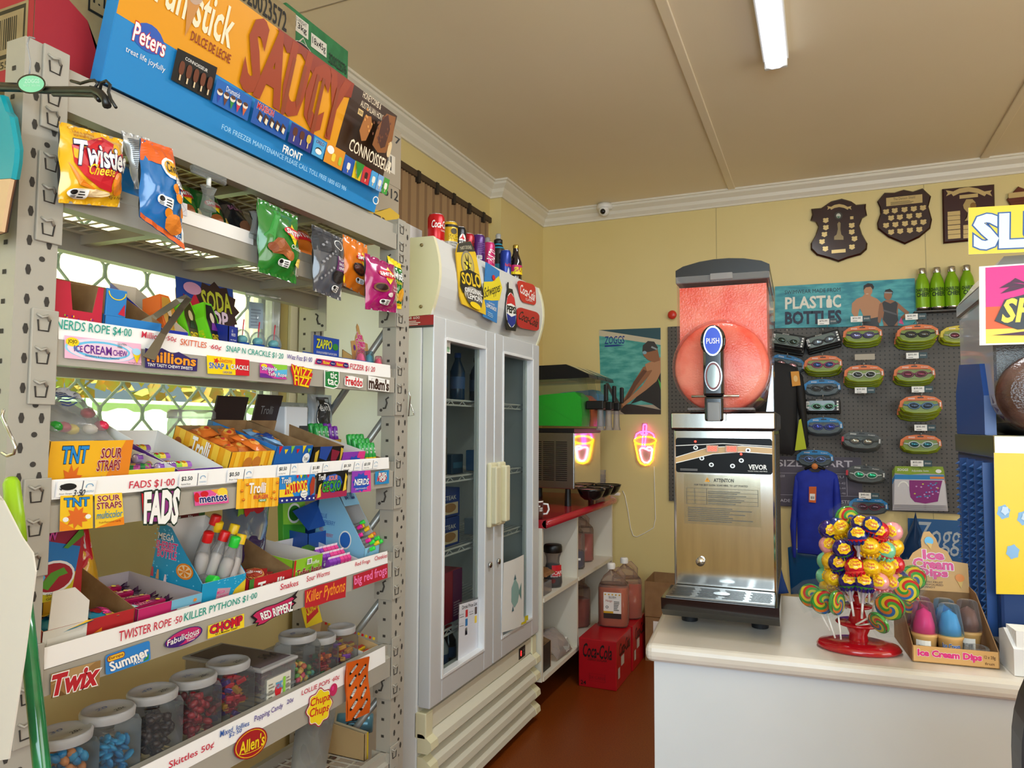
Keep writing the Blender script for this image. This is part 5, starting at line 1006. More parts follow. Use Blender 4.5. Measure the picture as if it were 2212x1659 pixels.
# back row: clear jar, white box, deli bag
t = thing('clear_tub', 'round clear lidded tub of yellow sweets at back of fourth shelf', 'tub', (-1.482, ya(415, 890, -1.482), DECK[4]+.001))
m = M(); m.lathe([(.062, 0), (.068, .02), (.07, .14), (.066, .155)], clear('#f2f6f2', .14), 24, sx=.48); m.lathe([(0, 0), (.062, 0)], clear('#f2f6f2', .14), 24, sx=.48); m.build('tub_body', t)
m = M(); m.lathe([(.072, .15), (.072, .166), (.066, .172), (0, .170)], clear('#f6f6ee', .35, .2), 24, sx=.48); m.build('lid', t)
m = M(); r = random.Random(4)
for k in range(40): a, q = r.uniform(0, 6.3), r.uniform(.0, .052); m.ball((t.location.x+q*cos(a)*.3, t.location.y+q*sin(a), t.location.z+.012+.11*r.random()), .012, C(r.choice(('#e8c02a', '#e8a81c', '#f0d85a'))), 8)
m.build('yellow_sweets', None, 'yellow wrapped sweets filling the round clear tub', 'sweets', None, 'stuff')
m = M(); X = -1.47; a = px(0, X, 590, 870); m.box(-.05, -.03, 0, .05, .03, .19, C('#e9ebee', .4), .004); D(m, LF(-.05, .0, .1, .19, -.03)).rect(.6, 0, 1, .7, C('#3a3a3e')); o = m.build('white_carton', None, 'white glossy carton at back of fourth shelf behind open box lids', 'carton'); o.location = (X, ya(625, 880, X), DECK[4]+.001); o.rotation_euler = S_ROT
q = QF(V((-1.49, ya(664, 850, -1.49), 1.50)), V((-1.49, ya(716, 852, -1.49), 1.50)), V((-1.47, ya(714, 940, -1.47), 1.30)), V((-1.47, ya(664, 940, -1.47), 1.30)))
crinkle('deli_bag', 'silver and black deli bag with round badge at back of fourth shelf', q, C('#a8b4c0', .25, .5), .025, 'chip bag', 8, lambda d: (d.rect(.25, 0, .75, .95, K_), d.ell(.5, .62, .3, .26, K_, 16, 3), d.ring(.5, .62, .28, .24, .08, W_), d.text('RED ROCK', .3, .72, .7, .8, W_), d.text('DELI', .38, .42, .62, .5, W_), d.text('SALT &\nBALSAMIC', .3, .08, .7, .3, C('#8a6a8a'))))
q = QF(V((-1.49, ya(590, 870, -1.49), 1.47)), V((-1.49, ya(668, 872, -1.49), 1.47)), V((-1.47, ya(660, 930, -1.47), 1.32)), V((-1.47, ya(600, 930, -1.47), 1.32)))
crinkle('deli_bag', 'clear topped snack bag slumped left of the deli bag', q, clear('#e8ecee', .3, .1), .022, 'chip bag', 18, lambda d: (d.fan([(.1, .1), (.3, .8), (.5, .6), (.9, .8), (.8, .1)], C('#3a4048'), 4), d.text('natural', .3, .3, .8, .5, C('#c8a03a'), sh=.2)))
# ---- shelf 5
t = tray('sweets_box', 'kraft lined sour gel box with bright printed header at left of fifth shelf', ya(90, 1400), ya(292, 1345), 5, .20, .05, .11, C('#b8282c', .4), KRAFT, .10, lambda d: (d.rect(.0, 0, .45, 1, C('#d8d3c8')), d.poly([(.5, 0), (.62, 0), (.62, .6), (.5, .4)], O_)))
def f(d):
    d.fan([(0, 1), (1, 1), (.95, .6), (.5, .72), (0, .64)], C('#9c1c3c'), 1); d.fan([(0, .64), (.5, .72), (.95, .6), (.9, .3), (.4, .25), (0, .35)], C('#2a7cc0'), 1); d.fan([(0, 0), (.85, 0), (.9, .3), (.4, .25), (0, .35)], C('#d8c41c'), 1)
    d.ell(.25, .9, .22, .06, MR); d.text('Lolliland', .1, .86, .4, .94, W_, sh=.2); d.text('RAINBOW', .0, .72, .62, .83, C('#d84a9a'), N_, .05, .05, .0, .02); d.text('WORM', .0, .56, .45, .70, W_, N_, .05, .06); d.text('DIPPERZ', .0, .44, .4, .54, LG, N_, .04, .05)
    d.ell(.58, .28, .3, .2, W_); d.ell(.58, .28, .27, .17, C('#a81c2c')); d.fan([(.4, .2), (.55, .34), (.72, .38), (.78, .3), (.66, .28), (.52, .14)], C('#5a9a2a'), 1); d.fan([(.36, .26), (.44, .36), (.48, .3), (.42, .2)], LB, 1); d.fan([(.7, .62), (.95, .85), (.98, .74), (.76, .6)], C('#5a9a2a'), 1); d.text('SOUR\nGEL', .5, .02, .68, .1, BR)
header(t, -.086, .062, .12, .06, .22, C('#b8282c', .4), f, .08)
m = M(); F = lambda u, v, h=0: V((-.086+.075*u+.01*v, -.004-h+.012*v*v, .0+.115*v)); m.prism([(0, 0), (1, 0), (.95, .75), (.55, 1), (0, 1)], F, -.001, .0005, C('#d9d4ca', .7)); m.build('torn_flap', t)
packs(t, 'blue and yellow sour gel packet inside the kraft lined box', 'sour gel packets', C('#2f9ac0', .2, .2), 6, (.075, .05, .010), 5, lambda d: (d.fan([(0, 0), (1, 0), (.9, .4), (.4, .55), (0, .4)], C('#e8b41c'), 3), d.ell(.45, .6, .25, .2, MR, 12, 2), d.text('RAINBOW', .15, .2, .8, .5, PK, N_, .04, .05)), .012, ((-.045, .055), (.02, .09)))
q = QF(V((-1.46, ya(110, 1145, -1.46), 1.235)), V((-1.44, ya(185, 1140, -1.44), 1.245)), V((-1.40, ya(245, 1215, -1.40), 1.0)), V((-1.40, ya(110, 1215, -1.40), 1.0)))
crinkle('chip_bag', 'yellow and red chip bag slumped at the left back of fifth shelf', lambda u, v, h=0: q(u, v, h)+V((-.035, .012, 0)), C('#e8b01c', .25, 0, coat=.5), .03, 'chip bag', 12, lambda d: (d.fan([(.2, .5), (.5, .95), (.9, .8), (.8, .45), (.5, .35)], R_, 4), d.text('Twisties', .3, .55, .85, .75, W_, b=.05)))
t = tray('sweets_box', 'pink and pale blue open box of twisted wrapped chew bars on fifth shelf', ya(297, 1345), ya(437, 1305), 5, .23, .045, .05, C('#c8286a', .4), C('#b9aeb4', .6), .10, lambda d: (d.rect(.5, .55, 1, 1, C('#7ab8d4')), d.poly([(.6, .55), (.8, .55), (.7, .1), (.5, .1)], PAPER), d.ell(.2, .2, .12, .2, N_), d.text('Beacon', .12, .14, .28, .28, W_), d.poly(star(.88, .75, .12, .05, 7, 2.6), O_)))
def chewbar(c1, c2):
    m = M(); m.box(-.042, -.0075, 0, .042, .0075, .012, C(c1, .18, .2), .003); d = D(m, lambda u, v, h=0: V((-.042+.084*u, -.0075+.015*v, .012+h))); d.text('RAZZLE', .15, .15, .6, .85, PK, N_, .04, .05); d.rect(0, 0, .12, 1, C('#6a9ac8', .2, .4)); d.ell(.8, .5, .06, .3, Y_, 8)
    for s in (1,): m.add([(s*.042, -.004, .006), (s*.042, .004, .006), (s*.058, .011, .010), (s*.062, 0, .002), (s*.058, -.011, .012)], [(0, 1, 2, 3, 4)], C(c2, .2, .1)); m.add([(s*.042, 0, .002), (s*.042, 0, .010), (s*.06, .004, .016), (s*.058, -.003, 0)], [(0, 1, 2, 3)], C(c2, .2, .1))
    return m.build('chew_bar', None, 'pink wrapped chew bar with twisted dark end in the pale blue box', 'sweet', 'twisted chew bars in the pale blue box')
cb = chewbar('#b81c5c', '#3a1238')
for k in range(13): put(cb, t, (-.008+rnd.uniform(-.006, .004), .016+.0160*k, .004+.010*(k % 3)), (rnd.uniform(-.2, .2), 0, rnd.uniform(-.18, .18)), None, k == 0)
# sherbet bottle box
sb = C('#1c9ac8', .4)
def bub(d, n, seed):
    r = random.Random(seed); d.up()
    for i in range(n): d.h -= .00025; d.ell(r.random(), r.random(), .016, .016, C('#8ad4ec'), 6)
def f(d): d.rect(0, 0, 1, 1, sb); bub(d, 40, 2); d.fan([(.3, .0), (.6, .1), (.65, .6), (.35, .7)], C('#c89aa8'), 1); d.text('MEGA\nSHERBET', .34, .3, .6, .6, PK, W_, .04, .04); d.fan([(.62, 0), (1, 0), (1, .8), (.75, .5)], C('#e8c42a'), 1)
SIDE = lambda d: None
y0, y1 = ya(440, 1300), ya(534, 1278); t = thing('sherbet_box', 'blue pointed display box of big sherbet bottles on fifth shelf', 'sweets box', (XI-.012, (y0+y1)/2, DECK[5]+.001), (.1, 0, pi/2))
m = M(); w = y1-y0; a, b = -w/2, w/2; d_, hf, ht = .165, .062, .178; th = .0016; wi = C('#e9e3dc')
PS = [(0, 0), (d_, 0), (d_-.02, ht), (d_-.055, ht-.012), (0, hf)]
m.prism(PS, lambda u, v, h: V((a+h, u, v)), 0, th, wi, sb); m.prism(PS, lambda u, v, h: V((b-th+h, u, v)), 0, th, wi, sb)
m.quad((a, 0, 0), (b, 0, 0), (b, 0, hf), (a, 0, hf), sb, th, wi); m.quad((b, d_, 0), (a, d_, 0), (a, d_-.02, ht), (b, d_-.02, ht), sb, th, wi); m.quad((a, 0, 0), (a, d_, 0), (b, d_, 0), (b, 0, 0), sb, th, wi)
f(D(m, LF(a, 0, w, hf, 0)))
d = D(m, lambda u, v, h=0: V((a-h, d_*(1-u), ht*v))); d.poly([(0, 0), (1, 0), (1, hf/ht), (.35, .95), (.13, 1)], sb)
r = random.Random(5); d.up()
for i in range(60):
    u, v = r.uniform(.05, .95), r.uniform(.02, .95)
    if v < 1.0-.95*max(0, u-.33)/.67*.78-.05: d.h -= .00025; d.ell(u, v, .014, .01, C('#7ad0ec'), 6)
d.text('MEGA', .12, .78, .42, .86, W_, N_, .03, .04); d.text('SHERBET', .1, .66, .5, .76, PK, W_, .04, .05); d.text('BOTTLE', .14, .56, .5, .66, PK, W_, .04, .05); d.ell(.68, .45, .16, .1, O_, 16); d.ell(.68, .45, .13, .08, C('#f6d8a8'), 16); [d.fan([(.68, .45), (.68+.11*cos(q), .45+.07*sin(q)), (.68+.11*cos(q+.6), .45+.07*sin(q+.6))], O_, 1) for q in (0, 1.05, 2.1, 3.15, 4.2, 5.25)]
for u, v, c in ((.2, .34, '#d8a06a'), (.35, .3, '#e8d4e0'), (.5, .2, '#e07ab0'), (.65, .15, '#e8c42a'), (.1, .36, '#c84a5a')): d.fan([(u-.03, v-.06), (u+.03, v-.06), (u+.015, v+.06), (u-.015, v+.06)], C(c), 1)
m.build('box_body', t)
def sherbet(lab, grp, cap, s=1.0, pw='#e8e0dc', nm='sherbet_bottle', L=.115):
    t = thing(nm, lab, 'sherbet bottle', group=grp)
    m = M(); m.lathe([(0, .001), (.014*s, .001), (.016*s, .006), (.017*s, L*.42), (.0165*s, L*.5), (.009*s, L*.76), (.0085*s, L*.84)], clear('#f4f2f0', .3, .15), 14); m.build('bottle', t)
    m = M(); m.lathe([(0, .003), (.0145*s, .003), (.0155*s, L*.4), (.012*s, L*.52), (0, L*.54)], C(pw, .6), 12); m.build('powder', t)
    m = M(); m.lathe([(.0115*s, L*.80), (.0118*s, L*.98), (.0105*s, L), (0, L)], C(cap, .35), 14); m.build('cap', t); return t
caps = {'red': '#d8181c', 'yellow': '#f2c818', 'green': '#28c83a'}; proto = {}
for i, (c, x, y, z, lab) in enumerate((('red', -.022, .062, .055, 'red capped sherbet bottle, upright at left in the pointed blue box'), ('red', .006, .085, .085, 'red capped sherbet bottle, highest in the pointed blue box'), ('red', -.002, .05, .052, 'red capped sherbet bottle in front of the highest one'), ('yellow', .024, .082, .07, 'yellow capped sherbet bottle at the back of the pointed box'), ('yellow', .036, .055, .06, 'yellow capped sherbet bottle at right edge of the pointed box'), ('green', .018, .03, .042, 'green capped sherbet bottle standing among red and yellow ones'), ('yellow', .034, .022, .04, 'yellow capped sherbet bottle at front right of the pointed box'))):
    if c not in proto: proto[c] = o = sherbet(lab, 'big sherbet bottles', caps[c]); put(o, t, (x, y, z), (.25, .05*(i % 3-1), 0), lab, True)
    else: put(proto[c], t, (x, y, z), (.25, .06*(i % 3-1), .3*i), lab)
put(proto['green'], t, (-.024, .115, .052), (1.5, .12, 0), 'green capped sherbet bottle lying down at front of the pointed box')
# pizza box
def f(d): d.rect(0, 0, 1, 1, C('#b81c24')); d.text('Trolli', .2, .1, .8, .7, W_, b=.05, sh=.1); d.rect(0, 0, .1, 1, C('#3f7a2a'))
pz = lambda d: (d.rect(0, 0, 1, 1, C('#7a1c20')), d.text('Trolli', .1, .5, .6, .9, W_, b=.04), d.rect(.8, 0, 1, 1, C('#3f6a2a')), d.text('CANDY\nPIZZA', .5, .1, .95, .45, C('#c8c84a'), K_, .03, .05))
t = tray('sweets_box', 'deep red kraft lined candy pizza box on fifth shelf', ya(538, 1280), ya(632, 1245), 5, .24, .045, .125, C('#b81c24', .4), KRAFT, .08, f)
header(t, -.10, .0, .238, .10, .17, C('#7a1c20', .4), pz, .0)
packs(t, 'red wrapped candy pizza lying in the deep kraft lined box', 'candy pizzas', C('#9c2424', .25), 4, (.062, .062, .008), 7, lambda d: (d.ell(.5, .5, .4, .4, C('#d89a4a'), 16, 2), d.ell(.5, .5, .34, .34, C('#a83a24'), 16, 2), d.text('CANDY PIZZA', .2, .42, .8, .56, W_, b=.04)), .015, ((-.012, .012), (.04, .12)))
# toffee apple box
ta = C('#8cbf2c', .4)
def tap(d):
    d.rect(0, 0, 1, 1, ta); r = random.Random(3)
    for i in range(9): u, v = r.uniform(.13, .87), r.uniform(.15, .5); d.ring(u, v, .12, .14, .35, C('#e8d83a') if i % 2 else C('#5a9a1c'), 14)
    d.ell(.2, .15, .1, .12, R_); d.ell(.8, .3, .12, .13, R_)
def f(d): tap(d); d.rect(0, .0, .06, 1, R_); d.text('Toffee Apple', .12, .2, .95, .6, MR, W_, .03, .05, .1, .05); d.text('toffee', .6, .68, .85, .84, W_); d.rect(.42, .72, .58, .95, W_); d.barcode(.43, .73, .57, .94, n=8)
t = tray('sweets_box', 'green patterned toffee apple chew box with red rim on fifth shelf', ya(632, 1240), ya(696, 1222), 5, .22, .065, .07, ta, C('#e0d4cc'), .10, f)
def f(d): tap(d); d.text('Toffee Apple', .06, .45, .92, .68, MR, W_, .03, .05, .1, .05); d.ell(.42, .93, .24, .26, C('#c81c24'), 18); d.ell(.75, .98, .2, .22, C('#b8141c'), 18); d.fan([(.4, 1.12), (.45, 1.12), (.5, 1.24), (.45, 1.24)], BR, 1); d.text('CHEWY\nCANDY', .7, .28, .95, .42, MR)
header(t, -.055, .045, .20, .07, .17, ta, f, .05, [(0, 0), (1, 0), (1, .88), (.95, 1.1), (.75, 1.2), (.6, 1.1), (.42, 1.2), (.2, 1.1), (.14, .85), (0, .8)])
packs(t, 'green flat toffee apple chew packet in the green box', 'toffee apple packets', ta, 4, (.06, .04, .006), 8, lambda d: d.ell(.5, .5, .2, .3, R_, 12, 2), .02, ((-.008, .008), (.04, .14)))
# silver bag, watermelon card, blue header box
q = QF(V((-1.50, ya(480, 1110, -1.5), 1.215)), V((-1.50, ya(585, 1098, -1.5), 1.225)), V((-1.42, ya(570, 1185, -1.42), 1.04)), V((-1.42, ya(480, 1190, -1.42), 1.03)))
crinkle('sweets_bag', 'shiny silver and purple bag at the back of fifth shelf', q, C('#b8c4d4', .15, .7), .03, 'sweets bag', 22, lambda d: d.fan([(0, 0), (1, 0), (1, .25), (.5, .3), (0, .2)], C('#3a2450'), 4))
t = thing('sweets_card', 'green watermelon printed card standing behind toffee apple box', 'box', (-1.47, ya(640, 1120, -1.47), DECK[5]+.001), (-.06, 0, pi/2)); m = M(); m.box(-.05, 0, 0, .05, .02, .235, C('#3f9a2a', .4), .002); d = D(m, LF(-.05, 0, .1, .235, 0)); d.fan([(0, .8), (1, .8), (1, .45), (0, .5)], LG, 1); d.text('WATERMELON', .1, .84, .95, .93, K_, b=.03); d.ell(.5, .62, .3, .13, W_); d.ell(.5, .62, .25, .1, C('#2a7a1c')); m.build('card', t)
bl5 = C('#1c4a9a', .35)
t = tray('sweets_box', 'blue box with folded back printed lid right of toffee apple box', ya(655, 1235, -1.42), ya(705, 1220, -1.42), 5, .10, .09, .10, bl5, bl5, 0, X=-1.405)
m = M(); F = QF((-.06, .055, .155), (.07, .045, .185), (.05, .005, .105), (-.055, .0, .10)); m.prism(RC0, F, 0, .0015, bl5); D(m, F, .002).text('Stripple', .15, .3, .85, .7, Y_, PK, .05, .05, .2); m.build('folded_lid', t)
# pink and purple little milk cartons
t = tray('sweets_box', 'white edged tray of tiny carton shaped sweets on fifth shelf', ya(700, 1228), ya(779, 1202), 5, .21, .02, .05, C('#b8242c', .4), C('#e4e2e4'), .12)
o = {}
for j in range(3):
    for i in range(6):
        c = ('#8a3ab0' if i < 2+(j == 0) else '#e0408c'); lab, g = ('tiny purple carton shaped sweet in the white edged tray', 'tiny purple cartons') if c == '#8a3ab0' else ('tiny pink carton shaped sweet in the white edged tray', 'tiny pink cartons')
        if c not in o:
            m = M(); s = .0075; m.box(-s, -s, 0, s, s, .028, C(c, .35)); m.add([(-s, -s, .028), (s, -s, .028), (s, s, .028), (-s, s, .028), (-s, 0, .036), (s, 0, .036)], [(0, 1, 5, 4), (2, 3, 4, 5), (1, 2, 5), (3, 0, 4)], C(c, .35)); m.box(-s, -.0006, .035, s, .0006, .041, C('#f0dce8'))
            d = D(m, LF(-s, 0, 2*s, .028, -s)); d.text('MILK', .15, .5, .85, .7, W_); d.ell(.5, .28, .25, .18, W_); o[c] = m.build('carton_sweet', None, lab, 'sweet', g); put(o[c], t, (-.042+.0168*i, .012+.024*j, .003+.009*j), (0, 0, 0), None, True)
        else: put(o[c], t, (-.042+.0168*i, .012+.024*j, .003+.009*j), (0, 0, rnd.uniform(-.1, .1)))
m = M(); m.box(-.02, 0, .0, .02, .03, .012, C('#5a9a2a'), .002); [0]
o = m.build('sweets_card', None, 'flat green and red sweets packet behind the tiny cartons', 'sweets packet'); put(o, t, (.01, .13, .03), (.2, 0, .2), first=True)
# sherbet box with neon caps
lbx = C('#8ac4e4', .4); y1 = 1.892; y0 = y1-.078; t = thing('sherbet_box', 'pale blue curved display box of small sherbet bottles at right of fifth shelf', 'sweets box', (XI-.012, (y0+y1)/2, DECK[5]+.001), (.08, 0, pi/2))
m = M(); w = y1-y0; a, b = -w/2, w/2; PS = [(0, 0), (.19, 0), (.18, .2), (.13, .215), (0, .045)]
m.prism(PS, lambda u, v, h: V((a+h, u, v)), 0, th, C('#b9b4b0'), lbx); m.prism(PS, lambda u, v, h: V((b-th+h, u, v)), 0, th, C('#b9b4b0'), lbx); m.quad((a, 0, 0), (b, 0, 0), (b, 0, .045), (a, 0, .045), lbx, th, wi); m.quad((b, .19, 0), (a, .19, 0), (a, .18, .2), (b, .18, .2), lbx, th, wi)
F = lambda u, v: V((a+w*u, .13+.05*sin(pi/2*v)-.02*0, .215+.012*sin(pi*v)))
m.grid(lambda u, v: V((a+w*u, .085+.1*v, .16+.06*sin(pi/2*min(1, v*1.6)))), 2, 8, lbx); m.quad((a, 0, 0), (a, .19, 0), (b, .19, 0), (b, 0, 0), lbx, th, wi)
d = D(m, lambda u, v, h=0: V((a+w*u, .085+.1*v-h*.5, .16+.06*sin(pi/2*min(1, v*1.6))+h))); d.h = .003; d.text('SHERBET\nBOTTLES', .2, .1, .8, .7, C('#1c3a7a'), b=.04)
d = D(m, lambda u, v, h=0: V((a-h, .19*(1-u), .215*v))); d.poly([(0, 0), (1, 0), (1, .045/.215), (.32, 1), (.06, .93)], lbx); d.text('BLUE\nRASPBERRY', .1, .45, .4, .6, C('#1c5ab0')); d.text('RED\nSTRAWBERRY', .1, .28, .38, .4, R_); d.ell(.62, .28, .12, .13, W_); d.ell(.62, .28, .1, .11, C('#2a6ac0')); m.build('box_body', t)
proto = {}; r = random.Random(6)
for i, (c, x, y, z) in enumerate((('pink', -.03, .07, .055), ('pink', -.02, .05, .045), ('pink', -.012, .085, .075), ('yellow', .004, .09, .075), ('yellow', .012, .075, .062), ('yellow', .003, .055, .05), ('green', -.008, .04, .035), ('yellow', .0, .03, .032), ('green', .022, .035, .030), ('orange', .024, .06, .052), ('yellow', .026, .085, .07), ('green', .018, .10, .085), ('green', .024, .03, .03), ('green', .026, .045, .045), ('green', -.03, .025, .025))):
    cap = {'pink': '#f02a9a', 'yellow': '#f2c41c', 'green': '#3ae04a', 'orange': '#f2783a'}[c]; lab = 'small sherbet bottle with %s cap in the pale blue box' % c
    if c not in proto: proto[c] = o = sherbet(lab, 'small %s capped sherbet bottles' % c, cap, .52, '#e4ecee', 'sherbet_bottle', .075); put(o, t, (x, y+.02, z-.015), (.95, .35, 0), None, True)
    else: put(proto[c], t, (x, y+.02, z-.015), (.95+r.uniform(-.1, .1), .35+r.uniform(-.15, .15), 0))
# ---- shelf 6: square jars with round lids
JB = clear('#e9ecec', .045, .05); LID = clear('#dcd9d6', .55, .3, '#c9c6c4')
def jar(x, y, lab, wr, wb, s=1.0):
    t = thing('sweets_jar', lab, 'jar', (-1.302, px(0, -1.302, x, y).y, DECK[6]), (0, 0, pi/2+.05), 'clear square sweet jars'); w = .0485*s; h = px(0, -1.302, x, y).z-DECK[6]-.021; c = .012
    ring = lambda k, z: [(k*a, k*b, z) for a, b in ((-w+c, -w), (w-c, -w), (w, -w+c), (w, w-c), (w-c, w), (-w+c, w), (-w, w-c), (-w, -w+c))]
    m = M(); R = [ring(.93, .0015), ring(1, .008), ring(1, h-.012), ring(.9, h)]; vs = sum(R, []); m.add(vs, [(8*k+i, 8*k+(i+1) % 8, 8*k+8+(i+1) % 8, 8*k+8+i) for k in range(3) for i in range(8)]+[tuple(range(8))[::-1]], JB, 0); m.lathe([(w*.93, h), (w*.9, h+.012)], JB, 24); m.build('jar_body', t)
    m = M(); m.lathe([(w*1.0, h+.005), (w*1.03, h+.018), (w*.98, h+.022), (w*.93, h+.023), (w*.90, h+.019), (0, h+.019)], LID, 28)
    d = D(m, lambda u, v, q=0: V((w*(u-.5)*1.7, w*(v-.5)*1.7, h+.019+q))); d.text(wr, .5, .22, .78, .36, C('#1c1c28'), sh=.2); d.text(wb, .3, .6, .62, .74, C('#5a6a9a'), sh=.2); m.build('lid', t); return t
def fill(t, lab, cols, n, sz, top=.085, wrap=0, seed=1, R=.030, flat=.6):
    r = random.Random(seed); m = M(); o = t.location
    for k in range(n):
        x, y = r.uniform(-R, R), r.uniform(-R, R); z = .014+top*(k/n)**.9; c = r.choice(cols)
        if wrap:
            a = r.uniform(0, 6.3); T = Matrix.Translation((o.x+x, o.y+y, o.z+z)) @ Matrix.Rotation(a, 4, 'Z') @ Matrix.Rotation(r.uniform(-.6, .6), 4, 'Y'); m.box(-sz, -sz*.6, -sz*.5, sz, sz*.6, sz*.5, c, .002, T); m.add([(sz, 0, 0), (sz*1.6, sz*.5, .002), (sz*1.6, -sz*.5, 0)], [(0, 1, 2)], c, 0, T); m.add([(-sz, 0, 0), (-sz*1.6, sz*.5, .002), (-sz*1.6, -sz*.5, 0)], [(0, 1, 2)], c, 0, T)
        else: m.ball((0, 0, 0), sz, c, 8, sy=.8, sz=flat, T=Matrix.Translation((o.x+x, o.y+y, o.z+z)) @ Matrix.Rotation(r.uniform(0, 3), 4, 'X') @ Matrix.Rotation(r.uniform(0, 3), 4, 'Z'))
    m.build('jar_sweets', None, lab, 'sweets', None, 'stuff')
blu = [C('#1f8fc0', .4), C('#1a7cb0', .4)]; rds = [C('#8a1420', .35), C('#a01c28', .35), C('#701018', .35)]
j = jar(136, 1580, 'clear jar of pale blue sweets, leftmost on the sixth shelf', '20c', '30'); fill(j, 'blue sweets with an orange one in the leftmost jar', blu+[C('#c87a3a')], 60, .012, seed=1)
j = jar(233, 1531, 'clear jar of bright blue gummies, second from left', '20c', '20'); fill(j, 'bright blue flat gummies in the second jar', blu, 70, .013, .07, seed=2, flat=.35)
j = jar(330, 1491, 'clear jar of dark brown sweets, third from left', '20c', '40'); fill(j, 'dark brown sweets in the third jar', [C('#2a1a18', .4), C('#33201c', .4)], 70, .012, seed=3)
j = jar(418, 1459, 'clear jar of dark red sweets, fourth from left', '20c', '25c'); fill(j, 'dark red berry sweets in the fourth jar', rds, 70, .012, seed=4)
j = jar(493, 1428, 'clear jar of red and purple wrapped sweets marked 25c', '25c', '25c'); fill(j, 'red and purple foil wrapped sweets in the fifth jar', [C('#c0182c', .2, .2), C('#4a1c7a', .2, .2), C('#a01428', .2, .2), C('#c08a2a', .2, .2)], 75, .011, .09, 1, 5)
j = jar(643, 1368, 'clear jar of pastel coloured gummies right of the rectangular tub', '10c', '5'); fill(j, 'pastel pink green and yellow gummies in a clear jar', [C('#d86a4a', .4), C('#6aa04a', .4), C('#e0b04a', .4), C('#4a9a90', .4), C('#d84a60', .4)], 60, .010, .055, seed=6)
j = jar(694, 1373, 'clear jar of orange and green wrapped chews, second from right', '', '', .82); fill(j, 'orange and green wrapped chews in second jar from the right', [C('#e0702a', .3), C('#3f7a4a', .3), C('#b8242c', .3), C('#8a2a20', .3)], 40, .009, .045, 1, 7, .022)
j = jar(738, 1353, 'clear jar of purple and red packets, rightmost jar', '', '', .82); fill(j, 'purple and red boxed packets in the rightmost jar', [C('#8a2ab0', .3), C('#b81c2c', .3), C('#c88a2a', .3)], 26, .012, .05, 1, 8, .02)
# rectangular tub
y0, y1 = 1.380, 1.514; t = thing('lidded_tub', 'long clear plastic tub with grey lid marked 50c between the jars', 'tub', (XI-.004, (y0+y1)/2, DECK[6]), (0, 0, pi/2)); TB = clear('#d9d8d6', .2, .12)
m = M(); w = .058; m.quad((-w, 0, 0), (w, 0, 0), (w+.004, -.001, .10), (-w-.004, -.001, .10), TB); m.quad((w, 0, 0), (w, .25, 0), (w+.004, .25, .10), (w+.004, 0, .10), TB); m.quad((-w, .25, 0), (-w, 0, 0), (-w-.004, 0, .10), (-w-.004, .25, .10), TB); m.quad((w, .25, 0), (-w, .25, 0), (-w, .25, .10), (w, .25, .10), TB); m.quad((-w, 0, .001), (w, 0, .001), (w, .25, .001), (-w, .25, .001), TB)
m.box(-w-.003, -.004, .04, w+.003, .002, .046, TB, .001); m.build('tub_body', t)
m = M(); m.box(-w-.008, -.007, .10, w+.008, .257, .108, LID, .003); m.box(-w+.004, .01, .108, w-.004, .24, .1095, clear('#a8969a', .35, .2, '#8a7a80')); D(m, lambda u, v, h=0: V((-w+2*w*u, .25*v, .1098+h))).text('50¢', .5, .15, .9, .3, K_, sh=.2); m.build('lid', t)
m = M(); m.box(-.04, .004, .008, .045, .012, .085, C('#d8d4c4', .4)); d = D(m, LF(-.04, .008, .085, .077, -.004+.008)); d.lines(.05, .1, .3, .9, 8, C('#8a8474')); d.ell(.45, .55, .14, .2, R_); d.text('TOXIC', .35, .6, .62, .8, LB, N_, .04, .04); d.rect(.65, .1, .75, .9, LG); d.lines(.78, .1, .97, .9, 8, C('#8a8474')); o = m.build('popping_candy_packet', None, 'pale printed candy sachet standing inside the long clear tub', 'sweets packet'); put(o, t, (0, 0, 0), first=True)
w6 = WM(t); m = M(); r = random.Random(3)
for k in range(40): m.box(-.013, -.01, 0, .013, .01, .003, C(r.choice(('#7a2a3a', '#8a3a4a', '#b8a890')), .4), 0, w6 @ Matrix.Translation((r.uniform(-.03, .03), r.uniform(.05, .21), .014+.06*r.random())) @ Matrix.Rotation(r.uniform(-1, 1), 4, 'X') @ Matrix.Rotation(r.uniform(0, 3), 4, 'Z'))
m.build('tub_sweets', None, 'dark red sachets heaped inside the long clear tub', 'sweets', None, 'stuff')
# tray of peanut bars at the right end
yk = C('#e8c81c', .4)
t = tray('sweets_box', 'yellow and red open tray of wrapped chocolate bars at right of sixth shelf', ya(787, 1425), 1.889, 6, .22, .03, .05, C('#e4dfd6', .5), C('#c8a878', .6), .14, None)
m = M(); w = .03; [m.box(.028, .01+.014*k, .045, .0305, .017+.014*k, .052, R_ if k % 2 else yk) for k in range(14)]; m.build('striped_edge', t)
header(t, -.05, .03, .21, .05, .15, yk, lambda d: (d.fan([(.1, .1), (.9, .3), (.95, .8), (.3, .6)], R_, 1), d.text('CRUNCH', .2, .35, .85, .6, Y_, b=.05, rot=.2)), .5)
m = M(); m.box(-.027, -.008, 0, .027, .008, .011, C('#e0b81c', .25, .1), .003); d = D(m, lambda u, v, h=0: V((-.027+.054*u, -.008+.016*v, .011+h))); d.rect(0, 0, .2, 1, N_); d.text('CRISPEE', .24, .2, .95, .8, R_, K_, .03, .06); o = m.build('chocolate_bar', None, 'yellow wrapped bar in the striped edged tray', 'chocolate bar', 'wrapped bars in the striped tray')
for k in range(9): put(o, t, (-.002, .022+.021*k, .004+.007*(k % 2)), (.1, 0, rnd.uniform(-.08, .08)), None, k == 0)
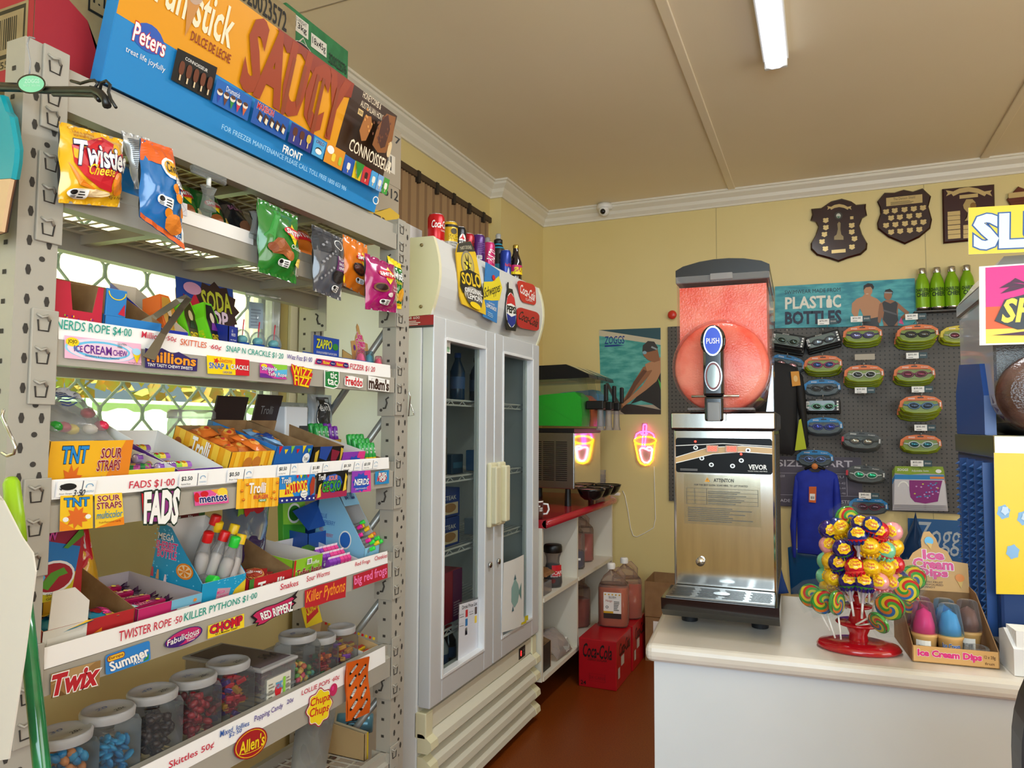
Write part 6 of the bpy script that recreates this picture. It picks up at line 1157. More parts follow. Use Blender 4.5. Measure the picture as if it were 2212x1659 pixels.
# orange strip of sachets hanging over the beam
F0 = PQ(0, XS+.012, (749, 1432), (797, 1418), (801, 1540), (746, 1558)); m = M(); oz = C('#d8601c', .3)
FF = lambda u, v, h=0: F0(u, v, h+.006*sin(3*u+1)*(1-v)+.004*sin(7*v))
m.grid(lambda u, v: FF(u, v), 8, 14, oz); m.grid(lambda u, v: FF(1-u, v, -.004), 8, 14, oz)
m.add([FF(0, 0, 0), FF(0, 1, 0), FF(0, 1, -.004), FF(0, 0, -.004)], [(0, 1, 2, 3)], oz); m.add([FF(u, v, h) for u, v, h in ((0, 1, 0), (1, 1, 0), (1, 1, -.004), (0, 1, -.004))], [(0, 1, 2, 3)], oz); d = D(m, FF, .001, .0003, (4, 1))
for u, v in ((.3, .86), (.28, .66), (.26, .46), (.22, .26), (.7, .8), (.72, .6), (.7, .4), (.68, .2), (.35, .08)):
    k = d.h; d.fan([(u-.17, v-.08), (u-.12, v-.09), (u+.17, v+.05), (u+.17, v+.08), (u+.12, v+.09), (u-.17, v-.05)], K_, 1); d.a = .45; d.text('MARATHON', u-.15, v-.022, u+.15, v+.022, W_, b=.05, rot=.85); d.h = k
m.build('sachet_strip', None, 'orange strip of printed sachets hanging over the sixth shelf beam', 'sweets packet')
# ---- bottom shelf: bags and a can
z7 = DECK[7]
q = QF(V((-1.46, ya(640, 1625, -1.46), z7+.15)), V((-1.46, ya(730, 1615, -1.46), z7+.15)), V((-1.30, ya(700, 1690, -1.30), z7+.03)), V((-1.30, ya(620, 1700, -1.30), z7+.03)))
crinkle('zip_bag', 'clear zip bag with yellow seal lying on the bottom shelf', q, clear('#e6e4d8', .3, .15), .025, 'plastic bag', 31, lambda d: d.rect(0, .86, 1, .9, C('#c8b81c')))
m = M(); m.lathe([(0, 0), (.032, 0), (.033, .01), (.033, .10), (.028, .115), (0, .115)], C('#5a8a9a', .3, .3), 20); D(m, CF(.033, .02, .08, -1, 1), n=(5, 1)).text('ROAST', .1, .2, .9, .8, K_, b=.05); o = m.build('coffee_tin', None, 'teal coffee tin lying behind the zip bag on bottom shelf', 'tin'); o.location = (-1.48, ya(735, 1650, -1.48)-.02, z7+.036); o.rotation_euler = (0, pi/2, .5)
tray('cardboard_tray', 'shallow brown cardboard tray at right end of bottom shelf', ya(780, 1670, -1.3), 1.89, 7, .2, .08, .10, C('#b89a6a', .7), C('#c8b490', .7), 0, lambda d: d.rect(.6, 0, 1, 1, C('#d8b81c')), X=-1.29)
# ================================================================ on, in and over the fridge
FT = 2.0855
def can(lab, x, y, r, h, body, draw=None, group='drink cans on the fridge', X=-1.345, neck=True):
    p = px(0, X, x, y); t = thing('drink_can', lab, 'can', (X, p.y, FT), (0, 0, pi/2-.55), group)
    m = M(); m.lathe([(r*.8, 0), (r, .008), (r, h-.012), (r*.84, h)], body, 22); d = D(m, CF(r, .008, h-.012, -1.5, 1.5), n=(8, 1)); (draw or (lambda d: 0))(d); m.build('body', t)
    m = M(); m.lathe([(r*.84, h), (r*.86, h+.002), (r*.8, h+.001), (r*.78, h-.004), (0, h-.004)], C('#c8c8c8', .25, .9), 22); m.build('lid', t); return t
mt = lambda h: C(h, .28, .25)
can('tall red soft drink can, leftmost on top of fridge', 942, 508, .033, .122, mt('#c4141c'), lambda d: (d.text('Coca-Cola', .16, .58, .92, .86, W_, b=.03, sh=.25), d.text('CLASSIC', .52, .46, .8, .52, W_), d.text('ORIGINAL', .55, .08, .78, .13, W_)))
can('yellow and silver soft drink can second from left on fridge', 972, 514, .031, .122, mt('#e0b42a'), lambda d: (d.rect(0, 0, 1, .34, C('#c9c6bc')), d.rect(0, .9, 1, 1, K_), d.text('SOLO', .28, .44, .72, .62, Y_, K_, .06, .05), d.text('ORIGINAL\nLEMON', .32, .12, .7, .32, C('#4a4436')), d.ell(.5, .74, .14, .12, C('#4a4028'), 12)))
can('black and blue soft drink can between yellow and dark red cans', 992, 518, .029, .122, mt('#15151a'), lambda d: (d.ell(.5, .5, .2, .34, W_, 20, 2), d.fan([(.32, .62), (.5, .84), (.68, .62), (.5, .58)], R_, 2), d.fan([(.32, .38), (.5, .16), (.68, .38), (.5, .42)], C('#1c3a9a'), 2), d.text('PEPSI', .3, .44, .7, .56, K_, b=.05)))
can('dark red soft drink can behind the black and blue one', 1011, 523, .028, .115, mt('#a81420'), lambda d: (d.text('Coca-Cola', .25, .5, .75, .85, K_, b=.03, sh=.25), d.ell(.5, .2, .15, .1, C('#c84a5a'), 12)))
can('purple soft drink can standing in front row on fridge', 1033, 545, .030, .122, mt('#4a1c6a'), lambda d: (d.barcode(.25, .08, .5, .24, K_, W_, 10), d.lines(.3, .35, .75, .8, 6, C('#6a3a8a'))), X=-1.325)
can('pink soft drink can right of the purple one', 1056, 550, .027, .122, mt('#c42a6a'), lambda d: (d.text('PASITO', .25, .3, .75, .75, W_, b=.05, rot=1.2)), X=-1.335)
can('slim blue and silver energy drink can near right end of fridge', 1092, 580, .026, .132, mt('#1c3a9a'), lambda d: (d.fan([(.3, 0), (.5, .4), (.7, 0)], C('#c8ccd4'), 2), d.text('Red Bull', .28, .42, .72, .54, R_, b=.04)), X=-1.34)
can('slim lime green and black energy drink can near right end of fridge', 1103, 585, .026, .132, mt('#7ab81c'), lambda d: (d.fan([(.3, .2), (.5, .7), (.7, .2)], K_, 2), d.text('V', .38, .35, .62, .65, W_, b=.08)), X=-1.37)
def bottle(name, lab, X, x, y, prof, mats, label=None, group=None, z=FT, cap=None):
    p = px(0, X, x, y); t = thing(name, lab, 'bottle', (X, p.y, z), (0, 0, pi/2-.5), group)
    m = M(); m.lathe(prof, mats, 20); m.build('body', t)
    if label: m = M(); label(m); m.build('label', t)
    if cap: m = M(); m.lathe(cap[0], cap[1], 16); (cap[2] if len(cap) > 2 else (lambda m: 0))(m); m.build('cap', t)
    return t
def sport(lab, x, y, col, c2, X):
    P = [(0, 0), (.030, 0), (.033, .012), (.030, .05), (.033, .075), (.033, .135), (.030, .155), (.020, .172), (.018, .18)]
    def L(m):
        m.lathe([(.0335, .078), (.0335, .132), (.0305, .153), (.0215, .171)], K_, 20); d = D(m, CF(.0338, .08, .13, -1.4, 1.4), n=(8, 1)); d.rect(.35, .1, 1, .38, c2); d.text('POWER\nADE', .35, .3, .95, .9, W_, b=.05, sh=.2)
    bottle('sports_drink_bottle', lab, X, x, y, P, C(col, .15), L, 'sports drink bottles on fridge', cap=([(.019, .178), (.021, .18), (.021, .198), (.012, .203)], K_, lambda m: m.lathe([(.012, .200), (.013, .222), (.009, .228), (0, .228)], clear('#e8ecec', .5, .2), 14)))
sport('red sports drink bottle with black label, taller left one on fridge', 1053, 566, '#a8202c', C('#c8301c', .3), -1.47)
sport('blue sports drink bottle with black label on fridge', 1076, 573, '#2a8aa8', C('#1c8ac0', .3), -1.395)
def L(m):
    m.lathe([(.0305, .03), (.0305, .075)], C('#c8286a', .4), 20); d = D(m, CF(.0306, .03, .075, -1.5, 1.5), n=(8, 1)); d.rect(0, 0, 1, .3, Y_); d.text('SPLASH', .2, .3, .8, .75, Y_, K_, .05, .06, .2)
bottle('glass_bottle', 'small dark glass bottle with gold cap at right end of fridge', -1.32, 1114, 600, [(0, 0), (.028, 0), (.030, .008), (.030, .09), (.014, .135), (.0125, .165)], C('#1a0c10', .06, coat=1), L, None, cap=([(.0135, .158), (.0145, .172), (.012, .176), (0, .176)], C('#c8a84a', .3, .8)))
m = M(); y0 = px(0, -1.42, 876, 500).y; d = D(m, lambda u, v, h=0: V((-1.43+h*.0, 2.235+.17*u, FT+.082*v)) + V((h, 0, 0))); m.box(-1.4335, 2.235, FT, -1.43, 2.405, FT+.082, C('#d9d7d4', .5)); d.text('steel bottles', .05, .78, .45, .88, K_, b=.02); d.text('Charleville', .15, .15, .9, .42, K_, C('#8a8a8a'), .03, .04, .2); m.build('card_sign', None, 'pale card sign with black writing standing behind the red can', 'sign')
# cut-out brand signs on the header
XH = XF+.024
def hsign(q, draw, lab=None, n=3):
    m = M(); F = PQ(0, XH, *q); d = D(m, F, .0012, .0004); draw(d, F, m); o = m.build('cutout_sign', HEAD, lab); o.data.transform(Matrix.Translation(-V(FR.location)))
def f(d, F, m):
    P = [(.06, 0), (.94, 0), (1, .12), (1, .84), (.86, .97), (.82, 1), (.18, 1), (.12, .97), (0, .84), (0, .12)]; m.prism(P, F, -.003, .001, C('#d8a818', .35)); d.poly(P, C('#e8c02a')); d.poly([(.02, .86), (.98, .86), (.86, .97), (.82, 1), (.18, 1), (.12, .97)], C('#3a3a34')); d.text('THIRST CRUSHER', .2, .89, .82, .94, C('#d8d0b0'), arc=.01)
    d.ell(.48, .68, .3, .2, C('#8a8474')); d.ell(.48, .68, .26, .17, C('#c8b45a')); d.fan(star(.48, .66, .2, .07, 7, 1, .2), K_, 1); [d.ell(.48+.1*cos(q), .64+.06*sin(q), .05, .03, C('#e8d83a'), 10) for q in (.5, 2, 3.4, 5)]
    d.fan([(.1, .2), (.02, .3), (.1, .55), (.5, .6), (.9, .55), (1, .3), (.9, .2)], C('#262420'), 1); d.text('SOLO', .1, .36, .92, .54, C('#e8c42a'), K_, .05, .05, 0, .02); d.ell(.5, .2, .36, .14, C('#a8a498')); d.ell(.5, .14, .3, .12, C('#56524a')); d.text('ORIGINAL', .16, .24, .88, .31, W_, K_, .04, .05, 0, .03); d.text('LEMON', .24, .14, .78, .22, W_, K_, .04, .05, 0, .02); d.ell(.5, .06, .2, .05, Y_)
hsign(((983, 527), (1022, 520), (1052, 682), (994, 655)), f, 'yellow can shaped cutout with black lettering')
def f(d, F, m):
    m.prism([(0, 0), (1, 0), (1, 1), (0, 1)], F, -.003, .001, C('#2a7cc0', .35)); d.poly([(-.1, .3), (.5, .36), (1.1, .45), (1.25, .72), (.95, .9), (.5, .72), (-.1, .62)], C('#e8d42a')); d.text('Schweppes', -.05, .42, 1.1, .66, K_, b=.02, sh=.15, rot=.25); d.text('CLASSIC', .3, .29, .75, .32, W_); d.text('LEMONADE', .14, .2, .88, .27, W_, b=.02); d.lines(.25, .05, .75, .14, 3, C('#9cc8e8')); d.ell(.55, .8, .12, .05, R_, 12)
hsign(((1050, 566), (1079, 586), (1073, 698), (1044, 684)), f, 'blue can shaped cutout with yellow banner')
def f(d, F, m):
    P = [(.1, 0), (.9, 0), (1, .1), (.95, .55), (.85, .72), (.72, .85), (.7, .98), (.25, .98), (.25, .85), (.1, .72), (.02, .55), (0, .1)]; m.prism(P, F, -.003, .001, K_); d.poly([(.3, .86), (.7, .86), (.7, 1.02), (.3, 1.02)], C('#d8d4cc')); d.ell(.5, .42, .5, .36, W_); d.fan([(.04, .5), (.5, .78), (.96, .5), (.9, .62), (.5, .78), (.1, .62)], R_, 1); d.fan([(.05, .52), (.15, .68), (.5, .78), (.85, .68), (.95, .52), (.5, .56)], R_, 1); d.fan([(.05, .34), (.15, .16), (.5, .06), (.85, .16), (.95, .34), (.5, .28)], C('#1c2f8a'), 1); d.text('PEPSI', .08, .36, .94, .5, K_, b=.06)
hsign(((1092, 606), (1112, 612), (1116, 716), (1092, 712)), f, 'black cola bottle shaped cutout')
cc = lambda bg, c, extra=0: (lambda d, F, m: (m.prism(rr(0, 0, 1, 1, .2, .2), F, -.003, .001, C(bg, .35)), d.text('Coca-Cola', .06, .3, .94, .74, c, b=.03, sh=.25, rot=-.25), extra and d.text('CLASSIC', .3, .12, .75, .24, c)))
hsign(((1117, 604), (1156, 616), (1158, 660), (1126, 652)), cc('#c8201c', W_, 1), 'red sign with white script')
hsign(((1117, 662), (1165, 676), (1164, 716), (1118, 707)), cc('#b8141c', K_), 'red sign with black script')
# paper on the doors
m = M(); F = PQ(0, XF-.0255, (992, 1306), (1032, 1294), (1031, 1448), (988, 1464)); d = D(m, F, .0004); d.rect(-.05, -.02, 1.08, 1.03, clear('#f0f2f4', .12)); d.rect(0, 0, 1, 1, C('#e6e6ee')); d.text('Drink Price List', .15, .92, .95, .97, K_, b=.03)
for k in range(7):
    v = .80-.125*k
    for u, p in ((.02, ('$3.50', '$3.50', '$5.00', '$6.00', '$2.00', '$6.50', '')[k]), (.52, ('$2.50', '$2.50', '$5.00', '$6.00', '$6.50', '$6.50', '')[k])):
        if p: d.text(p, u, v+.04, u+.2, v+.06, K_); d.rect(u+.02, v+.015, u+.22, v+.022, C('#55555a')); d.rect(u+.3, v, u+.42, v+.1, (R_, C('#2a7cc0'), W_, C('#d8b42a'), C('#8a1c2a'), K_)[k] if u < .5 else (BR, Y_, C('#3a3a3e'), C('#c8c0b0'), BR, C('#8a6a4a'))[k]); d.h -= .001
o = m.build('price_list', DR1); o.data.transform(Matrix.Translation(-V(FR.location)))
m = M(); F0 = PQ(0, XF+.006, (1088, 1216), (1133, 1198), (1130, 1350), (1083, 1367)); F = lambda u, v, h=0: F0(u, v, h+.004*sin(4*u)+.006*(1-v)*u); pp_ = C('#eceae4', .7); m.grid(lambda u, v: F(u, v), 6, 10, pp_); d = D(m, F, .0008, .0003, (2, 2)); cq = C('#8fb4ae', .7); d.fan([(.35, .4), (.35, .6), (.5, .72), (.66, .62), (.75, .5), (.66, .36), (.5, .30)], cq, 2); d.fan([(.7, .5), (.85, .62), (.85, .38)], C('#6f9a96'), 1); d.fan([(.45, .7), (.5, .78), (.56, .7)], C('#3a6a74'), 1); d.fan([(.38, .26), (.42, .34), (.46, .26)], C('#3a6a74'), 1); d.rect(1.02, .05, 1.2, .12, C('#d8c81c')); d.rect(.85, .02, 1.1, .05, C('#d8c81c'))
o = m.build('fish_drawing', DR2, 'white paper with pale green fish drawing'); o.data.transform(Matrix.Translation(-V(FR.location)))
# stock inside the fridge
def infr(name, lab, cat, y, z, x, m, grp=None): o = m.build(name, None, lab, cat, grp); o.location = (x, y, z+.0045); return o
def pet(c, h=.2, r=.032, cap='#d8601c'):
    m = M(); m.lathe([(0, 0), (r*.9, 0), (r, .01), (r, h*.62), (r*.4, h*.85), (r*.38, h*.9)], C(c, .15), 14); m.lathe([(r*.45, h*.9), (r*.45, h), (0, h)], C(cap, .4), 12); m.lathe([(r*1.02, h*.25), (r*1.02, h*.5)], C('#3a5a8a', .4), 14); return m
z5, z4, z3, z2, z1 = 1.5, 1.2, .92, .62, .425
for i, (y, z, c, h, cp, lab) in enumerate(((2.42, z5, '#7a3a20', .2, '#c8481c', 'amber drink bottle on the top fridge shelf, left door'), (2.52, z5, '#8a4a2a', .2, '#2a2a2a', 'brown drink bottle on the top fridge shelf beside amber one'), (2.64, z5, '#1c3a5a', .2, '#1c4a9a', 'dark blue drink bottle on the top fridge shelf'), (2.86, z5, '#1c2a4a', .2, '#1a1a1a', 'navy drink bottle on top fridge shelf behind right door'), (2.98, z5, '#5a3a6a', .18, '#d8d41c', 'purple drink bottle on top fridge shelf behind right door'), (2.42, z1, '#c8d4d8', .165, '#e8e8e8', 'clear water bottle at the bottom of fridge left side'), (2.52, z1, '#c0ccd4', .165, '#d8541c', 'water bottle with orange cap at the bottom of fridge'), (2.62, z1, '#1a1014', .165, '#c81c1c', 'dark cola bottle at the bottom of fridge'), (2.9, z1, '#2a1a14', .165, '#c81c1c', 'brown cola bottle at fridge bottom behind right door'))):
    infr('drink_bottle', lab, 'bottle', y, z, XF-.12-.02*(i % 2), pet(c, h, .032, cp))
def pkt(w, d, h, c, dr): m = M(); m.box(-d/2, -w/2, 0, d/2, w/2, h, C(c, .4), .003); dr(D(m, SF(-w/2, 0, w, h, d/2))); return m
pie = lambda d: (d.rect(.1, .1, .9, .5, C('#d8c8a8')), d.ell(.5, .32, .3, .16, C('#a87a4a')), d.text('STEAK', .2, .6, .8, .75, W_))
for k in range(2): infr('pie_box', ('dark blue food box on second lowest gap shelf, lower of two', 'dark blue food box resting upon another dark blue box')[k], 'food box', 2.53, z3+.115*k, XF-.16, pkt(.17, .14, .113, '#1c3a8a', pie))
infr('food_packet', 'yellow and grey packet on the upper middle fridge shelf', 'food packet', 2.50, z4, XF-.15, pkt(.12, .06, .15, '#6a6458', lambda d: d.fan([(.3, .2), (.7, .2), (.5, .9)], Y_, 1)))
infr('food_packet', 'dark blue packet beside yellow packet in the fridge', 'food packet', 2.63, z4, XF-.15, pkt(.1, .08, .08, '#24405a', lambda d: d.rect(.1, .3, .9, .6, C('#3a6a8a'))))
infr('drink_carton', 'crimson drink multipack on the lower fridge shelf', 'drink carton', 2.56, z2, XF-.15, pkt(.16, .12, .2, '#a8183a', lambda d: (d.rect(.5, 0, 1, 1, C('#6a1c5a')), d.lines(.55, .1, .9, .4, 6, C('#b89aa8')))))
infr('cheese_packet', 'yellow and blue packet behind the right fridge door', 'food packet', 2.92, z4, XF-.14, pkt(.16, .08, .09, '#4a8ac8', lambda d: d.rect(0, .5, 1, 1, Y_)))
infr('sandwich_packet', 'pale red and white sandwich packet behind the right fridge door', 'food packet', 2.92, z3, XF-.14, pkt(.14, .1, .07, '#b8c4d4', lambda d: d.rect(.2, .2, .9, .5, C('#b86a5a'))))
# ================================================================ in and on the red counter
def jug(lab, p, col, lvl, draw=None, s=1.0, rot=0, grp='plastic syrup jugs'):
    t = thing('syrup_jug', lab, 'jug', p, (0, 0, rot), grp); w, dd, h = .075*s, .058*s, .21*s; PL = clear('#f4e8de', .16, .2, '#d8c8bc')
    def ring(k, z, q=8, off=0): return [(max(-w, min(w, 1.28*w*k*cos(2*pi*(i+.5)/16)))*k+off, max(-dd, min(dd, 1.28*dd*k*sin(2*pi*(i+.5)/16)))*k, z) for i in range(16)]
    def loft(R, m, mt): n = 16; m.add(sum(R, []), [(n*k+i, n*k+(i+1) % n, n*k+n+(i+1) % n, n*k+n+i) for k in range(len(R)-1) for i in range(n)]+[tuple(range(n))[::-1], tuple(n*(len(R)-1)+i for i in range(n))], mt, 1)
    m = M(); loft([ring(.94, .002), ring(1, .012), ring(1, h*.92), ring(.95, h)], m, PL); loft([ring(.95, h), ring(.7, h*1.18, off=-.006), ring(.34, h*1.32, off=-.012), ring(.26, h*1.36, off=-.014)], m, PL)
    m.tube([(w*.62, 0, h*.98), (w*.66, 0, h*1.22), (w*.3, 0, h*1.36), (-w*.1, 0, h*1.3)], .013*s, PL, 8)
    m.build('jug_body', t)
    m = M(); loft([ring(.91, .005), ring(.96, .014), ring(.96, lvl*h)], m, C(col, .2)); m.build('syrup', t)
    m = M(); m.lathe([(.021*s, h*1.36), (.022*s, h*1.46), (.018*s, h*1.5), (0, h*1.5)], W_, 16, (-.014, 0, 0)); m.build('cap', t)
    if draw: m = M(); d = D(m, LF(-w*.6, h*.22, w*1.2, h*.62, -dd-.001)); draw(d); m.build('label', t)
    return t
def lb(acc): return lambda d: (d.rect(0, 0, 1, 1, W_), d.rect(0, 0, 1, .2, acc), d.rect(0, .2, .55, .28, C('#d8a81c')), [d.ell(.1+.2*k, .92, .05, .03, C('#d8a81c'), 8) for k in range(5)], d.text('Mango', .12, .62, .5, .72, C('#b8541c')), d.lines(.58, .32, .92, .7, 6, C('#6a6a6a')), d.text('SLUSH', .3, .78, .7, .86, K_), d.ring(.2, .44, .08, .05, .3, K_))
jo = jug('large orange syrup jug with white label on the red drink box', (-1.125, 4.10, .259), '#d86a38', .93, lb(C('#2a1a14')), 1.12, .15)
jug('orange syrup jug standing behind the labelled orange jug', (-1.10, 4.30, .259), '#c8481c', .85, None, 1.12, .4)
jug('pale pink syrup jug on floor at the left of red drink box', (-1.42, 4.0, .192), '#9a2a4a', .35, None, 1.1, .5)
jug('red orange syrup jug on bottom shelf behind the pale pink jug', (-1.40, 4.22, .192), '#c8442a', .7, None, 1.1, .9)
jug('clear syrup jug at the back of the bottom shelf', (-1.55, 4.38, .192), '#b8a090', .3, None, 1.1, .2)
jug('blue syrup jug with small label on the upper cubby shelf', (-1.38, 4.08, .567), '#1c3a7a', .48, lambda d: (d.rect(.1, .3, .75, 1, W_), d.rect(.1, .92, .75, 1, LB), d.lines(.2, .4, .6, .7, 4, K_), d.rect(.2, .2, .8, .3, K_), d.rect(.6, .05, 1, .15, W_)), 1.0, .55)
jug('pink red syrup jug behind the blue jug on cubby shelf', (-1.40, 4.32, .567), '#b84a4a', .8, None, 1.0, .6)
def cokebox(lab, p, rot):
    m = M(); rb = C('#b81420', .3); m.box(-.105, 0, 0, .105, .32, .257, rb, .004); d = D(m, LF(-.105, 0, .21, .257)); d.text('Coca-Cola', .12, .62, .88, .9, K_, b=.03, sh=.25); d.text('ZERO SUGAR', .24, .56, .76, .61, K_); d.ring(.5, .22, .3, .11, .05, C('#8a0c14'), 4, pi/4, pi/4+2*pi); d.text('24 CANS', .3, .19, .7, .25, C('#8a0c14')); d.text('24', .06, .05, .2, .13, K_, b=.03)
    d = D(m, lambda u, v, h=0: V((.105+h, .32*u, .257*v))); d.rect(.3, .4, .5, .6, C('#c8c4bc')); d.rect(.1, .2, .22, .42, C('#c8c4bc')); d.text('Coca-Cola', .2, .62, .9, .88, K_, b=.03, sh=.25)
    o = m.build('drink_carton', None, lab, 'drink carton', 'red drink cartons'); o.location = p; o.rotation_euler = (0, 0, rot); return o
cokebox('red drink carton with black script under the labelled orange jug', (-1.13, 3.945, 0), .0); cokebox('red drink carton behind the front red carton', (-1.125, 4.285, 0), .0)
# kraft carton beside the counter
t = thing('cardboard_box', 'open brown cardboard box with white barcode label beside white counter', 'cardboard box', (-.80, 4.36, 0), (0, 0, .03)); m = M(); kq = noisy('kraft_box', '#8d6a45', '#9b774f', 18, .85)
w, dd, h = .2, .3, .47
for a in ((-w, 0, w, .004), (-w, dd, w, dd+.004), (-w, 0, -w+.004, dd), (w-.004, 0, w, dd)): m.box(a[0], a[1]+(.005 if a[2]-a[0] < .1 else 0), 0, a[2], a[3]-(.0 if a[2]-a[0] < .1 else 0), h*.55, kq)
m.box(-w+.005, .006, .0, w-.005, dd-.002, .25, kq)
for a in ((-w, -.003, w, .001), (-w-.003, 0, -w+.001, dd), (w-.001, 0, w+.003, dd), (-w, dd+.003, w, dd+.007)): m.box(a[0], a[1], h*.56, a[2], a[3], h, kq)
d = D(m, LF(-w, 0, 2*w, h*.55, 0)); d.rect(.12, .5, .8, .92, W_); d.barcode(.18, .55, .74, .8); d.text('700021', .2, .82, .5, .88, K_); m.build('box_body', t)
# coffee jar, trays, tub, stirrers, mug, cups
p = (-1.31, 3.58, .567); t = thing('coffee_jar', 'black lidded glass jar of instant coffee on upper cubby shelf', 'jar', p, (0, 0, .6)); m = M(); m.lathe([(0, 0), (.045, 0), (.05, .02), (.047, .08), (.034, .125), (.036, .15), (.046, .175)], clear('#d8ccc4', .12), 20); m.build('glass', t); m = M(); m.lathe([(0, .004), (.043, .004), (.047, .02), (.045, .08), (.034, .115), (0, .118)], C('#1c0c08', .3), 20); d = D(m, CF(.049, .02, .115, -1.2, 1.2), n=(6, 1)); d.rect(.35, .4, .85, 1, R_); d.text('NESCAFE', .1, .5, .9, .68, W_, b=.03); d.text('Blend 43', .3, .36, .8, .47, W_); d.ell(.4, .16, .12, .12, C('#6a1c14')); m.build('coffee', t); m = M(); m.lathe([(.046, .175), (.049, .178), (.049, .205), (.045, .215), (0, .215)], K_, 22); m.build('lid', t)
def foam(lab, loc, rot, n=1, w=.11, dd=.085):
    m = M(); f2 = C('#e9e5da', .7)
    for k in range(n):
        P = [(-w, -dd), (w, -dd), (w, dd), (-w, dd)]; a = [(x*.75, y*.72, .012*k) for x, y in P]; b = [(x, y, .035+.012*k) for x, y in P]; m.add(a+b, [(0, 1, 2, 3)]+[(i, (i+1) % 4, 4+(i+1) % 4, 4+i) for i in range(4)], f2)
        m.add([(x, y, z+.003) for x, y, z in a+b], [(3, 2, 1, 0)]+[(4+i, 4+(i+1) % 4, (i+1) % 4, i) for i in range(4)], f2)
    o = m.build('foam_tray', None, lab, 'tray', 'white takeaway trays'); o.location = loc; o.rotation_euler = rot; return o
foam('stack of white foam trays standing on end behind coffee jar', (-1.60, 3.47, .665), (pi/2, 0, 1.0), 8)
foam('stack of white foam trays in clear wrap with black and red print', (-1.54, 3.70, .66), (pi/2, 0, .9), 7)
foam('single white ribbed foam tray on lower cubby shelf', (-1.38, 3.70, .192), (0, 0, .4), 2); foam('white foam trays lying under the red counter top', (-1.60, 3.52, .81), (0, 0, .1), 3)
w8 = Matrix.Translation((-1.33, 3.40, .567)); m = M(); tb2 = clear('#e8d8c8', .25, .1); m.box(-.06, -.06, 0, .06, .06, .06, tb2, .006, w8); m.build('cutlery_tub', None, 'clear plastic tub at left front of upper cubby shelf', 'tub')
crinkle('plastic_bag', 'crumpled clear bag of wooden cutlery over the clear tub', QF((-1.36, 3.33, .69), (-1.38, 3.50, .68), (-1.27, 3.52, .655), (-1.26, 3.34, .66)), clear('#d8b08a', .35, .15, '#b88a5a'), .02, 'plastic bag', 41)
crinkle('plastic_bag', 'crumpled clear plastic wrap hanging over lower cubby edge', QF((-1.40, 3.56, .33), (-1.36, 3.74, .31), (-1.262, 3.76, .20), (-1.27, 3.54, .205)), clear('#ecd8cc', .3, .12), .03, 'plastic bag', 42)
t = tray('cardboard_box', 'dark printed open box of clear cups in the lower cubby', 3.34, 3.47, 7, .22, .13, .20, C('#2c2a24', .6), KRAFT, 0, lambda d: (d.rect(.0, 0, .06, 1, KRAFT), d.rect(.94, 0, 1, 1, KRAFT)), X=-1.28, z=.191, cat='cardboard box')
for i in range(3):
    m = M(); m.lathe([(.016, 0), (.018, .02), (.018, .14), (.014, .15)], clear('#f0e8dc', .25, .1), 12); o = m.build('cup_sleeve', None, 'clear wrapped sleeve of cups inside the dark printed box', 'cups', 'cup sleeves in the dark box'); put(o, t, (-.04+.04*i, .05, .004), first=True)
p = px(2, .946, 1162, 1100); t = thing('coffee_mug', 'brown and white coffee mug on red counter beside fridge', 'mug', (-1.31, 3.33, .9455), (0, 0, .45)); m = M(); m.lathe([(0, .002), (.036, 0), (.038, .006), (.038, .09), (.035, .09), (.034, .012), (0, .01)], C('#4a1c18', .3), 20); d = D(m, CF(.038, .01, .09, -.6, 1.2), n=(5, 1)); d.text('Tim Tam', .1, .35, .9, .7, W_, b=.03); d.n = (5, 1); d.rect(0, .9, 1, .99, W_); m.build('mug_body', t); m = M(); m.tube([(.037, 0, .072), (.06, 0, .07), (.066, 0, .045), (.056, 0, .024), (.037, 0, .022)], .005, W_, 8); m.build('handle', t)
m = M(); p = px(1, 4.60, 1309, 1040)
for k in range(3): m.lathe([(.028, .0+.03*k), (.038, .11+.03*k), (.039, .112+.03*k)], clear('#f4f0ec', .22, .06), 18, (-1.34, 4.56, .946))
m.build('cup_stack', None, 'stack of clear plastic cups on red counter near the back wall', 'cups')
# ================================================================ three bowl slush machine
GM = thing('slush_machine', 'steel slush machine with green, orange and blue bowls on red counter', 'slush machine', (-1.30, 4.165, .9455), S_ROT); stl = noisy('brushed_steel', '#a9aaa8', '#b6b7b5', 90, .28, 1, stretch=(1, 1, 12)); w = .265
m = M(); m.box(-w, 0, .10, w, .46, .42, stl, .004); d = D(m, lambda u, v, h=0: V((-w-h, .46*(1-u), .10+.32*v)))
for c in range(3):
    for k in range(20): d.h = .0008; d.rect(.42+.17*c, .14+.036*k, .57+.17*c, .158+.036*k, K_)
m.box(-w-.002, -.002, .42, w+.002, .462, .445, K_, .002)
for x in (-w+.04, w-.04):
    for y in (.05, .4): m.lathe([(.02, 0), (.016, .1)], K_, 12, (x, y, 0))
m.build('body', GM)
m = M(); m.quad((-w+.01, -.0015, .105), (w-.01, -.0015, .105), (w-.01, -.0015, .415), (-w+.01, -.0015, .415), C('#d8cfc0', .08, 1), .001); m.build('mirror_panel', GM)
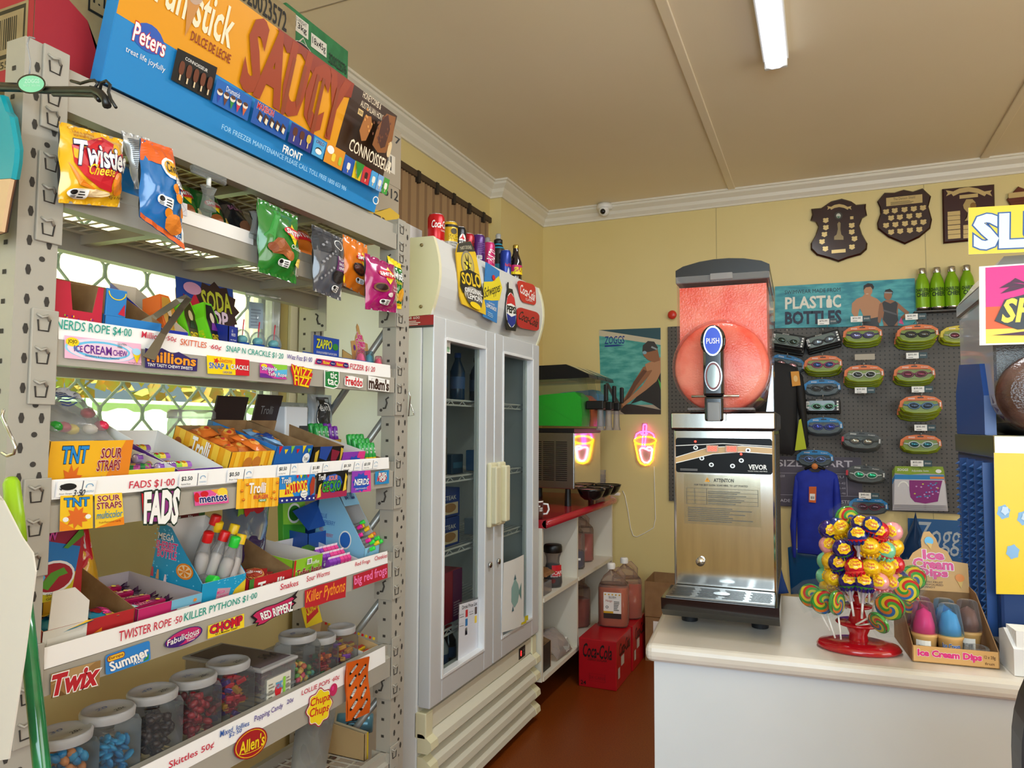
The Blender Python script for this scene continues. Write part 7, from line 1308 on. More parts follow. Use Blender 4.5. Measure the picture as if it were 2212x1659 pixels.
for i, (c, lvl) in enumerate((('#0fc41c', .2), ('#f0701a', .19), ('#62b4ea', .23))):
    x = -w+.088+.1767*i; hw = .08
    PR = [(-.045, .455), (-.055, .455), (.45, .46), (.45, .72), (-.02, .735), (-.045, .60), (-.05, .50)]
    m = M(); m.prism(PR, lambda u, v, h: V((x+h, u, v)), -hw, hw, clear('#f6faf6', .03, .04)); bw = m.build('bowl', GM)
    top = .455+lvl; PL_ = [(-.04, .458), (.44, .463), (.44, top-.07), (.2, top-.015), (0, top), (-.035, top-.03), (-.044, .52)]
    m = M(); m.prism(PL_, lambda u, v, h: V((x+h, u, v)), -hw+.004, hw-.004, noisy('slush_%d' % i, c, c, 5, .35)); m.build('slush', GM, ('bright green slush', 'orange slush', 'pale blue slush')[i])
    m = M(); m.prism([(-.09, .735), (.46, .725), (.46, .76), (.30, .81), (.05, .815), (-.085, .755)], lambda u, v, h: V((x+h, u, v)), -hw-.004, hw+.004, C('#1a1c20', .2)); D(m, QF((x-hw, .05, .816), (x+hw, .05, .816), (x+hw, -.08, .757), (x-hw, -.08, .757)), .001).rect(.1, .1, .9, .9, C('#c8c8a8', .3)); m.build('bowl_lid', GM)
    m = M(); m.box(x-.028, -.155, .555, x+.028, -.05, .605, K_, .006); m.box(x-.014, -.175, .60, x+.014, -.153, .70, K_, .006); m.build('tap_handle', GM)
    m = M(); m.lathe([(.02, .46), (.017, .555)], clear('#f2ecec', .3, .08), 14, (x, -.13, 0)); m.lathe([(.026, .435), (.02, .46)], clear('#f2ecec', .3, .08), 14, (x, -.13, 0)); m.build('spout', GM)
    m = M(); m.lathe([(.0, .035), (.04, .037), (.062, .055), (.078, .088), (.082, .10), (.076, .10), (.06, .062), (0, .058)], C('#121214', .2), 24, (x, -.075, 0)); m.lathe([(0, .094), (.076, .094)], C('#3a3430', .4), 20, (x, -.075, 0)); m.build('drip_bowl', GM)
# ================================================================ neon cup sign and its cable
NS = thing('neon_sign', 'glowing neon sign of a yellow cup with pink straw on back wall', 'neon sign', (-1.075, YB, 1.28))
ny, npk, nwp = C('#ffd21a', .4, em=4), C('#ff4fd0', .4, em=4), C('#ffb4f0', .4, em=4)
def N(pts, mt, nm, cyc=False, r=.0042): m = M(); m.tube([(x, YB-.016, z) for x, z in [(px(1, YB-.016, 1240+a/5.532, 760+b/5.532).x, px(1, YB-.016, 1240+a/5.532, 760+b/5.532).z) for a, b in pts]], r, mt, 8, cyc); return m.build(nm, NS, world=True)
ov = lambda cx, cy, rx, ry, a0=0, a1=2*pi, n=28: [(cx+rx*cos(a0+(a1-a0)*i/n), cy+ry*sin(a0+(a1-a0)*i/n)) for i in range(n+(a1-a0 < 6.2))]
N(ov(850, 1062, 130, 48), ny, 'rim_tube', True); N([(728, 1085), (745, 1180), (770, 1290), (795, 1330), (850, 1355), (905, 1340), (940, 1290), (955, 1180), (968, 1085)], ny, 'cup_tube')
N([(730, 1040), (745, 985), (790, 958), (845, 950), (900, 958), (945, 985), (962, 1025)], npk, 'dome_tube'); N([(815, 1138), (822, 1000), (828, 880), (836, 868), (858, 868), (866, 880), (858, 1000), (842, 1145)], npk, 'straw_tube'); N(ov(838, 968, 40, 22, .2, 3.0, 12), npk, 'straw_ring_tube')
N([(785, 1170), (795, 1230), (815, 1295), (840, 1322), (880, 1325), (915, 1290), (928, 1220), (935, 1165), (915, 1140), (880, 1140), (862, 1158), (890, 1180), (925, 1178)], nwp, 'drink_tube'); N([(785, 1170), (800, 1152), (830, 1150), (870, 1168)], nwp, 'drink_tube')
m = M(); F = PQ(1, YB-.006, (1365, 912), (1424, 912), (1424, 1012), (1365, 1012)); q = lambda a, b: ((1240+a/5.532-1365)/59, 1-(760+b/5.532-912)/100)
m.prism([q(*p_) for p_ in ((700, 1060), (740, 960), (815, 930), (815, 850), (880, 850), (880, 935), (960, 970), (1000, 1060), (985, 1100), (960, 1310), (900, 1375), (800, 1375), (740, 1310), (715, 1100))], F, 0, .003, clear('#f8f0f0', .12)); m.build('clear_backing', NS, world=True)
m = M(); m.tube([px(1, YB-.004, *p_) for p_ in ((1413, 1008), (1414, 1050), (1416, 1120), (1412, 1140), (1390, 1153), (1375, 1160), (1368, 1157), (1362, 1140), (1356, 1100), (1350, 1070), (1345, 1060))], .0025, W_, 6); m.build('power_cable', None, 'thin white cable looping down the back wall from neon sign', 'cable')
m = M(); m.box(-1.30, 4.66, .9455, -1.24, 4.70, .965, W_, .005); m.build('power_adapter', None, 'white power adapter at the end of red counter', 'adapter')
# ================================================================ back wall: posters, pegboard, goggles, shields
def at(x, y, d=0): return px(1, YB-d, x, y)
def flat(name, lab, cat, q, draw, th=.004, back=None, group=None, off=.0):
    """a printed sheet or panel on the back wall, seen from the front"""
    tl, tr, br, bl = [px(1, YB-th-off, *p) for p in q]; F = QF(tl, tr, br, bl); m = M(); m.prism(RC0, F, -th, 0, back or PAPER); d = D(m, F, .0006, .0003); draw(d); return m.build(name, None, lab, cat, group)
sea = lambda n, a, b: noisy(n, a, b, 9, .45, stretch=(1, 1, 3.2), lo=.4, hi=.62)
SK1, SK2, SK3 = C('#c08a62', .5), C('#9c6744', .5), C('#6e4630', .5)
def f(d):
    d.rect(0, 0, 1, 1, sea('poster_sea', '#3f9a94', '#6fc0b6')); d.poly([(0, .93), (1, .80), (1, .86), (0, 1)], C('#cfc4a8')); d.poly([(0, 1), (1, .86), (1, 1)], C('#2f5560')); d.rect(0, 0, 1, .11, C('#b8a894'))
    d.poly([(.12, .09), (.5, .12), (1, .05), (1, .0), (.4, .0), (.3, .05)], C('#3a2c26')); d.text('ZOGGS', .09, .83, .42, .92, C('#1c3a8c'), b=.02, sh=.15); d.poly([(.09, .795), (.42, .805), (.3, .82), (.09, .815)], C('#1c3a8c'))
    d.poly([(.5, .12), (.6, .2), (.86, .46), (.96, .5), (1, .48), (1, .05), (.86, .12), (.68, .16)], C('#2c2622')); d.poly([(.95, .42), (1, .36), (1, .28), (.97, .36)], C('#3fae4a'))
    d.poly([(.25, .10), (.34, .12), (.6, .42), (.72, .55), (.82, .57), (.87, .5), (.78, .42), (.62, .30), (.42, .13), (.36, .07), (.27, .06)], SK2); d.poly([(.3, .11), (.42, .18), (.56, .38), (.72, .52), (.78, .50), (.6, .33), (.46, .16), (.34, .09)], SK3)
    d.poly([(.85, .60), (1, .66), (1, .48), (.93, .38), (.76, .28), (.5, .15), (.38, .09), (.36, .12), (.48, .19), (.7, .33), (.86, .5)], SK1); d.poly([(.75, .58), (.88, .62), (.98, .6), (.9, .52), (.78, .5)], SK1); d.ell(.3, .10, .07, .04, SK2, 12); d.poly([(.05, .43), (.1, .42), (.3, .16), (.34, .12), (.26, .12)], C('#4a4440'))
    d.poly([(.73, .68), (.71, .72), (.74, .78), (.86, .82), (.95, .76), (.99, .62), (.9, .6), (.82, .62), (.78, .64)], SK2); d.poly([(.71, .73), (.72, .80), (.80, .85), (.90, .84), (.96, .77), (.93, .74), (.80, .72)], C('#3c3836')); d.ell(.745, .715, .035, .02, C('#8ab4c4'), 10); d.poly([(.85, .77), (.94, .74), (.94, .76), (.86, .79)], C('#9aa4a8'))
flat('swim_poster', 'poster of seated swimmer stretching by a turquoise pool on back wall', 'poster', ((1294, 713), (1427, 708), (1428, 895), (1323-24, 895)), f, .001)
# pegboard
def pegmat():
    t = bpy.data.materials.new('pegboard_grey'); t.use_nodes = True; n = t.node_tree.nodes; L = t.node_tree.links; b = n['Principled BSDF']; b.inputs['Roughness'].default_value = .5
    g = n.new('ShaderNodeTexCoord'); mp = n.new('ShaderNodeMapping'); mp.inputs['Scale'].default_value = (40, 40, 40); L.new(g.outputs['Object'], mp.inputs[0]); fr = n.new('ShaderNodeVectorMath'); fr.operation = 'FRACTION'; L.new(mp.outputs[0], fr.inputs[0]); sb = n.new('ShaderNodeVectorMath'); sb.operation = 'SUBTRACT'; sb.inputs[1].default_value = (.5, .5, .5); L.new(fr.outputs[0], sb.inputs[0])
    mu = n.new('ShaderNodeVectorMath'); mu.operation = 'MULTIPLY'; mu.inputs[1].default_value = (1, 0, 1); L.new(sb.outputs[0], mu.inputs[0]); le = n.new('ShaderNodeVectorMath'); le.operation = 'LENGTH'; L.new(mu.outputs[0], le.inputs[0])
    lt = n.new('ShaderNodeMath'); lt.operation = 'LESS_THAN'; lt.inputs[1].default_value = .17; L.new(le.outputs['Value'], lt.inputs[0]); mx = n.new('ShaderNodeMix'); mx.data_type = 'RGBA'; mx.inputs[6].default_value = lin('#57524c'); mx.inputs[7].default_value = lin('#1a1816'); L.new(lt.outputs[0], mx.inputs[0]); L.new(mx.outputs[2], b.inputs['Base Color']); return t
PX0, PX1, PZ0, PZ1 = -.925, 1.05, .92, 2.065
m = M(); m.box(PX0, YB-.018, PZ0, PX1, YB-.002, PZ1, pegmat()); PBD = m.build('pegboard', None, 'large dark grey perforated pegboard on back wall holding swim goggles', 'pegboard')
m = M(); m.box(.50, YB-.10, PZ1, 1.05, YB-.002, PZ1+.008, C('#4a4642', .5)); m.build('ledge_shelf', None, 'narrow grey ledge on top of pegboard under the green bottles', 'shelf')
def f(d):
    d.rect(0, 0, 1, 1, sea('sign_sea', '#1f8a9c', '#4fb4bc')); d.text('SWIMWEAR MADE FROM', .075, .80, .485, .89, C('#12202c')); d.text('PLAST', .08, .45, .375, .72, C('#f0eee0'), b=.05); d.text('C', .43, .45, .485, .72, C('#f0eee0'), b=.05); d.text('BOTTLES', .08, .09, .485, .37, C('#12203c'), b=.07)
    d.poly(rr(.382, .44, .422, .64, .01, .04), C('#f0eee0')); d.poly(rr(.392, .64, .412, .72, .004, .02), C('#f0eee0'))
    for a in (0, 1):
        if a == 0:
            d.poly([(.56, .32), (.565, .52), (.60, .62), (.64, .66), (.655, .72), (.69, .72), (.70, .66), (.74, .60), (.765, .52), (.75, .3), (.745, 0), (.63, 0), (.64, .25), (.62, .40), (.61, .32), (.60, .15), (.585, .18)], SK1); d.poly([(.63, 0), (.64, .14), (.745, .2), (.75, 0)], K_); d.ell(.68, .78, .03, .11, SK1, 14); d.poly([(.648, .80), (.65, .90), (.68, .95), (.71, .93), (.722, .86), (.715, .80), (.70, .87), (.665, .86)], C('#17110e')); d.lines(.665, .71, .69, .725, 1, W_)
        else:
            d.poly([(.745, .30), (.755, .48), (.78, .53), (.80, .56), (.84, .56), (.88, .50), (.925, .36), (.955, .28), (.93, .18), (.90, .12), (.895, .18), (.925, .26), (.88, .38), (.875, 0), (.78, 0), (.77, .2), (.755, .05), (.74, .1)], SK2); d.poly([(.775, .5), (.79, .54), (.83, .48), (.865, .53), (.88, .47), (.87, .3), (.88, .12), (.85, 0), (.81, 0), (.775, .14), (.785, .3)], C('#2a2a2e')); d.poly([(.78, .36), (.87, .26), (.872, .22), (.78, .32)], C('#55555a')); d.ell(.815, .66, .027, .10, SK2, 14); d.poly([(.79, .70), (.80, .78), (.83, .80), (.85, .74), (.845, .66), (.838, .73), (.80, .74)], C('#15120f')); d.poly([(.79, .71), (.845, .70), (.845, .725), (.79, .735)], C('#9aa8b0')); d.poly([(.88, .06), (.9, .18), (.915, .02)], PK)
flat('swimwear_sign', 'wide turquoise swimwear sign with man and woman above the pegboard', 'sign', ((1674, 619), (1976, 601), (1980, 703), (1674, 709)), f, .006, C('#1a3a4a'), None, .0185)
# green drink bottles
P = None
for i, x in enumerate((1994, 2026, 2058, 2091)):
    p = at(x, 677, .05); lab = ('leftmost lime green steel bottle beside the turquoise sign', 'lime green steel bottle second from the turquoise sign', 'lime green steel bottle third from the turquoise sign', 'lime green steel bottle half hidden behind yellow slush sign')[i]
    if P is None:
        P = thing('steel_bottle', lab, 'bottle', (p.x, YB-.05, PZ1+.0085), (0, 0, 0), 'lime green bottles'); lg = C('#86b81c', .3, .1)
        m = M(); m.lathe([(0, 0), (.034, 0), (.036, .022)], STEEL, 22); m.build('base_ring', P); m = M(); m.lathe([(.0365, .022), (.0365, .15), (.030, .185), (.019, .212), (.018, .22)], lg, 22); d = D(m, CF(.0367, .075, .14, -1.25, 1.25), n=(10, 1)); d.text('CHARLEVILLE', .02, .55, .98, .85, C('#12301c'), b=.05); d.text('CHIEFS', .12, .12, .88, .48, C('#12301c'), b=.06); m.build('bottle_body', P)
        m = M(); m.lathe([(.0195, .22), (.0205, .226), (.0205, .248), (.018, .252), (0, .252)], STEEL, 20); m.build('cap', P)
    else: dup(P, (p.x, YB-.05, PZ1+.0085), (0, 0, .1*i), lab)
# shields
wd = noisy('dark_polished_wood', '#2a110b', '#381810', 12, .22, stretch=(1, 1, 6), coat=.5); gd = C('#cdb47c', .3, .6)
def plaque(lab, pts, wood, name='award_shield'):
    t = thing(name, lab, 'award shield', at(*pts[0])); c = at(sum(p[0] for p in pts)/len(pts), sum(p[1] for p in pts)/len(pts)); t.location = (c.x, YB, c.z); m = M(); n = len(pts)
    W2 = [at(x, y, .02) for x, y in pts]; b = [(p.x, YB-.001, p.z) for p in W2]; s2 = [(p.x, YB-.014, p.z) for p in W2]; s3 = [((p.x-c.x)*.95+c.x, YB-.021, (p.z-c.z)*.95+c.z) for p in W2]
    m.add(b+s2+s3, [(i, (i+1) % n, n+(i+1) % n, n+i) for i in range(n)]+[(n+i, n+(i+1) % n, 2*n+(i+1) % n, 2*n+i) for i in range(n)]+[tuple(range(2*n, 3*n))[::-1]], wood); m.build('backboard', t, world=True); return t
Z5 = lambda l: [(1640+a/3.867, 360+b/3.867) for a, b in l]
SHD = [(0, .85), (.2, 1), (.5, .9), (.8, 1), (1, .85), (.9, .6), (1, .3), (.5, 0), (0, .3), (.1, .6)]
bp = None
def badges(t, l, s=11, shp=SHD, w=None):
    h = s/1545*4.6; 
    for a, b in l:
        p = at(*Z5([(a, b)])[0], .022); m = M(); m.prism(shp, lambda u, v, q: V((p.x+(u-.5)*(w or h), YB-.0212-q, p.z+(v-.5)*h)), 0, .0015, gd); m.build('badge', t, world=True)
def scroll(t, u0, u1, v, h):
    a, b = at(*Z5([(u0, v)])[0], .022), at(*Z5([(u1, v)])[0], .022); k = h/3.867/1545*4.6; m = M(); P = [(0, -.5), (.12, -.1), (.16, -.5), (.3, .0), (.5, .25), (.7, .0), (.84, -.5), (.88, -.1), (1, -.5), (.96, .1), (1, .5), (.84, .3), (.7, .8), (.5, 1.05), (.3, .8), (.16, .3), (0, .5), (.04, 0)]
    m.prism([(u, v2) for u, v2 in P], lambda u, v2, q: V((a.x+(b.x-a.x)*u, YB-.0212-q, a.z+(b.z-a.z)*u+v2*k)), 0, .0015, gd); m.build('scroll', t, world=True)
t = plaque('dark wooden shield with hourglass outline, leftmost of the wall plaques', Z5([(435, 350), (520, 343), (600, 288), (690, 265), (770, 288), (810, 316), (893, 308), (890, 345), (902, 405), (862, 430), (838, 490), (860, 560), (905, 640), (900, 690), (850, 735), (740, 765), (662, 795), (590, 770), (480, 740), (430, 690), (430, 640), (470, 570), (492, 500), (470, 460), (428, 448), (442, 400)]), wd)
badges(t, [(556, 450), (557, 510), (545, 567), (525, 628), (553, 687), (773, 492), (773, 547), (796, 603), (775, 672)]); scroll(t, 568, 772, 345, 30)
badges(t, [(773, 427)], 6, RC0); badges(t, [(663, 706)], 7, RC0, .078)
m = M(); F = QF(*[at(*q, .0215) for q in Z5([(600, 360), (730, 360), (730, 640), (600, 640)])]); d = D(m, F, .0005); d.ell(.48, .82, .27, .12, C('#3a3226')); d.ell(.48, .82, .15, .07, C('#c8ccc0')); d.poly([(.34, .8), (.62, .8), (.48, .75)], C('#2a6a4a')); d.poly([(.2, .1), (.8, .1), (.8, .2), (.66, .26), (.6, .42), (.62, .6), (.52, .64), (.4, .58), (.44, .42), (.36, .26), (.2, .2)], C('#8a7a5a', .3, .7)); m.build('figure_relief', t, world=True)
t = plaque('dark wooden heraldic shield with four rows of badges, second from left', Z5([(985, 290), (1048, 215), (1130, 214), (1208, 190), (1285, 205), (1365, 178), (1437, 245), (1415, 330), (1445, 440), (1430, 515), (1340, 590), (1218, 647), (1080, 590), (990, 520), (985, 470), (1012, 390), (1008, 340)]), wd)
badges(t, [(1060, 378), (1132, 368), (1214, 360), (1291, 353), (1368, 345), (1102, 430), (1175, 423), (1254, 415), (1333, 408), (1060, 492), (1138, 485), (1218, 477), (1294, 470), (1371, 464), (1102, 548), (1178, 540), (1259, 533), (1337, 526)])
m = M(); F = QF(*[at(*q, .0215) for q in Z5([(1060, 262), (1362, 230), (1364, 300), (1062, 332)])]); d = D(m, F, .0005); d.rect(0, 0, 1, 1, gd); d.text('The Denson Shield', .2, .6, .8, .92, C('#4a3a1a')); d.lines(.12, .08, .9, .5, 3, C('#6a5a34')); m.build('name_plate', t, world=True)
t = plaque('rectangular dark wooden award board partly behind the yellow sign', Z5([(1530, 185), (1965, 145), (1975, 600), (1540, 640)]), C('#3a1614', .3))
scroll(t, 1560, 1945, 222, 45); badges(t, [(1626, 390), (1626, 428), (1627, 466), (1627, 506), (1628, 546), (1629, 584)], 8, RC0, .062); badges(t, [(1758, 502), (1758, 540), (1758, 578)], 8, RC0, .062); badges(t, [(1750, 246)], 7, RC0, .09)
m = M(); F = QF(*[at(*q, .0215) for q in Z5([(1690, 265), (1820, 260), (1820, 450), (1690, 455)])]); d = D(m, F, .0005); d.fan([(.1, .7), (.3, .95), (.7, .95), (.9, .8), (.75, .5), (.6, .3), (.65, .05), (.2, .0), (.35, .15), (.4, .35), (.15, .55)], C('#b8a06a', .3, .6), 1); d.ell(.75, .66, .2, .14, C('#8a6a3a', .3, .6)); m.build('emblem', t, world=True)
t = plaque('reddish brown wooden shield at the right edge of the photo', Z5([(2068, 270), (2165, 162), (2240, 190), (2330, 150), (2420, 250), (2380, 330), (2410, 430), (2330, 500), (2240, 560), (2150, 500), (2080, 430), (2105, 330)]), noisy('red_wood', '#5a2416', '#6c2e1c', 12, .25, stretch=(1, 1, 6))); badges(t, [(2190, 232)], 10, RC0, .12)
# goggles in oval packs, each stack hung on a hook
def pack(kind, lens, frame, label, p, rot):
    t = thing('goggles_pack', label, 'goggles', p, rot)
    if kind == 'case':
        m = M(); m.box(-.095, -.028, -.04, .095, 0, .04, K_, .008); d = D(m, LF(-.095, -.04, .19, .08, -.028)); d.poly(rr(.06, .12, .84, .86, .1, .2), C('#5f6e68', .15)); d.rect(.02, .3, .1, .8, W_); d.barcode(.02, .3, .1, .8, n=6); [d.rect(.9, .15+.19*k, .95, .27+.19*k, W_) for k in range(4)]; d.text('ZOGGS', .3, .88, .5, .96, W_); m.build('case', t); yy = -.029
    else:
        tc, hc = {'fit': (C('#93a81c', .35), C('#e0701c', .4)), 'blue': (C('#4f5a60', .4), C('#1c86c8', .4)), 'grey': (C('#5a5f5c', .4), C('#4a4e4c', .4)), 'yel': (C('#a8b41c', .35), C('#e0c81c', .4))}[kind]
        P = [(-.102, -.018), (-.085, -.038), (-.04, -.05), (.04, -.05), (.085, -.038), (.102, -.018), (.1, .016), (.08, .03), (-.08, .03), (-.1, .016)]
        m = M(); n = 10; V3 = lambda k, y: [(a*k, y, b*k-.002) for a, b in P]; m.add(V3(.9, 0)+V3(1, -.006)+V3(.97, -.016)+V3(.86, -.022), [(n*k+i, n*k+(i+1) % n, n*k+n+(i+1) % n, n*k+n+i) for k in range(3) for i in range(n)]+[tuple(range(30, 40))[::-1], tuple(range(10))], tc, 0); m.build('tray', t)
        m = M(); Q = [(-.104, -.014), (-.09, -.014), (-.08, .02), (.08, .02), (.09, -.014), (.104, -.014), (.1, .02), (.07, .042), (.02, .05), (-.02, .05), (-.07, .042), (-.1, .02)]; m.prism(Q, lambda u, v, h: V((u, -h, v)), .0225, .0245, hc); d = D(m, lambda u, v, h=0: V((u, -.0245-h, v))); d.rect(-.015, .036, .015, .042, K_); d.text('ZOGGS', -.06, .03, -.028, .038, W_, b=.03); d.text('Predator', .035, .03, .07, .036, W_); [d.rect(.09, -.01+.006*k, .098, -.006+.006*k, W_) for k in range(4)]
        if kind == 'grey': d.rect(-.104, -.014, -.092, .015, C('#c82c3c'))
        m.build('header_card', t); yy = -.024
        m = M(); m.prism([(-.088, -.02), (-.05, -.036), (.05, -.036), (.088, -.02), (.09, .006), (.06, .024), (-.06, .024), (-.09, .006)], lambda u, v, h: V((u, -h, v)), .0245, .040, clear('#f6f8f6', .03, .06)); m.build('blister', t)
    m = M()
    for s in (-1, 1): m.lathe([(.024, .0), (.027, .004), (.024, .010), (.020, .009)], frame, 18, T=Matrix.Translation((s*.033, yy, -.006)) @ Matrix.Rotation(pi/2, 4, 'X') @ Matrix.Rotation(s*.12, 4, 'Z') @ Matrix.Diagonal((1.15, .72, 1, 1)))
    m.tube([(-.008, yy-.006, -.006), (0, yy-.010, -.003), (.008, yy-.006, -.006)], .004, frame, 6); m.tube([(-.06, yy-.003, -.004), (-.084, yy-.001, .0)], .004, frame, 6); m.tube([(.06, yy-.003, -.004), (.084, yy-.001, .0)], .004, frame, 6); g = m.build('goggles_frame', t)
    m = M(); [m.ball((0, 0, 0), .0215, lens, 14, T=Matrix.Translation((s*.033, yy-.004, -.006)) @ Matrix.Diagonal((1.12, .3, .68, 1))) for s in (-1, 1)]; m.build('lens', g)
    return t
def lens(h): return C(h, .06, .55)
hk = C('#c9c6c0', .3, .5)
stacks = [('fit', '#8a86b4', '#4a3a7a', 1863, 722, 3, 0, 'purple mirrored', 'orange'), ('fit', '#5a5650', '#1a1a1a', 1981, 720, 4, 0, 'smoke grey', 'orange'), ('fit', '#2a4a8a', '#b02a6a', 1777, 786, 3, 0, 'blue lensed pink framed', 'orange'), ('fit', '#3a3c3c', '#e4e4e0', 1866, 807, 4, 0, 'black lensed white framed', 'orange'), ('fit', '#7a1c3a', '#8a2a50', 1976, 806, 3, 0, 'maroon', 'orange'), ('fit', '#2a3c54', '#5a8ac0', 1990, 874, 5, 0, 'sky blue framed', 'orange'), ('fit', '#1c6a7a', '#d8e8e8', 1989, 958, 2, 0, 'teal lensed white framed', 'orange'), ('yel', '#7a3a4a', '#d8d4c4', 2076, 722, 2, 0, 'yellow carded, half hidden', 'yellow'),
 ('case', '#3a4a44', '#6a7a74', 1701, 735, 4, -.22, 'dark green tinted left', 'black case'), ('case', '#8a9aa8', '#3a3e40', 1778, 734, 3, .24, 'gold striped mirrored', 'black case'), ('case', '#3f4f4a', '#7ac0a4', 1778, 876, 2, 0, 'mint framed', 'black case'),
 ('blue', '#d89aa0', '#1a1a1e', 1702, 785, 1, -.25, 'pink lensed black framed', 'blue'), ('blue', '#2a2422', '#141414', 1776, 837, 1, 0, 'black and copper', 'blue'), ('blue', '#2a3aa8', '#1c2f9a', 1779, 920, 2, 0, 'royal blue', 'blue'), ('blue', '#5a6a9a', '#6a8ac8', 1759, 990, 1, 0, 'lilac framed', 'blue'), ('blue', '#6a4a60', '#8a2a50', 1875, 1093, 1, 0, 'dark rose mirrored', 'blue'),
 ('grey', '#b0a898', '#3a3e3e', 1861, 951, 3, -.06, 'silver mirrored', 'grey'), ('grey', '#2ac08a', '#d8e0dc', 1871, 1024, 2, -.05, 'green mirrored', 'grey')]
for si, (kind, lc, fc_, x, y, n, rz, dsc, card) in enumerate(stacks):
    p = at(x, y, .045+.042*(n-1)); top = None
    dy = .042
    for k in range(n):
        loc = (p.x+.003*math.sin(3*k+si), YB-.022-dy*(n-1-k), p.z-.010*k); rot = (0, rz*-1, .04*((k+si) % 3-1) if 0 else 0)
        lab = '%s goggles pack%s, %s' % (dsc, ' with %s card' % card if 'case' not in card else ' in black case', 'front of its hook' if k == 0 else 'behind the front one')
        if k == 0: top = pack(kind, lens(lc), C(fc_, .3), '%s goggles in %s, hung foremost on pegboard' % (dsc, 'a black case' if 'case' in card else '%s carded pack' % card), loc, rot); g = '%s goggles stack' % dsc; top['group'] = g
        else: dup(top, loc, rot, '%s goggles packs hanging behind the foremost one' % dsc)
    L_ = dy*n; m = M(); z = p.z+(.047 if kind != 'case' else .05); m.tube([(p.x, YB-.018, z), (p.x, YB-.03-L_, z), (p.x, YB-.04-L_, z+.012)], .0022, hk, 6); m.build('display_hook', None, 'pegboard hook holding the %s goggles' % dsc, 'hook', 'pegboard hooks')
for x, y, t_, lab in ((1787, 695, '$70.00', 'white price ticket under the sign letters'), (1859, 689, '$22.00', 'white price ticket below the man on the sign'), (1978, 684, '$35.00', 'shiny price ticket right of swimwear sign corner'), (1868, 771, '', 'blank clear ticket above black lensed white goggles'), (1980, 768, '$35.00', 'white price ticket above maroon goggles'), (1868, 843, '$35.00', 'white price ticket on an empty hook'), (1992, 841, '$35.00', 'white price ticket above sky blue framed goggles'), (1998, 924, '$35.00', 'white price ticket above teal white framed goggles'), (1990, 1001, '$22.00', 'white price ticket above bagged swim nappies'), (1877, 1071, '$40.00', 'tilted white price ticket above dark rose goggles')):
    p = at(x, y, .12); m = M(); w, h = .105, .034; m.box(p.x-w/2, YB-.122, p.z-h/2, p.x+w/2, YB-.120, p.z+h/2, clear('#e8eae6', .2), 0); d = D(m, LF(p.x-w/2, p.z-h/2, w, h, YB-.122))
    if t_: d.rect(.0, .0, .6, 1, W_); d.rect(.6, 0, 1, 1, C('#2a4a54')); d.text(t_, .1, .5, .5, .8, K_, b=.03); d.lines(.1, .15, .45, .35, 1, C('#6a6a6a')); d.text('ZOGGS', .66, .4, .94, .65, W_)
    else: d.rect(0, 0, 1, 1, C('#a89a80', .3))
    m.tube([(p.x, YB-.018, p.z-h/2-.01), (p.x, YB-.12, p.z-h/2-.01), (p.x, YB-.121, p.z)], .0018, hk, 6); m.build('price_ticket', None, lab, 'price ticket')
# size chart, swim nappies, shirts, bags, fins
def f(d):
    d.rect(0, 0, 1, 1, C('#4c4656')); d.text('ZOGGS FIN SIZE CHART', -.3, .80, .93, .93, C('#c4c0cc'), b=.03)
    for v in (.66, .22): d.rect(.0, v, .98, v+.008, C('#a8a4b4'))
    for u in (.22, .3, .62, .78, .88): d.rect(u, .22, u+.004, .66, C('#a8a4b4'))
    for u, t_ in ((.23, 'US'), (.32, 'COLOUR'), (.64, 'COLOUR'), (.8, 'EU'), (.9, 'US')): d.text(t_, u, .58, u+.06, .63, C('#c4c0cc'))
    for k, (a, b) in enumerate((('10-12', '41-42'), ('12-2', '43-44'), ('2-3', '45-46'))): d.text(a, .23, .46-.1*k, .29, .5-.1*k, C('#b0acbc')); d.text(b, .8, .46-.1*k, .87, .5-.1*k, C('#b0acbc')); d.rect(.31, .44-.1*k, .34, .52-.1*k, (LB, C('#c8c83a'), LG)[k])
    d.text('SUSTAINABLY MADE FROM FISH BAG WASTE', .02, .08, .9, .14, C('#c4c0cc'), b=.02)
q = ((1600, 985), (1860, 988), (1864, 1097), (1600, 1090)); flat('size_chart', 'grey purple fin size chart sheet at lower part of pegboard', 'chart', q, f, .002, None, None, .0185)
pr = C('#8a1c7a', .5)
def f(d):
    d.rect(0, 0, 1, 1, clear('#eeeef0', .25, .05, '#dcdce0')); d.rect(0, 0, 1, .68, C('#d4d2d6', .3)); d.poly([(0, 1), (1, 1), (1, .8), (.6, .82), (.3, .78), (0, .82)], C('#8aa81c')); d.rect(0, .66, 1, .78, C('#1c86c8')); d.rect(.72, .68, 1, .74, O_); d.text('ZOGGS', .05, .88, .28, .94, W_, b=.03); d.text('Adjustable Swim', .35, .85, .7, .91, W_); d.ell(.9, .88, .06, .05, W_)
    P = [(.3, .64), (.96, .64), (.9, .4), (.84, .1), (.6, .04), (.4, .08), (.32, .2), (.3, .4)]; d.fan(P, pr, 2); r = random.Random(2)
    for k in range(26): u, v = r.uniform(.36, .86), r.uniform(.12, .6); d.h -= .00028; d.ell(u, v, .022, .02, C(r.choice(('#2a8a8a', '#c8c83a', '#5a8ad8', '#d8a0d8'))), 5)
    d.ring(.18, .42, .12, .2, .2, W_, 16, .3, 2.9)
for k in range(4): flat('swim_nappy_pack', ('bagged purple patterned swim nappy, front of its stack', 'bagged swim nappy packs behind the front one')[k > 0], 'swim nappy', ((1933-2*k, 1007+3*k), (2037+1*k, 1008+3*k), (2045+k, 1092+4*k), (1931-k, 1090+4*k)), f, .003, C('#cfcdd2'), 'bagged swim nappies', .10-.02*k)
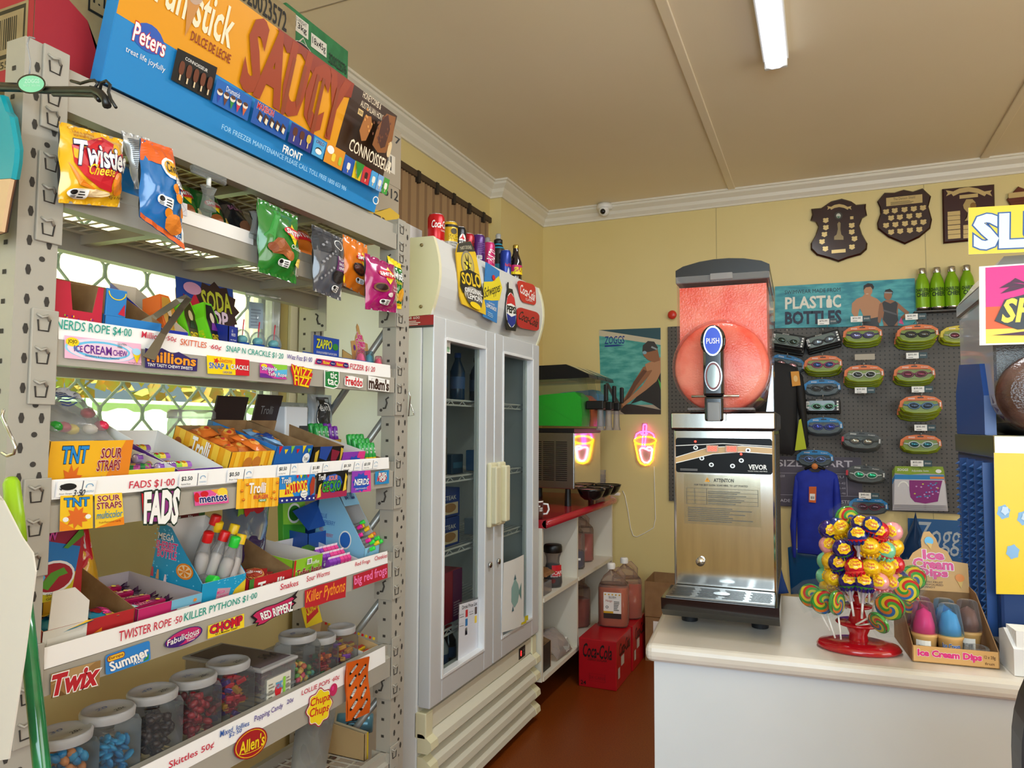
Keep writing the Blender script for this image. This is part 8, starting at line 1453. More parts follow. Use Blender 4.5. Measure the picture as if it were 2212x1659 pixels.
def puff(name, lab, cat, P, d0, th, mat, par=None):
    """a padded shape from an outline in the photograph, hung in front of the back wall at distance d0"""
    W2 = [at(x, y, d0) for x, y in P]; n = len(W2); cx = sum(p.x for p in W2)/n; cz = sum(p.z for p in W2)/n; vs = []; fs = []; R = (1, .93, .75, .5, .25)
    for s in (1, -1):
        b = len(vs)
        for k in R:
            yy = YB-d0-s*th*sqrt(max(0, 1-k*k)); vs += [(cx+(p.x-cx)*k, yy, cz+(p.z-cz)*k) for p in W2]
        vs.append((cx, YB-d0-s*th, cz))
        for j in range(len(R)-1): fs += [(b+j*n+i, b+j*n+(i+1) % n, b+j*n+n+(i+1) % n, b+j*n+n+i) for i in range(n)]
        fs += [(b+(len(R)-1)*n+i, b+(len(R)-1)*n+(i+1) % n, b+len(R)*n) for i in range(n)]
    m = M(); m.add(vs, fs, mat, 1); return m.build(name, par, lab, cat, world=True)
Z6 = lambda l: [(1640+a/4.366, 940+b/4.366) for a, b in l]
rb = noisy('royal_blue_fabric', '#142a9c', '#1a34b0', 14, .75, bump=.2, bscale=40)
sh = thing('rash_shirt', 'royal blue long sleeved swim shirt on black hanger below pegboard', 'swim shirt', at(1762, 1100, .06))
for nm, P, d0 in (('shirt_body', [(455, 318), (500, 350), (560, 350), (600, 312), (690, 345), (735, 372), (705, 700), (690, 1110), (600, 1132), (480, 1120), (362, 1108), (355, 700), (335, 400), (360, 355), (400, 338)], .06), ('sleeve', [(340, 380), (372, 420), (362, 640), (350, 900), (345, 1160), (318, 1150), (290, 860), (316, 560)], .065), ('sleeve', [(735, 372), (755, 460), (775, 640), (765, 830), (725, 900), (700, 760), (694, 520), (700, 400)], .065)): puff(nm, None, None, Z6(P), d0, .026 if nm == 'sleeve' else .03, rb, par=sh)
def padd(name, o, q, draw, d0): m = M(); F = QF(*[px(1, YB-d0, *p) for p in Z6(q)]); draw(D(m, F, .001)); c = m.build(name, o, world=True); return c
def f(d): d.rect(0, 0, 1, 1, C('#d8641c')); d.rect(.12, .15, .85, .55, W_); d.barcode(.2, .2, .8, .4, n=8)
padd('swing_tag', sh, [(470, 485), (540, 485), (535, 638), (468, 632)], f, .095)
t = thing('clothes_hanger', 'black hanger with round orange disc holding the royal blue shirt', 'hanger', at(1761, 1003, .06)); m = M(); p = at(1760, 1010, .06); m.tube([(p.x-.055, YB-.06, p.z-.012), (p.x-.02, YB-.06, p.z+.008), (p.x, YB-.06, p.z+.012), (p.x+.02, YB-.06, p.z+.008), (p.x+.055, YB-.06, p.z-.012)], .009, K_, 8); m.tube([(p.x, YB-.06, p.z+.01), (p.x, YB-.06, p.z+.03), (p.x+.012, YB-.05, p.z+.04), (p.x+.016, YB-.018, p.z+.036)], .003, K_, 6); m.build('hanger_bar', t, world=True)
m = M(); m.lathe([(0, 0), (.018, 0), (.018, .004), (0, .004)], C('#e08a4a'), 16, T=Matrix.Translation((p.x, YB-.073, p.z+.008)) @ Matrix.Rotation(pi/2, 4, 'X')); m.build('size_disc', t, world=True)
Z7 = lambda l: [(1650+a/3.456, 650+b/3.456) for a, b in l]
bt = thing('swim_shirt', 'black swim top with lime side panel hanging behind the pink machine', 'swim shirt', at(1700, 880, .1)); bk_ = C('#101013', .7)
for nm, P in (('shirt_body', [(-60, 480), (60, 450), (180, 470), (255, 500), (250, 800), (240, 1120), (215, 1152), (120, 1140), (40, 1150), (-40, 1100), (-60, 800)]), ('sleeve', [(235, 490), (290, 560), (310, 680), (335, 1080), (320, 1100), (300, 1100), (265, 860), (240, 700)])): puff(nm, None, None, Z7(P), .10, .03, bk_, par=bt)
m = M(); F = QF(*[px(1, YB-.132, *p) for p in Z7([(200, 528), (262, 524), (275, 630), (212, 638)])]); D(m, F).rect(0, 0, 1, 1, C('#e09a2a')).ell(.5, .5, .25, .22, C('#f0c880')); m.build('swing_tag', bt, world=True)
m = M(); F = QF(*[px(1, YB-.126, *p) for p in Z7([(262, 890), (278, 880), (318, 1105), (232, 1118)])]); m.prism(RC0, F, -.004, 0, C('#b8c81c', .6)); m.build('lime_panel', bt, world=True)
fb = clear('#3a8ac8', .45, .2, '#1c6aa8')
puff('swim_fin_bag', 'translucent blue bag of swim fins hanging under the royal blue shirt', 'fin bag', Z6([(270, 1060), (300, 1050), (420, 1090), (560, 1110), (600, 1150), (640, 1480), (300, 1500), (285, 1300)]), .016, .011, fb); puff('swim_fin_bag', 'dark blue swim fins hanging beside the pink machine', 'fin bag', Z6([(120, 1050), (185, 1160), (230, 1350), (280, 1490), (150, 1500)]), .02, .014, C('#1c4a9a', .5))
puff('drawstring_bag', 'dark blue mesh drawstring bag hanging behind the lollipop tree', 'bag', Z6([(1455, 800), (1475, 720), (1490, 800), (1540, 920), (1520, 1000), (1560, 1180), (1480, 1300), (1350, 1290), (1320, 1130), (1370, 990), (1400, 930)]), .06, .04, clear('#2a5a94', .5, .4, '#1c4a80'))
flat('swim_brand_sign', 'blue sign with pale script standing below the pegboard', 'sign', ((1961, 1119), (2100, 1126), (2100, 1290), (1961, 1280)), lambda d: (d.rect(0, 0, 1, 1, C('#1f5f9c')), d.text('Zoggs', .12, .52, .95, .96, C('#b8c4cc'), b=.0, sh=.2)), .006, None, None, .012)
m = M(); m.ball(at(1452, 680, .03), .03, C('#d83a2a', .3), 12, sy=.5); m.build('red_hook', None, 'small round red clip on wall behind the pink slush machine', 'clip')
# ================================================================ single bowl slush machine on the white counter
def droplets(name, h1, h2, n=60):
    t = noisy(name, h1, h2, 9, .16, lo=.36, hi=.66, bump=.6, bscale=220); return t
SM = thing('slush_machine', 'tall steel slush machine with big bowl of salmon pink slush on white counter', 'slush machine', (-.248, 2.02, CZ+.001), (0, 0, radians(1.5)))
mir = noisy('polished_steel', '#c8c6c0', '#d6d4ce', 40, .14, 1, stretch=(1, 1, .1)); gl = C('#0d0d0f', .12, coat=.6)
m = M(); m.box(-.132, 0, .075, .132, .44, .515, mir, .006, seg=2); m.box(-.134, .01, .08, .134, .43, .50, C('#2a2c2e', .4)); 
for k in range(40): m.box(.1335, .03, .10+.0098*k, .1345, .40, .103+.0098*k, K_)
m.build('body', SM)
m = M(); m.box(-.138, -.02, .512, .138, .45, .562, C('#15171a', .3), .006); m.box(-.134, -.024, .516, .134, -.018, .558, mir, .002); m.build('top_frame', SM)
m = M(); P = [(-.148, -.155), (.148, -.155), (.148, .0), (-.148, 0)]
m.prism([(-.155, .055), (-.16, .085), (0, .085), (0, .035), (-.13, .035)], lambda u, v, h: V((h, u, v)), -.142, .142, gl); m.build('drip_tray', SM)
m = M(); m.box(-.132, -.148, .085, .132, -.008, .089, C('#8c8a86', .3, 1), .001); d = D(m, lambda u, v, h=0: V((-.132+.264*u, -.148+.14*v, .089+h)))
for k in range(7):
    for c in range(4): d.h = .0006; d.rect(.03+.245*c+.018*(k % 2), .12+.11*k, .22+.245*c+.012*(k % 2), .17+.11*k, K_)
d.ell(.5, .5, .08, .14, C('#b8b6b0', .2, 1), 16); m.build('drip_grate', SM)
for x in (-.09, .09):
    for y in (-.02, .38): m = M(); m.lathe([(.021, 0), (.026, .038), (.026, .042)], C('#16181c', .5), 16, (x, y, 0)); m.lathe([(0, 0), (.021, 0)], C('#16181c', .5), 16, (x, y, 0)); m.build('foot', SM)
m = M(); d = D(m, LF(-.126, .395, .252, .095, -.002), .0015, .0003); d.poly(rr(0, 0, 1, 1, .025, .08), C('#0c0d0e', .35, sp=.15)); d.poly([(0, .42), (.35, .72), (.7, .78), (1, .74), (1, .58), (.7, .63), (.4, .56), (0, .28)], C('#cba56a', .3)); d.poly([(0, .44), (.35, .745), (.7, .80), (1, .755), (1, .735), (.7, .78), (.35, .725), (0, .42)], W_); d.poly([(0, .28), (.4, .56), (.7, .63), (1, .585), (1, .565), (.7, .61), (.4, .54), (0, .255)], W_); d.poly([(0, .78), (.5, .86), (1, .8), (1, .78), (.5, .84), (0, .76)], W_)
for u, v in ((.215, .72), (.28, .42), (.38, .24), (.6, .22), (.69, .38), (.76, .67)): d.ell(u, v, .026, .062, C('#d8d8d4', .3, .5), 14); d.ell(u, v, .014, .034, C('#2a2a2c'), 10)
for u in (.33, .53): d.rect(u, .60, u+.125, .8, C('#c8a08a')); d.text('888', u+.015, .63, u+.11, .77, C('#ff3a28', .4, em=2.5), b=.03)
for u, v in ((.215, .9), (.69, .56)): d.ell(u, v, .012, .03, C('#ff2a1c', .4, em=5), 10)
d.text('VEVOR', .765, .14, .945, .27, W_, b=.05); d.text('TOUGH TOOLS, HALF PRICE', .755, .07, .95, .105, W_); d.lines(.05, .06, .24, .13, 2, C('#8a8a8a')); m.build('control_panel', SM)
m = M(); d = D(m, LF(-.105, .255, .2, .135, -.001), .0012); d.rect(0, 0, 1, 1, clear('#f4f2e8', .07, .2, '#d8d4c8')); bkk = C('#3a3830'); d.text('ATTENTION', .40, .86, .66, .93, bkk, b=.03); d.poly([(.28, .86), (.35, .86), (.315, .95)], C('#e8a01c')); d.text('!', .31, .87, .32, .92, K_); d.text('FOR THE BEST SLUSH, SCAN HERE, TO GET STARTED', .14, .77, .84, .81, bkk); d.lines(.05, .06, .9, .36, 8, C('#6a6860'), .3)
for k in range(5): d.rect(.03, .40+.08*k, .97, .404+.08*k, C('#7a7668')); 
for u in (.03, .14, .3, .966): d.rect(u, .40, u+.004, .724, C('#7a7668'))
d.lines(.32, .42, .9, .70, 7, C('#7a7668'), .25); m.build('instruction_sheet', SM)
m = M(); T = Matrix.Rotation(pi/2, 4, 'X'); m.lathe([(.012, 0), (.012, .012), (0, .012)], C('#d8d6d0', .2, 1), 16, T=Matrix.Translation((-.062, 0, .155)) @ T); m.build('drain_knob', SM)
# bowl: straight upper tank, round lower drum that juts forward
def usec(hw, zc, zt, n=14): return [(-hw, zt)]+[(-hw*cos(pi*i/n), zc-hw*sin(pi*i/n)) for i in range(n+1)]+[(hw, zt)]
pk1 = droplets('salmon_slush', '#e0503a', '#f09a84'); pc = clear('#fff6f4', .02, .03, '#e8c8c0')
m = M(); S = usec(.117, .68, .915); m.prism(S, lambda u, v, h: V((u, h, v)), .03, .40, pk1, sm=0); m.lathe([(0, 0), (.102, 0), (.117, .006), (.123, .02), (.123, .10)], pk1, 40, T=Matrix.Translation((0, -.045, .682)) @ Matrix.Rotation(-pi/2, 4, 'X')); m.build('slush', SM, 'frosty salmon pink slush')
m = M(); S2 = usec(.123, .68, .93); n = len(S2); m.add([(u, .022, v) for u, v in S2]+[(u, .408, v) for u, v in S2], [(i, i+1, n+i+1, n+i) for i in range(n-1)]+[tuple(range(n))[::-1], tuple(range(n, 2*n))], pc, 0); m.lathe([(0, -.006), (.104, -.006), (.123, .002), (.129, .016), (.129, .075)], pc, 40, T=Matrix.Translation((0, -.052, .682)) @ Matrix.Rotation(-pi/2, 4, 'X')); m.box(-.126, .016, .926, .126, .412, .946, clear('#f0eae6', .3, .1), .003); m.box(-.03, .010, .93, .03, .018, .948, clear('#f6f0ec', .35, .1), .002); m.build('bowl', SM)
m = M(); zz = [(-.126, .946), (.126, .946), (.126, .964), (.105, .975), (.06, .985), (.02, .989), (-.02, .989), (-.06, .985), (-.105, .975), (-.126, .964)]; m.prism(zz, lambda u, v, h: V((u, h, v)), .018, .41, C('#121111', .3), sm=0); m.build('bowl_lid', SM)
m = M(); m.prism([(-.13, .56), (-.11, .56), (-.128, .69), (-.13, .69)], lambda u, v, h: V((-u, h, v)), .05, .12, C('#8a8c8e', .2, .9)); m.build('rear_bracket', SM)
tx = -.012; m = M(); m.box(tx-.027, -.105, .60, tx+.027, -.062, .755, gl, .008); m.lathe([(.032, 0), (.034, .012), (.03, .016), (0, .016)], gl, 24, T=Matrix.Translation((tx, -.090, .745)) @ Matrix.Rotation(pi/2, 4, 'X') @ Matrix.Diagonal((.95, 1.25, 1, 1))); F = LF(tx-.034, .70, .068, .09, -.1065); d = D(m, F); d.ell(.5, .5, .36, .44, C('#c8ccd4', .2, .8), 24); d.ell(.5, .5, .31, .39, C('#1c4ad8', .25), 24); d.text('PUSH', .26, .42, .74, .58, W_, b=.02); m.build('tap_handle', SM)
m = M(); d = D(m, LF(tx-.026, .61, .052, .085, -.1055)); [d.ell(.5, .5, .46-k*.04, .48-k*.03, c, 24) for k, c in ((0, gl), (1, C('#d8d8d4', .1, 1)), (2, C('#6a2018', .3)), (4, C('#d4d2c4', .06, 1)))]; m.build('tap_window', SM)
m = M(); m.tube([(tx-.06, -.075, .602), (tx+.062, -.075, .602)], .0035, STEEL, 8); m.box(tx-.024, -.10, .535, tx+.024, -.03, .60, gl, .006); m.box(tx-.016, -.103, .535, tx+.016, -.098, .585, clear('#d8d4cc', .4, .1), .004); m.box(-.085, -.06, .565, .085, .0, .572, clear('#e0c8c0', .25, .1), .002); m.build('spout', SM)
# ================================================================ lollipop tree
lr = C('#b0101c', .18, coat=.6)
LT = thing('lollipop_stand', 'red tiered plastic lollipop stand on oval base on white counter', 'lollipop stand', (.070, 1.905, CZ+.001), (0, 0, .05))
m = M(); m.lathe([(0, 0), (.088, 0), (.092, .006), (.086, .014), (.06, .02), (.055, .021), (0, .022)], lr, 36, sy=.72); m.build('base', LT)
m = M(); m.lathe([(.022, .02), (.02, .035), (.026, .05), (.012, .10), (.02, .13), (.012, .18), (.018, .22), (.010, .27), (.012, .30), (0, .305)], lr, 20); m.build('stem', LT)
for z, r in ((.055, .05), (.095, .034), (.125, .042), (.21, .036), (.26, .026)): m = M(); m.lathe([(.012, 0), (r-.004, .002), (r, .006), (r-.004, .009), (.012, .010)], lr, 28, (0, 0, z)); m.build('tier', LT)
def lolly(c1, c2, lab, key):
    t = thing('lollipop', lab, 'lollipop', group='round wrapped lollipops, '+key); m = M(); m.ball((0, 0, 0), .0165, C(c1, .16, .15, coat=.5), 18)
    for k in range(14): a = 2*pi*k/14; m.box(-.0012, .0135, -.001, .0012, .0166, .006, C(c1, .2), 0, Matrix.Rotation(a, 4, 'Z') @ Matrix.Translation((0, .0005, -.006)) @ Matrix.Rotation(-.5, 4, 'X'))
    def S(u, v, h=0): a = (u-.5)*1.7; b = (v-.5)*1.7+.25; q = .0166+h; return V((q*sin(a)*cos(b), -q*cos(a)*cos(b), q*sin(b)))
    d = D(m, S, .0004, .0003, (6, 4)); d.rect(-.3, .0, 1.3, .16, C(c2, .2)); d.fan([(.5+.42*(1+.08*cos(8*q))*cos(q), .62+.32*(1+.08*cos(8*q))*sin(q)) for q in [2*pi*i/32 for i in range(32)]], C('#f2c81c', .2), 4); d.text('Chupa', .22, .62, .78, .8, C('#c81c1c'), b=.03, sh=.15); d.text('Chups', .22, .45, .78, .62, C('#c81c1c'), b=.03, sh=.15); m.build('wrapped_ball', t)
    m = M(); m.tube([(0, .002, -.015), (0, .006, -.06)], .0019, W_, 8); m.build('stick', t); m = M(); m.lathe([(.008, -.016), (.003, -.026), (.0045, -.034)], clear('#f0d8e0', .35, .1), 10); m.build('wrapper_twist', t); return t
kinds = {'P': ('#2a1a6a', '#3a7a2a', 'purple'), 'Y': ('#e8b414', '#c88a10', 'golden yellow'), 'K': ('#f0a0a4', '#d83a4a', 'pale pink'), 'R': ('#c8182c', '#e04a3a', 'red'), 'B': ('#1c2f7a', '#c81c1c', 'navy blue'), 'G': ('#7acaa0', '#c82c3a', 'mint green')}
LP = [('P', 1789, 1144), ('B', 1808, 1138), ('B', 1852, 1158), ('P', 1858, 1132), ('B', 1884, 1135), ('R', 1899, 1147), ('K', 1928, 1148), ('K', 1790, 1177), ('P', 1819, 1186), ('Y', 1878, 1181), ('G', 1912, 1189), ('Y', 1930, 1181), ('G', 1785, 1212), ('Y', 1796, 1212), ('P', 1810, 1216), ('R', 1846, 1225), ('Y', 1880, 1227), ('Y', 1912, 1227), ('R', 1932, 1220), ('G', 1783, 1245), ('Y', 1800, 1248), ('P', 1832, 1255), ('P', 1866, 1259), ('K', 1898, 1257), ('K', 1926, 1258), ('B', 1942, 1252), ('Y', 1815, 1142), ('Y', 1790, 1268)]
pr_ = {}; rw = ('top', 'second', 'third', 'lowest')
for i, (k, x, y) in enumerate(LP):
    u = (x-1860)/75; Yd = LT.location.y-.078*sqrt(max(.05, 1-min(u*u, .95)))+(.03 if i in (1, 3, 12, 19, 26, 27) else 0)+rnd.uniform(-.004, .004); p = px(1, Yd, x, y); row = rw[0 if y < 1165 else 1 if y < 1200 else 2 if y < 1235 else 3]; c1, c2, nm = kinds[k]
    side = 'left' if x < 1822 else 'right' if x > 1895 else 'centre'; lab = '%s wrapped round lollipop at the %s of the %s ring' % (nm, side, row)
    rot = (rnd.uniform(-.15, .3), u*.75+rnd.uniform(-.15, .15), -u*.5)
    if k not in pr_: pr_[k] = lolly(c1, c2, lab, nm); pr_[k].location = p; pr_[k].rotation_euler = rot; pr_[k].scale = (1.34,)*3
    else: dup(pr_[k], p, rot, lab)
def swirl(lab, x, y, Yd, rot, sc=1):
    t = thing('swirl_lollipop', lab, 'lollipop', px(1, Yd, x, y), rot, 'rainbow swirl lollipops'); t.scale = (sc,)*3; m = M(); cols = [C(c, .12, coat=.5) for c in ('#d82a24', '#e8c81c', '#3a9a34', '#e8781c', '#2a6ab0', '#e8d83a', '#4aa83a')]
    n = 42
    for j, c in enumerate(cols):
        for h in (-.004, .004):
            vs = []
            for i in range(n+1):
                a = i/n*1.1*pi+2*pi*j/7; r0 = .027*(1-i/n)**.75; a2 = a+2*pi/7*1.02; vs += [(r0*cos(a), h*(1+.5*(1-r0/.027)), r0*sin(a)), (r0*cos(a2), h*(1+.5*(1-r0/.027)), r0*sin(a2))]
            m.add(vs, [(2*i, 2*i+1, 2*i+3, 2*i+2) for i in range(n)], c, 1)
    m.lathe([(.027, -.004), (.0285, 0), (.027, .004)], cols[2], 30, T=Matrix.Rotation(pi/2, 4, 'X')); m.build('swirl_disc', t); m = M(); m.tube([(0, 0, -.027), (0, 0, -.085)], .002, W_, 8); m.build('stick', t)
    m = M(); q = [(-.034, -.03), (.034, -.032), (.037, .03), (.0, .038), (-.036, .03)]; [m.add([(a, s*.0065, b) for a, b in q]+[(0, s*.011, 0)], [(i, (i+1) % 5, 5) for i in range(5)], clear('#fafcfc', .02, .05), 0) for s in (-1, 1)]; m.build('wrapper', t); return t
for a in (('rainbow swirl lollipop standing at the very top of the red stand', 1829, 1118, 1.90, (.2, -.35, .4), 1), ('rainbow swirl lollipop, outermost at left of the red stand', 1752, 1287, 1.88, (0, -.5, -.2), 1), ('purple toned swirl lollipop second from left of red stand', 1778, 1300, 1.83, (0, -.3, .3), 1), ('narrow edge on swirl lollipop third from left of red stand', 1808, 1302, 1.82, (0, -.15, 1.0), 1), ('green swirl lollipop leaning at front right of red stand', 1922, 1310, 1.80, (.3, .9, -.1), 1.1), ('tilted swirl lollipop low at right front of red stand', 1898, 1345, 1.80, (.9, 1.0, 0), .9), ('red swirl lollipop at right side of red stand', 1958, 1272, 1.86, (0, .5, .2), 1), ('pale green swirl lollipop at the upper right of red stand', 1972, 1248, 1.90, (0, .6, 0), 1), ('orange swirl lollipop low behind right side of red stand', 1966, 1302, 1.92, (0, 1.1, .4), .9)): swirl(*a)
# ================================================================ candy cone display box
CB = thing('candy_cone_display', 'kraft display box of candy cones with tall pink lettered header on white counter', 'display box', (.260, 1.862, CZ+.001), (0, 0, .1))
kx = noisy('display_kraft', '#d9a766', '#e0b274', 6, .6); m = M(); w = .083; d_ = .20
m.quad((-w, 0, 0), (w, 0, 0), (w, 0, .036), (-w, 0, .036), kx, .002, KRAFT)
for s in (-w, w): m.prism([(0, 0), (d_, 0), (d_, .135), (d_-.05, .13), (0, .036)], lambda u, v, h: V((s+h, u, v)), -.001, .001, KRAFT)
m.quad((w, d_, 0), (-w, d_, 0), (-w, d_, .13), (w, d_, .13), kx, .002, KRAFT); m.quad((-w, 0, 0), (-w, d_, 0), (w, d_, 0), (w, 0, 0), kx, .002, KRAFT)
d = D(m, LF(-w, 0, 2*w, .036)); d.text('Ice Cream Dips', .06, .3, .80, .78, PK, W_, .06, .10); d.text('12 x 20g', .83, .5, .96, .75, BR); d.text('fruit', .84, .2, .95, .35, BR); m.build('tray', CB)
header(CB, -w, w, d_-.003, .12, .225, kx, lambda d: (dips(d), d.ell(.5, 1.14, .06, .1, LB, 14), d.fan([(.46, 1.1), (.54, 1.08), (.52, .95)], C('#e8c06a'), 1)), .1, [(0, 0), (1, 0), (1, .66), (.8, .7), (.74, .92), (.64, 1.0), (.6, 1.2), (.52, 1.36), (.44, 1.34), (.40, 1.16), (.40, .98), (.28, .84), (.22, .68), (0, .66)])
w10 = Matrix.Translation(CB.location) @ CB.rotation_euler.to_matrix().to_4x4()
for x, y, c, lab in ((-.052, .035, '#e0409c', 'pink domed candy cone at front left of kraft display'), (-.048, .085, '#d83a94', 'pink domed candy cone behind the front left one'), (-.002, .032, '#5ab0dc', 'blue domed candy cone at front middle of kraft display'), (.0, .082, '#5aa4d0', 'blue domed candy cone behind the front middle one'), (.048, .085, '#8a6a60', 'brown domed candy cone at back right of kraft display')):
    t = conecup('candy_cone_cup', w10 @ V((x, y, .003)), c, lab, 1.22); m = M(); d = D(m, CF(.0245, .008, .044, -1, 1), n=(5, 1)); d.h = .001
    (d.text('Ice Cream\nDips', .15, .1, .85, .9, C('#1c5ab0'), W_, .05, .05) if c[1] == '5' else (d.rect(.1, .05, .7, .95, W_), d.barcode(.15, .1, .65, .7))); m.build('cone_label', t)
m = M(); [m.lathe([(.016, 0), (.024, .012), (.025, .03), (.022, .034)], clear('#f4f4f2', .14, .05), 18, (w10 @ V((x, .03, .003+z)))) for x, z in ((.05, 0),)]; m.build('empty_cup', None, 'empty clear cup lid lying at front right of kraft display', 'cup lid')
# ================================================================ blue slush machine at the right
BM = thing('slush_machine', 'dark blue slush machine with brown slush and yellow signs at right edge', 'slush machine', (.565, 1.96, CZ+.001), (0, 0, 0)); nb = C('#16386e', .35); W2_ = .2
m = M(); m.box(-W2_, 0, .02, W2_, .50, .455, nb, .008); m.box(-W2_-.004, -.006, .452, W2_+.004, .51, .505, C('#a8a68e', .18, .9), .003); m.box(-W2_+.02, -.008, .30-.27, W2_-.02, 0, .07, K_); m.build('body', BM)
m = M()
for c in range(4):
    for k in range(22): y, z = .04+.10*c, .05+.0175*k; x = -W2_-.001; m.add([(x, y, z), (x, y+.09, z), (x-.022, y+.05, z+.004), (x, y, z+.015), (x, y+.09, z+.015)], [(0, 2, 3), (0, 1, 2), (1, 4, 2), (3, 2, 4)], C('#2a62a8', .4)); 
    m.box(-W2_-.02, .032+.10*c, .04, -W2_, .038+.10*c, .44, C('#1f4f94', .4))
m.build('louvred_side', BM)
m = M(); S = usec(.10, .60, .82); m.prism(S, lambda u, v, h: V((u, h, v)), .03, .44, droplets('cola_slush', '#2a130c', '#3a1c12')); m.lathe([(0, 0), (.09, 0), (.104, .01), (.106, .10)], droplets('cola_slush2', '#3a221a', '#6a5048'), 36, T=Matrix.Translation((0.0, -.04, .60)) @ Matrix.Rotation(-pi/2, 4, 'X')); o = m.build('slush', BM, 'dark brown slush'); o.location.x = -.055; o.scale.x = 1.3
m = M(); S2 = usec(.106, .60, .86); n = len(S2); m.add([(u, .022, v) for u, v in S2]+[(u, .448, v) for u, v in S2], [(i, i+1, n+i+1, n+i) for i in range(n-1)]+[tuple(range(n))[::-1], tuple(range(n, 2*n))], clear('#eef0ec', .10, .04)); m.box(-.11, .016, .84, .11, .46, .875, clear('#dcdcd4', .4, .1), .004); m.prism([(-.11, .875), (.11, .875), (.08, .93), (-.08, .93)], lambda u, v, h: V((u, h, v)), .05, .43, clear('#cfcfc8', .4, .12)); o = m.build('bowl', BM); o.location.x = -.055; o.scale.x = 1.3
m = M(); m.prism([(.08, .505), (.08, .60), (.12, .68), (.40, .70), (.47, .62), (.47, .505)], lambda u, v, h: V((-W2_+h, u, v)), -.004, .02, C('#1c4a94', .3)); m.build('side_bracket', BM); m = M(); m.box(-.07, -.10, .515, -.03, -.05, .60, STEEL, .006); m.build('tap', BM)
def bsign(nm, y, q, draw, lab): m = M(); F = QF(*[px(1, y, *p) for p in q]); m.prism(RC0, F, -.003, 0, W_); d = D(m, F, .0006); draw(d); o = m.build(nm, BM, lab); o.data.transform(Matrix.Translation(-V(BM.location)))
YL = C('#f2cf2a', .4)
def f(d):
    d.rect(0, 0, 1, 1, YL); d.text('SLUSH', .05, .14, .97, .80, C('#d8ecf6'), C('#2a5a9a'), .05, .09); d.fan([(.06, .56), (.16, .8), (.22, .72), (.28, .82), (.38, .7), (.5, .84), (.48, .62), (.28, .55)], C('#6ab0dc'), 1) if 0 else None
bsign('slush_sign', 1.925, ((2092, 449), (2445, 428), (2440, 536), (2092, 550)), f, 'yellow sign with icy white letters')
def f(d):
    d.rect(0, 0, 1, 1, W_); d.rect(.05, .02, 1, .22, Y_); d.rect(.05, .2, 1, .5, C('#e8622a')); d.rect(.05, .48, 1, .98, C('#e02a8c')); pm = C('#4a1a3a')
    d.poly([(.42, .1), (.47, .1), (.45, .5), (.42, .72), (.39, .72), (.43, .4)], pm); [d.fan([(.41, .72), (.41+.16*cos(a)-.02, .75+.1*sin(a)), (.41+.26*cos(a), .72+.12*sin(a)-.04), (.41+.16*cos(a)+.02, .70+.08*sin(a))], pm, 1) for a in (.2, .8, 1.6, 2.3, 2.9, 3.5, -.3)]
    d.fan([(.12, .3), (.2, .56), (.5, .66), (.9, .6), (.98, .4), (.7, .22), (.3, .18)], K_, 1); d.text('SPLASH', .18, .28, .95, .56, Y_, K_, .04, .06, .2); d.poly([(.1, .12), (.7, .2), (.9, .16), (.5, .1)], pm)
bsign('splash_sign', 1.905, ((2115, 576), (2400, 556), (2400, 738), (2116, 746)), f, 'pink sunset sign with palm and yellow letters')
def f(d): d.rect(0, 0, 1, 1, YL); [d.fan(star(u, v, .055, .045, 6, 1.1, .3), C('#8ab8e0'), 1) for u, v in ((.06, .58), (.2, .54), (.33, .44), (.12, .3), (.5, .5))]; [d.fan(star(u, v, .035, .025, 5, 1.1, .9), C('#c8dcf0'), 1) for u, v in ((.07, .59), (.21, .545), (.5, .51))]; d.text('ICE COLD', .5, .7, .95, .85, C('#3a8ad0'), b=.05)
bsign('ice_sign', 1.952, ((2147, 978), (2480, 985), (2475, 1290), (2152, 1283)), f, 'yellow sheet with pale blue ice cubes')
# napkins
NP = thing('napkin_holder', 'white napkin holder with stack of napkins at right end of white counter', 'napkin holder', (.425, 1.843, CZ+.001), (0, 0, .1)); m = M(); m.prism([(0, 0), (.09, 0), (.09, .075), (.06, .085), (0, .055)], lambda u, v, h: V((h, u, v)), -.062, .062, C('#e8eaec', .4)); m.build('holder', NP); m = M(); [m.box(-.055, .005+.007*k, .05+.002*k, .055, .010+.007*k, .092, C('#f0f0ee', .8)) for k in range(9)]; m.build('napkins', NP)
# ================================================================ things in the left and right foreground
def leftpx(y, x, yy): return px(1, y, x, yy)
t = thing('goggles_hanger', 'black plastic goggles hanger with mint oval badge tied to left post', 'hanger', leftpx(.70, 65, 185)); Yh = .715; q = lambda a, b: tuple(px(1, Yh, a/5.185, b/5.185)); m = M(); m.tube([q(-160, 980), q(0, 985), q(230, 990), (q(520, 1010)), q(850, 1010), q(1060, 1010), q(1130, 1050), q(1180, 1110), q(1200, 1190)], .0062, K_, 8); m.tube([q(600, 1055), q(900, 1060), q(1060, 1065), q(1100, 1110), q(1115, 1120)], .004, K_, 8); m.tube([q(0, 940), q(230, 950)], .003, K_, 6); m.tube([q(795, 905), q(900, 935), q(1000, 905), q(1060, 900), q(1095, 940), q(1060, 985), q(1010, 975)], .0024, K_, 6); m.tube([q(1120, 1000), q(1135, 930), q(1190, 905), q(1235, 950), q(1215, 1030), q(1240, 1110), q(1300, 1205)], .0024, K_, 6); m.build('hanger_arm', t, world=True)
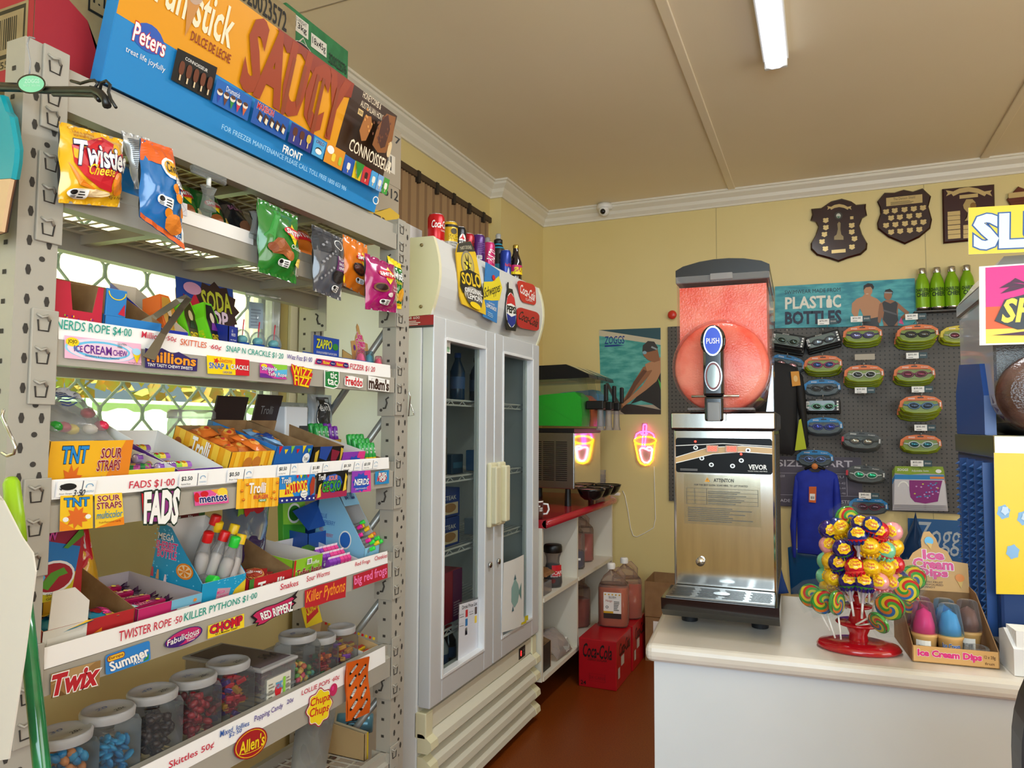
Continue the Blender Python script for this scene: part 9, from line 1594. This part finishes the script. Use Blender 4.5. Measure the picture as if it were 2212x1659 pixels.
m = M(); F = lambda u, v, h=0: (lambda a, b: a+(b-a)*0)(px(1, Yh-.008-h, (200+300*u)/5.185, (1040-200*v)/5.185), 0) if 0 else px(1, Yh-.008-h, (200+300*u)/5.185, (1040-200*v)/5.185); d = D(m, F, .0008); d.ell(.5, .5, .54, .56, K_, 26); d.ell(.5, .5, .48, .47, C('#8adcb4', .4), 26); d.text('ZOGGS', .25, .55, .8, .78, C('#c8f0dc'), b=.03); d.text('SIZE 35/36', .2, .36, .82, .46, C('#c8f0dc')); m.build('size_badge', t, world=True); m = M(); m.tube([q(330, 830), q(340, 700), q(305, 500), q(330, 410), q(390, 430)], .0012, clear('#e8e8e8', .4), 6); m.build('tie', t, world=True)
tq = C('#0f9aa8', .3); m = M(); Y2 = .70
for k in range(3): P = [px(1, Y2+.012*k, *p) for p in ((-60+4*k, 205), (0+4*k, 205), (12+4*k, 240), (20+4*k, 250), (32+4*k, 320), (30+4*k, 350), (24+4*k, 385), (-60+4*k, 390))]; m.add([tuple(p) for p in P]+[(p.x, p.y+.008, p.z) for p in P], [tuple(range(8)), tuple(range(8, 16))[::-1]]+[(i, (i+1) % 8, 8+(i+1) % 8, 8+i) for i in range(8)], tq); P = [px(1, Y2+.012*k, *p) for p in ((-60+4*k, 391), (23+4*k, 386), (14+4*k, 430), (2+4*k, 500), (-60+4*k, 520))]; m.add([tuple(p) for p in P]+[(p.x, p.y+.006, p.z) for p in P], [tuple(range(5)), tuple(range(5, 10))[::-1]]+[(i, (i+1) % 5, 5+(i+1) % 5, 5+i) for i in range(5)], C(('#d8b48a', '#7a5030', '#2a1c14')[k], .5))
m.build('swim_fins', None, 'turquoise swim fins with striped blades hanging at left edge', 'swim fins')
m = M(); a, b = px(1, .70, 25, 1045), px(1, .63, 95, 1700); P = lambda s: a+(b-a)*s; m.tube([P(.22), P(.6), P(1.5)], .0105, noisy('green_tape', '#0f6a3a', '#15834a', 20, .18, coat=.5), 12); po = M(); t = thing('broom_handle', 'green pole with lime grip leaning on left post of shelving', 'broom handle', a); m.build('pole', t, world=True); m = M(); m.tube([P(-.02), P(.0), P(.12), P(.22)], [.008, .0115, .0125, .012], C('#9ac81c', .35), 14); m.build('grip', t, world=True)
# paper bags on a hook at left edge
for k in range(5): m = M(); Yp = .585-.006*k; P = [px(1, Yp, *p) for p in ((-120, 1060), (-6+3*k, 1065+4*k), (22+6*k, 1160), (34+9*k, 1195), (60+4*k, 1235), (40+3*k, 1420), (10+2*k, 1640), (-120, 1660))]; n = 8; m.add([tuple(p) for p in P]+[(p.x, p.y+.002, p.z) for p in P], [tuple(range(n)), tuple(range(n, 2*n))[::-1]]+[(i, (i+1) % n, n+(i+1) % n, n+i) for i in range(n)], C('#c9c0b0' if k % 2 else '#d2cabc', .75)); m.build('paper_bag', None, 'white paper bag hanging in a bunch at left edge' if k < 4 else 'front white paper bag of the bunch hanging at left edge', 'paper bag', 'bunch of white paper bags')
m = M(); m.tube([px(1, .66, *p) for p in ((8, 885), (4, 900), (20, 935), (34, 965), (30, 980), (16, 985), (4, 978))], .0022, STEEL, 6); m.build('wire_hook', None, 'curved steel hook on the left post above paper bags', 'hook')
# dark chair at the right foreground
t = thing('office_chair', 'black rounded chair back at bottom right corner of the photo', 'chair', (.50, 1.12, 0)); p = px(1, 1.1, 2178, 1659); q = px(1, 1.1, 2206, 1392); m = M(); x0 = p.x; zt = q.z
m.prism(rr(x0, zt-.50, x0+.48, zt, .055, .12, 8), lambda u, v, h: V((u, 1.08-h, v)), 0, .05, C('#17171a', .4)); m.build('backrest', t, world=True); m = M(); m.box(x0+.02, .62, .44, x0+.46, 1.06, .50, C('#17171a', .5), .03); m.build('seat', t, world=True); m = M(); m.box(x0+.2, 1.08, .42, x0+.28, 1.11, zt-.25, K_, .01); m.tube([(x0+.24, .86, .06), (x0+.24, .86, .44)], .025, K_, 10); m.box(x0+.2, .8, .42, x0+.28, 1.1, .44, K_); [m.tube([(x0+.24, .86, .08), (x0+.24+.26*cos(a), .86+.26*sin(a), .05)], .018, K_, 8) for a in (.3, 1.56, 2.8, 4.07, 5.3)]; [m.ball((x0+.24+.26*cos(a), .86+.26*sin(a), .03), .03, K_, 10) for a in (.3, 1.56, 2.8, 4.07, 5.3)]; m.build('base', t, world=True)
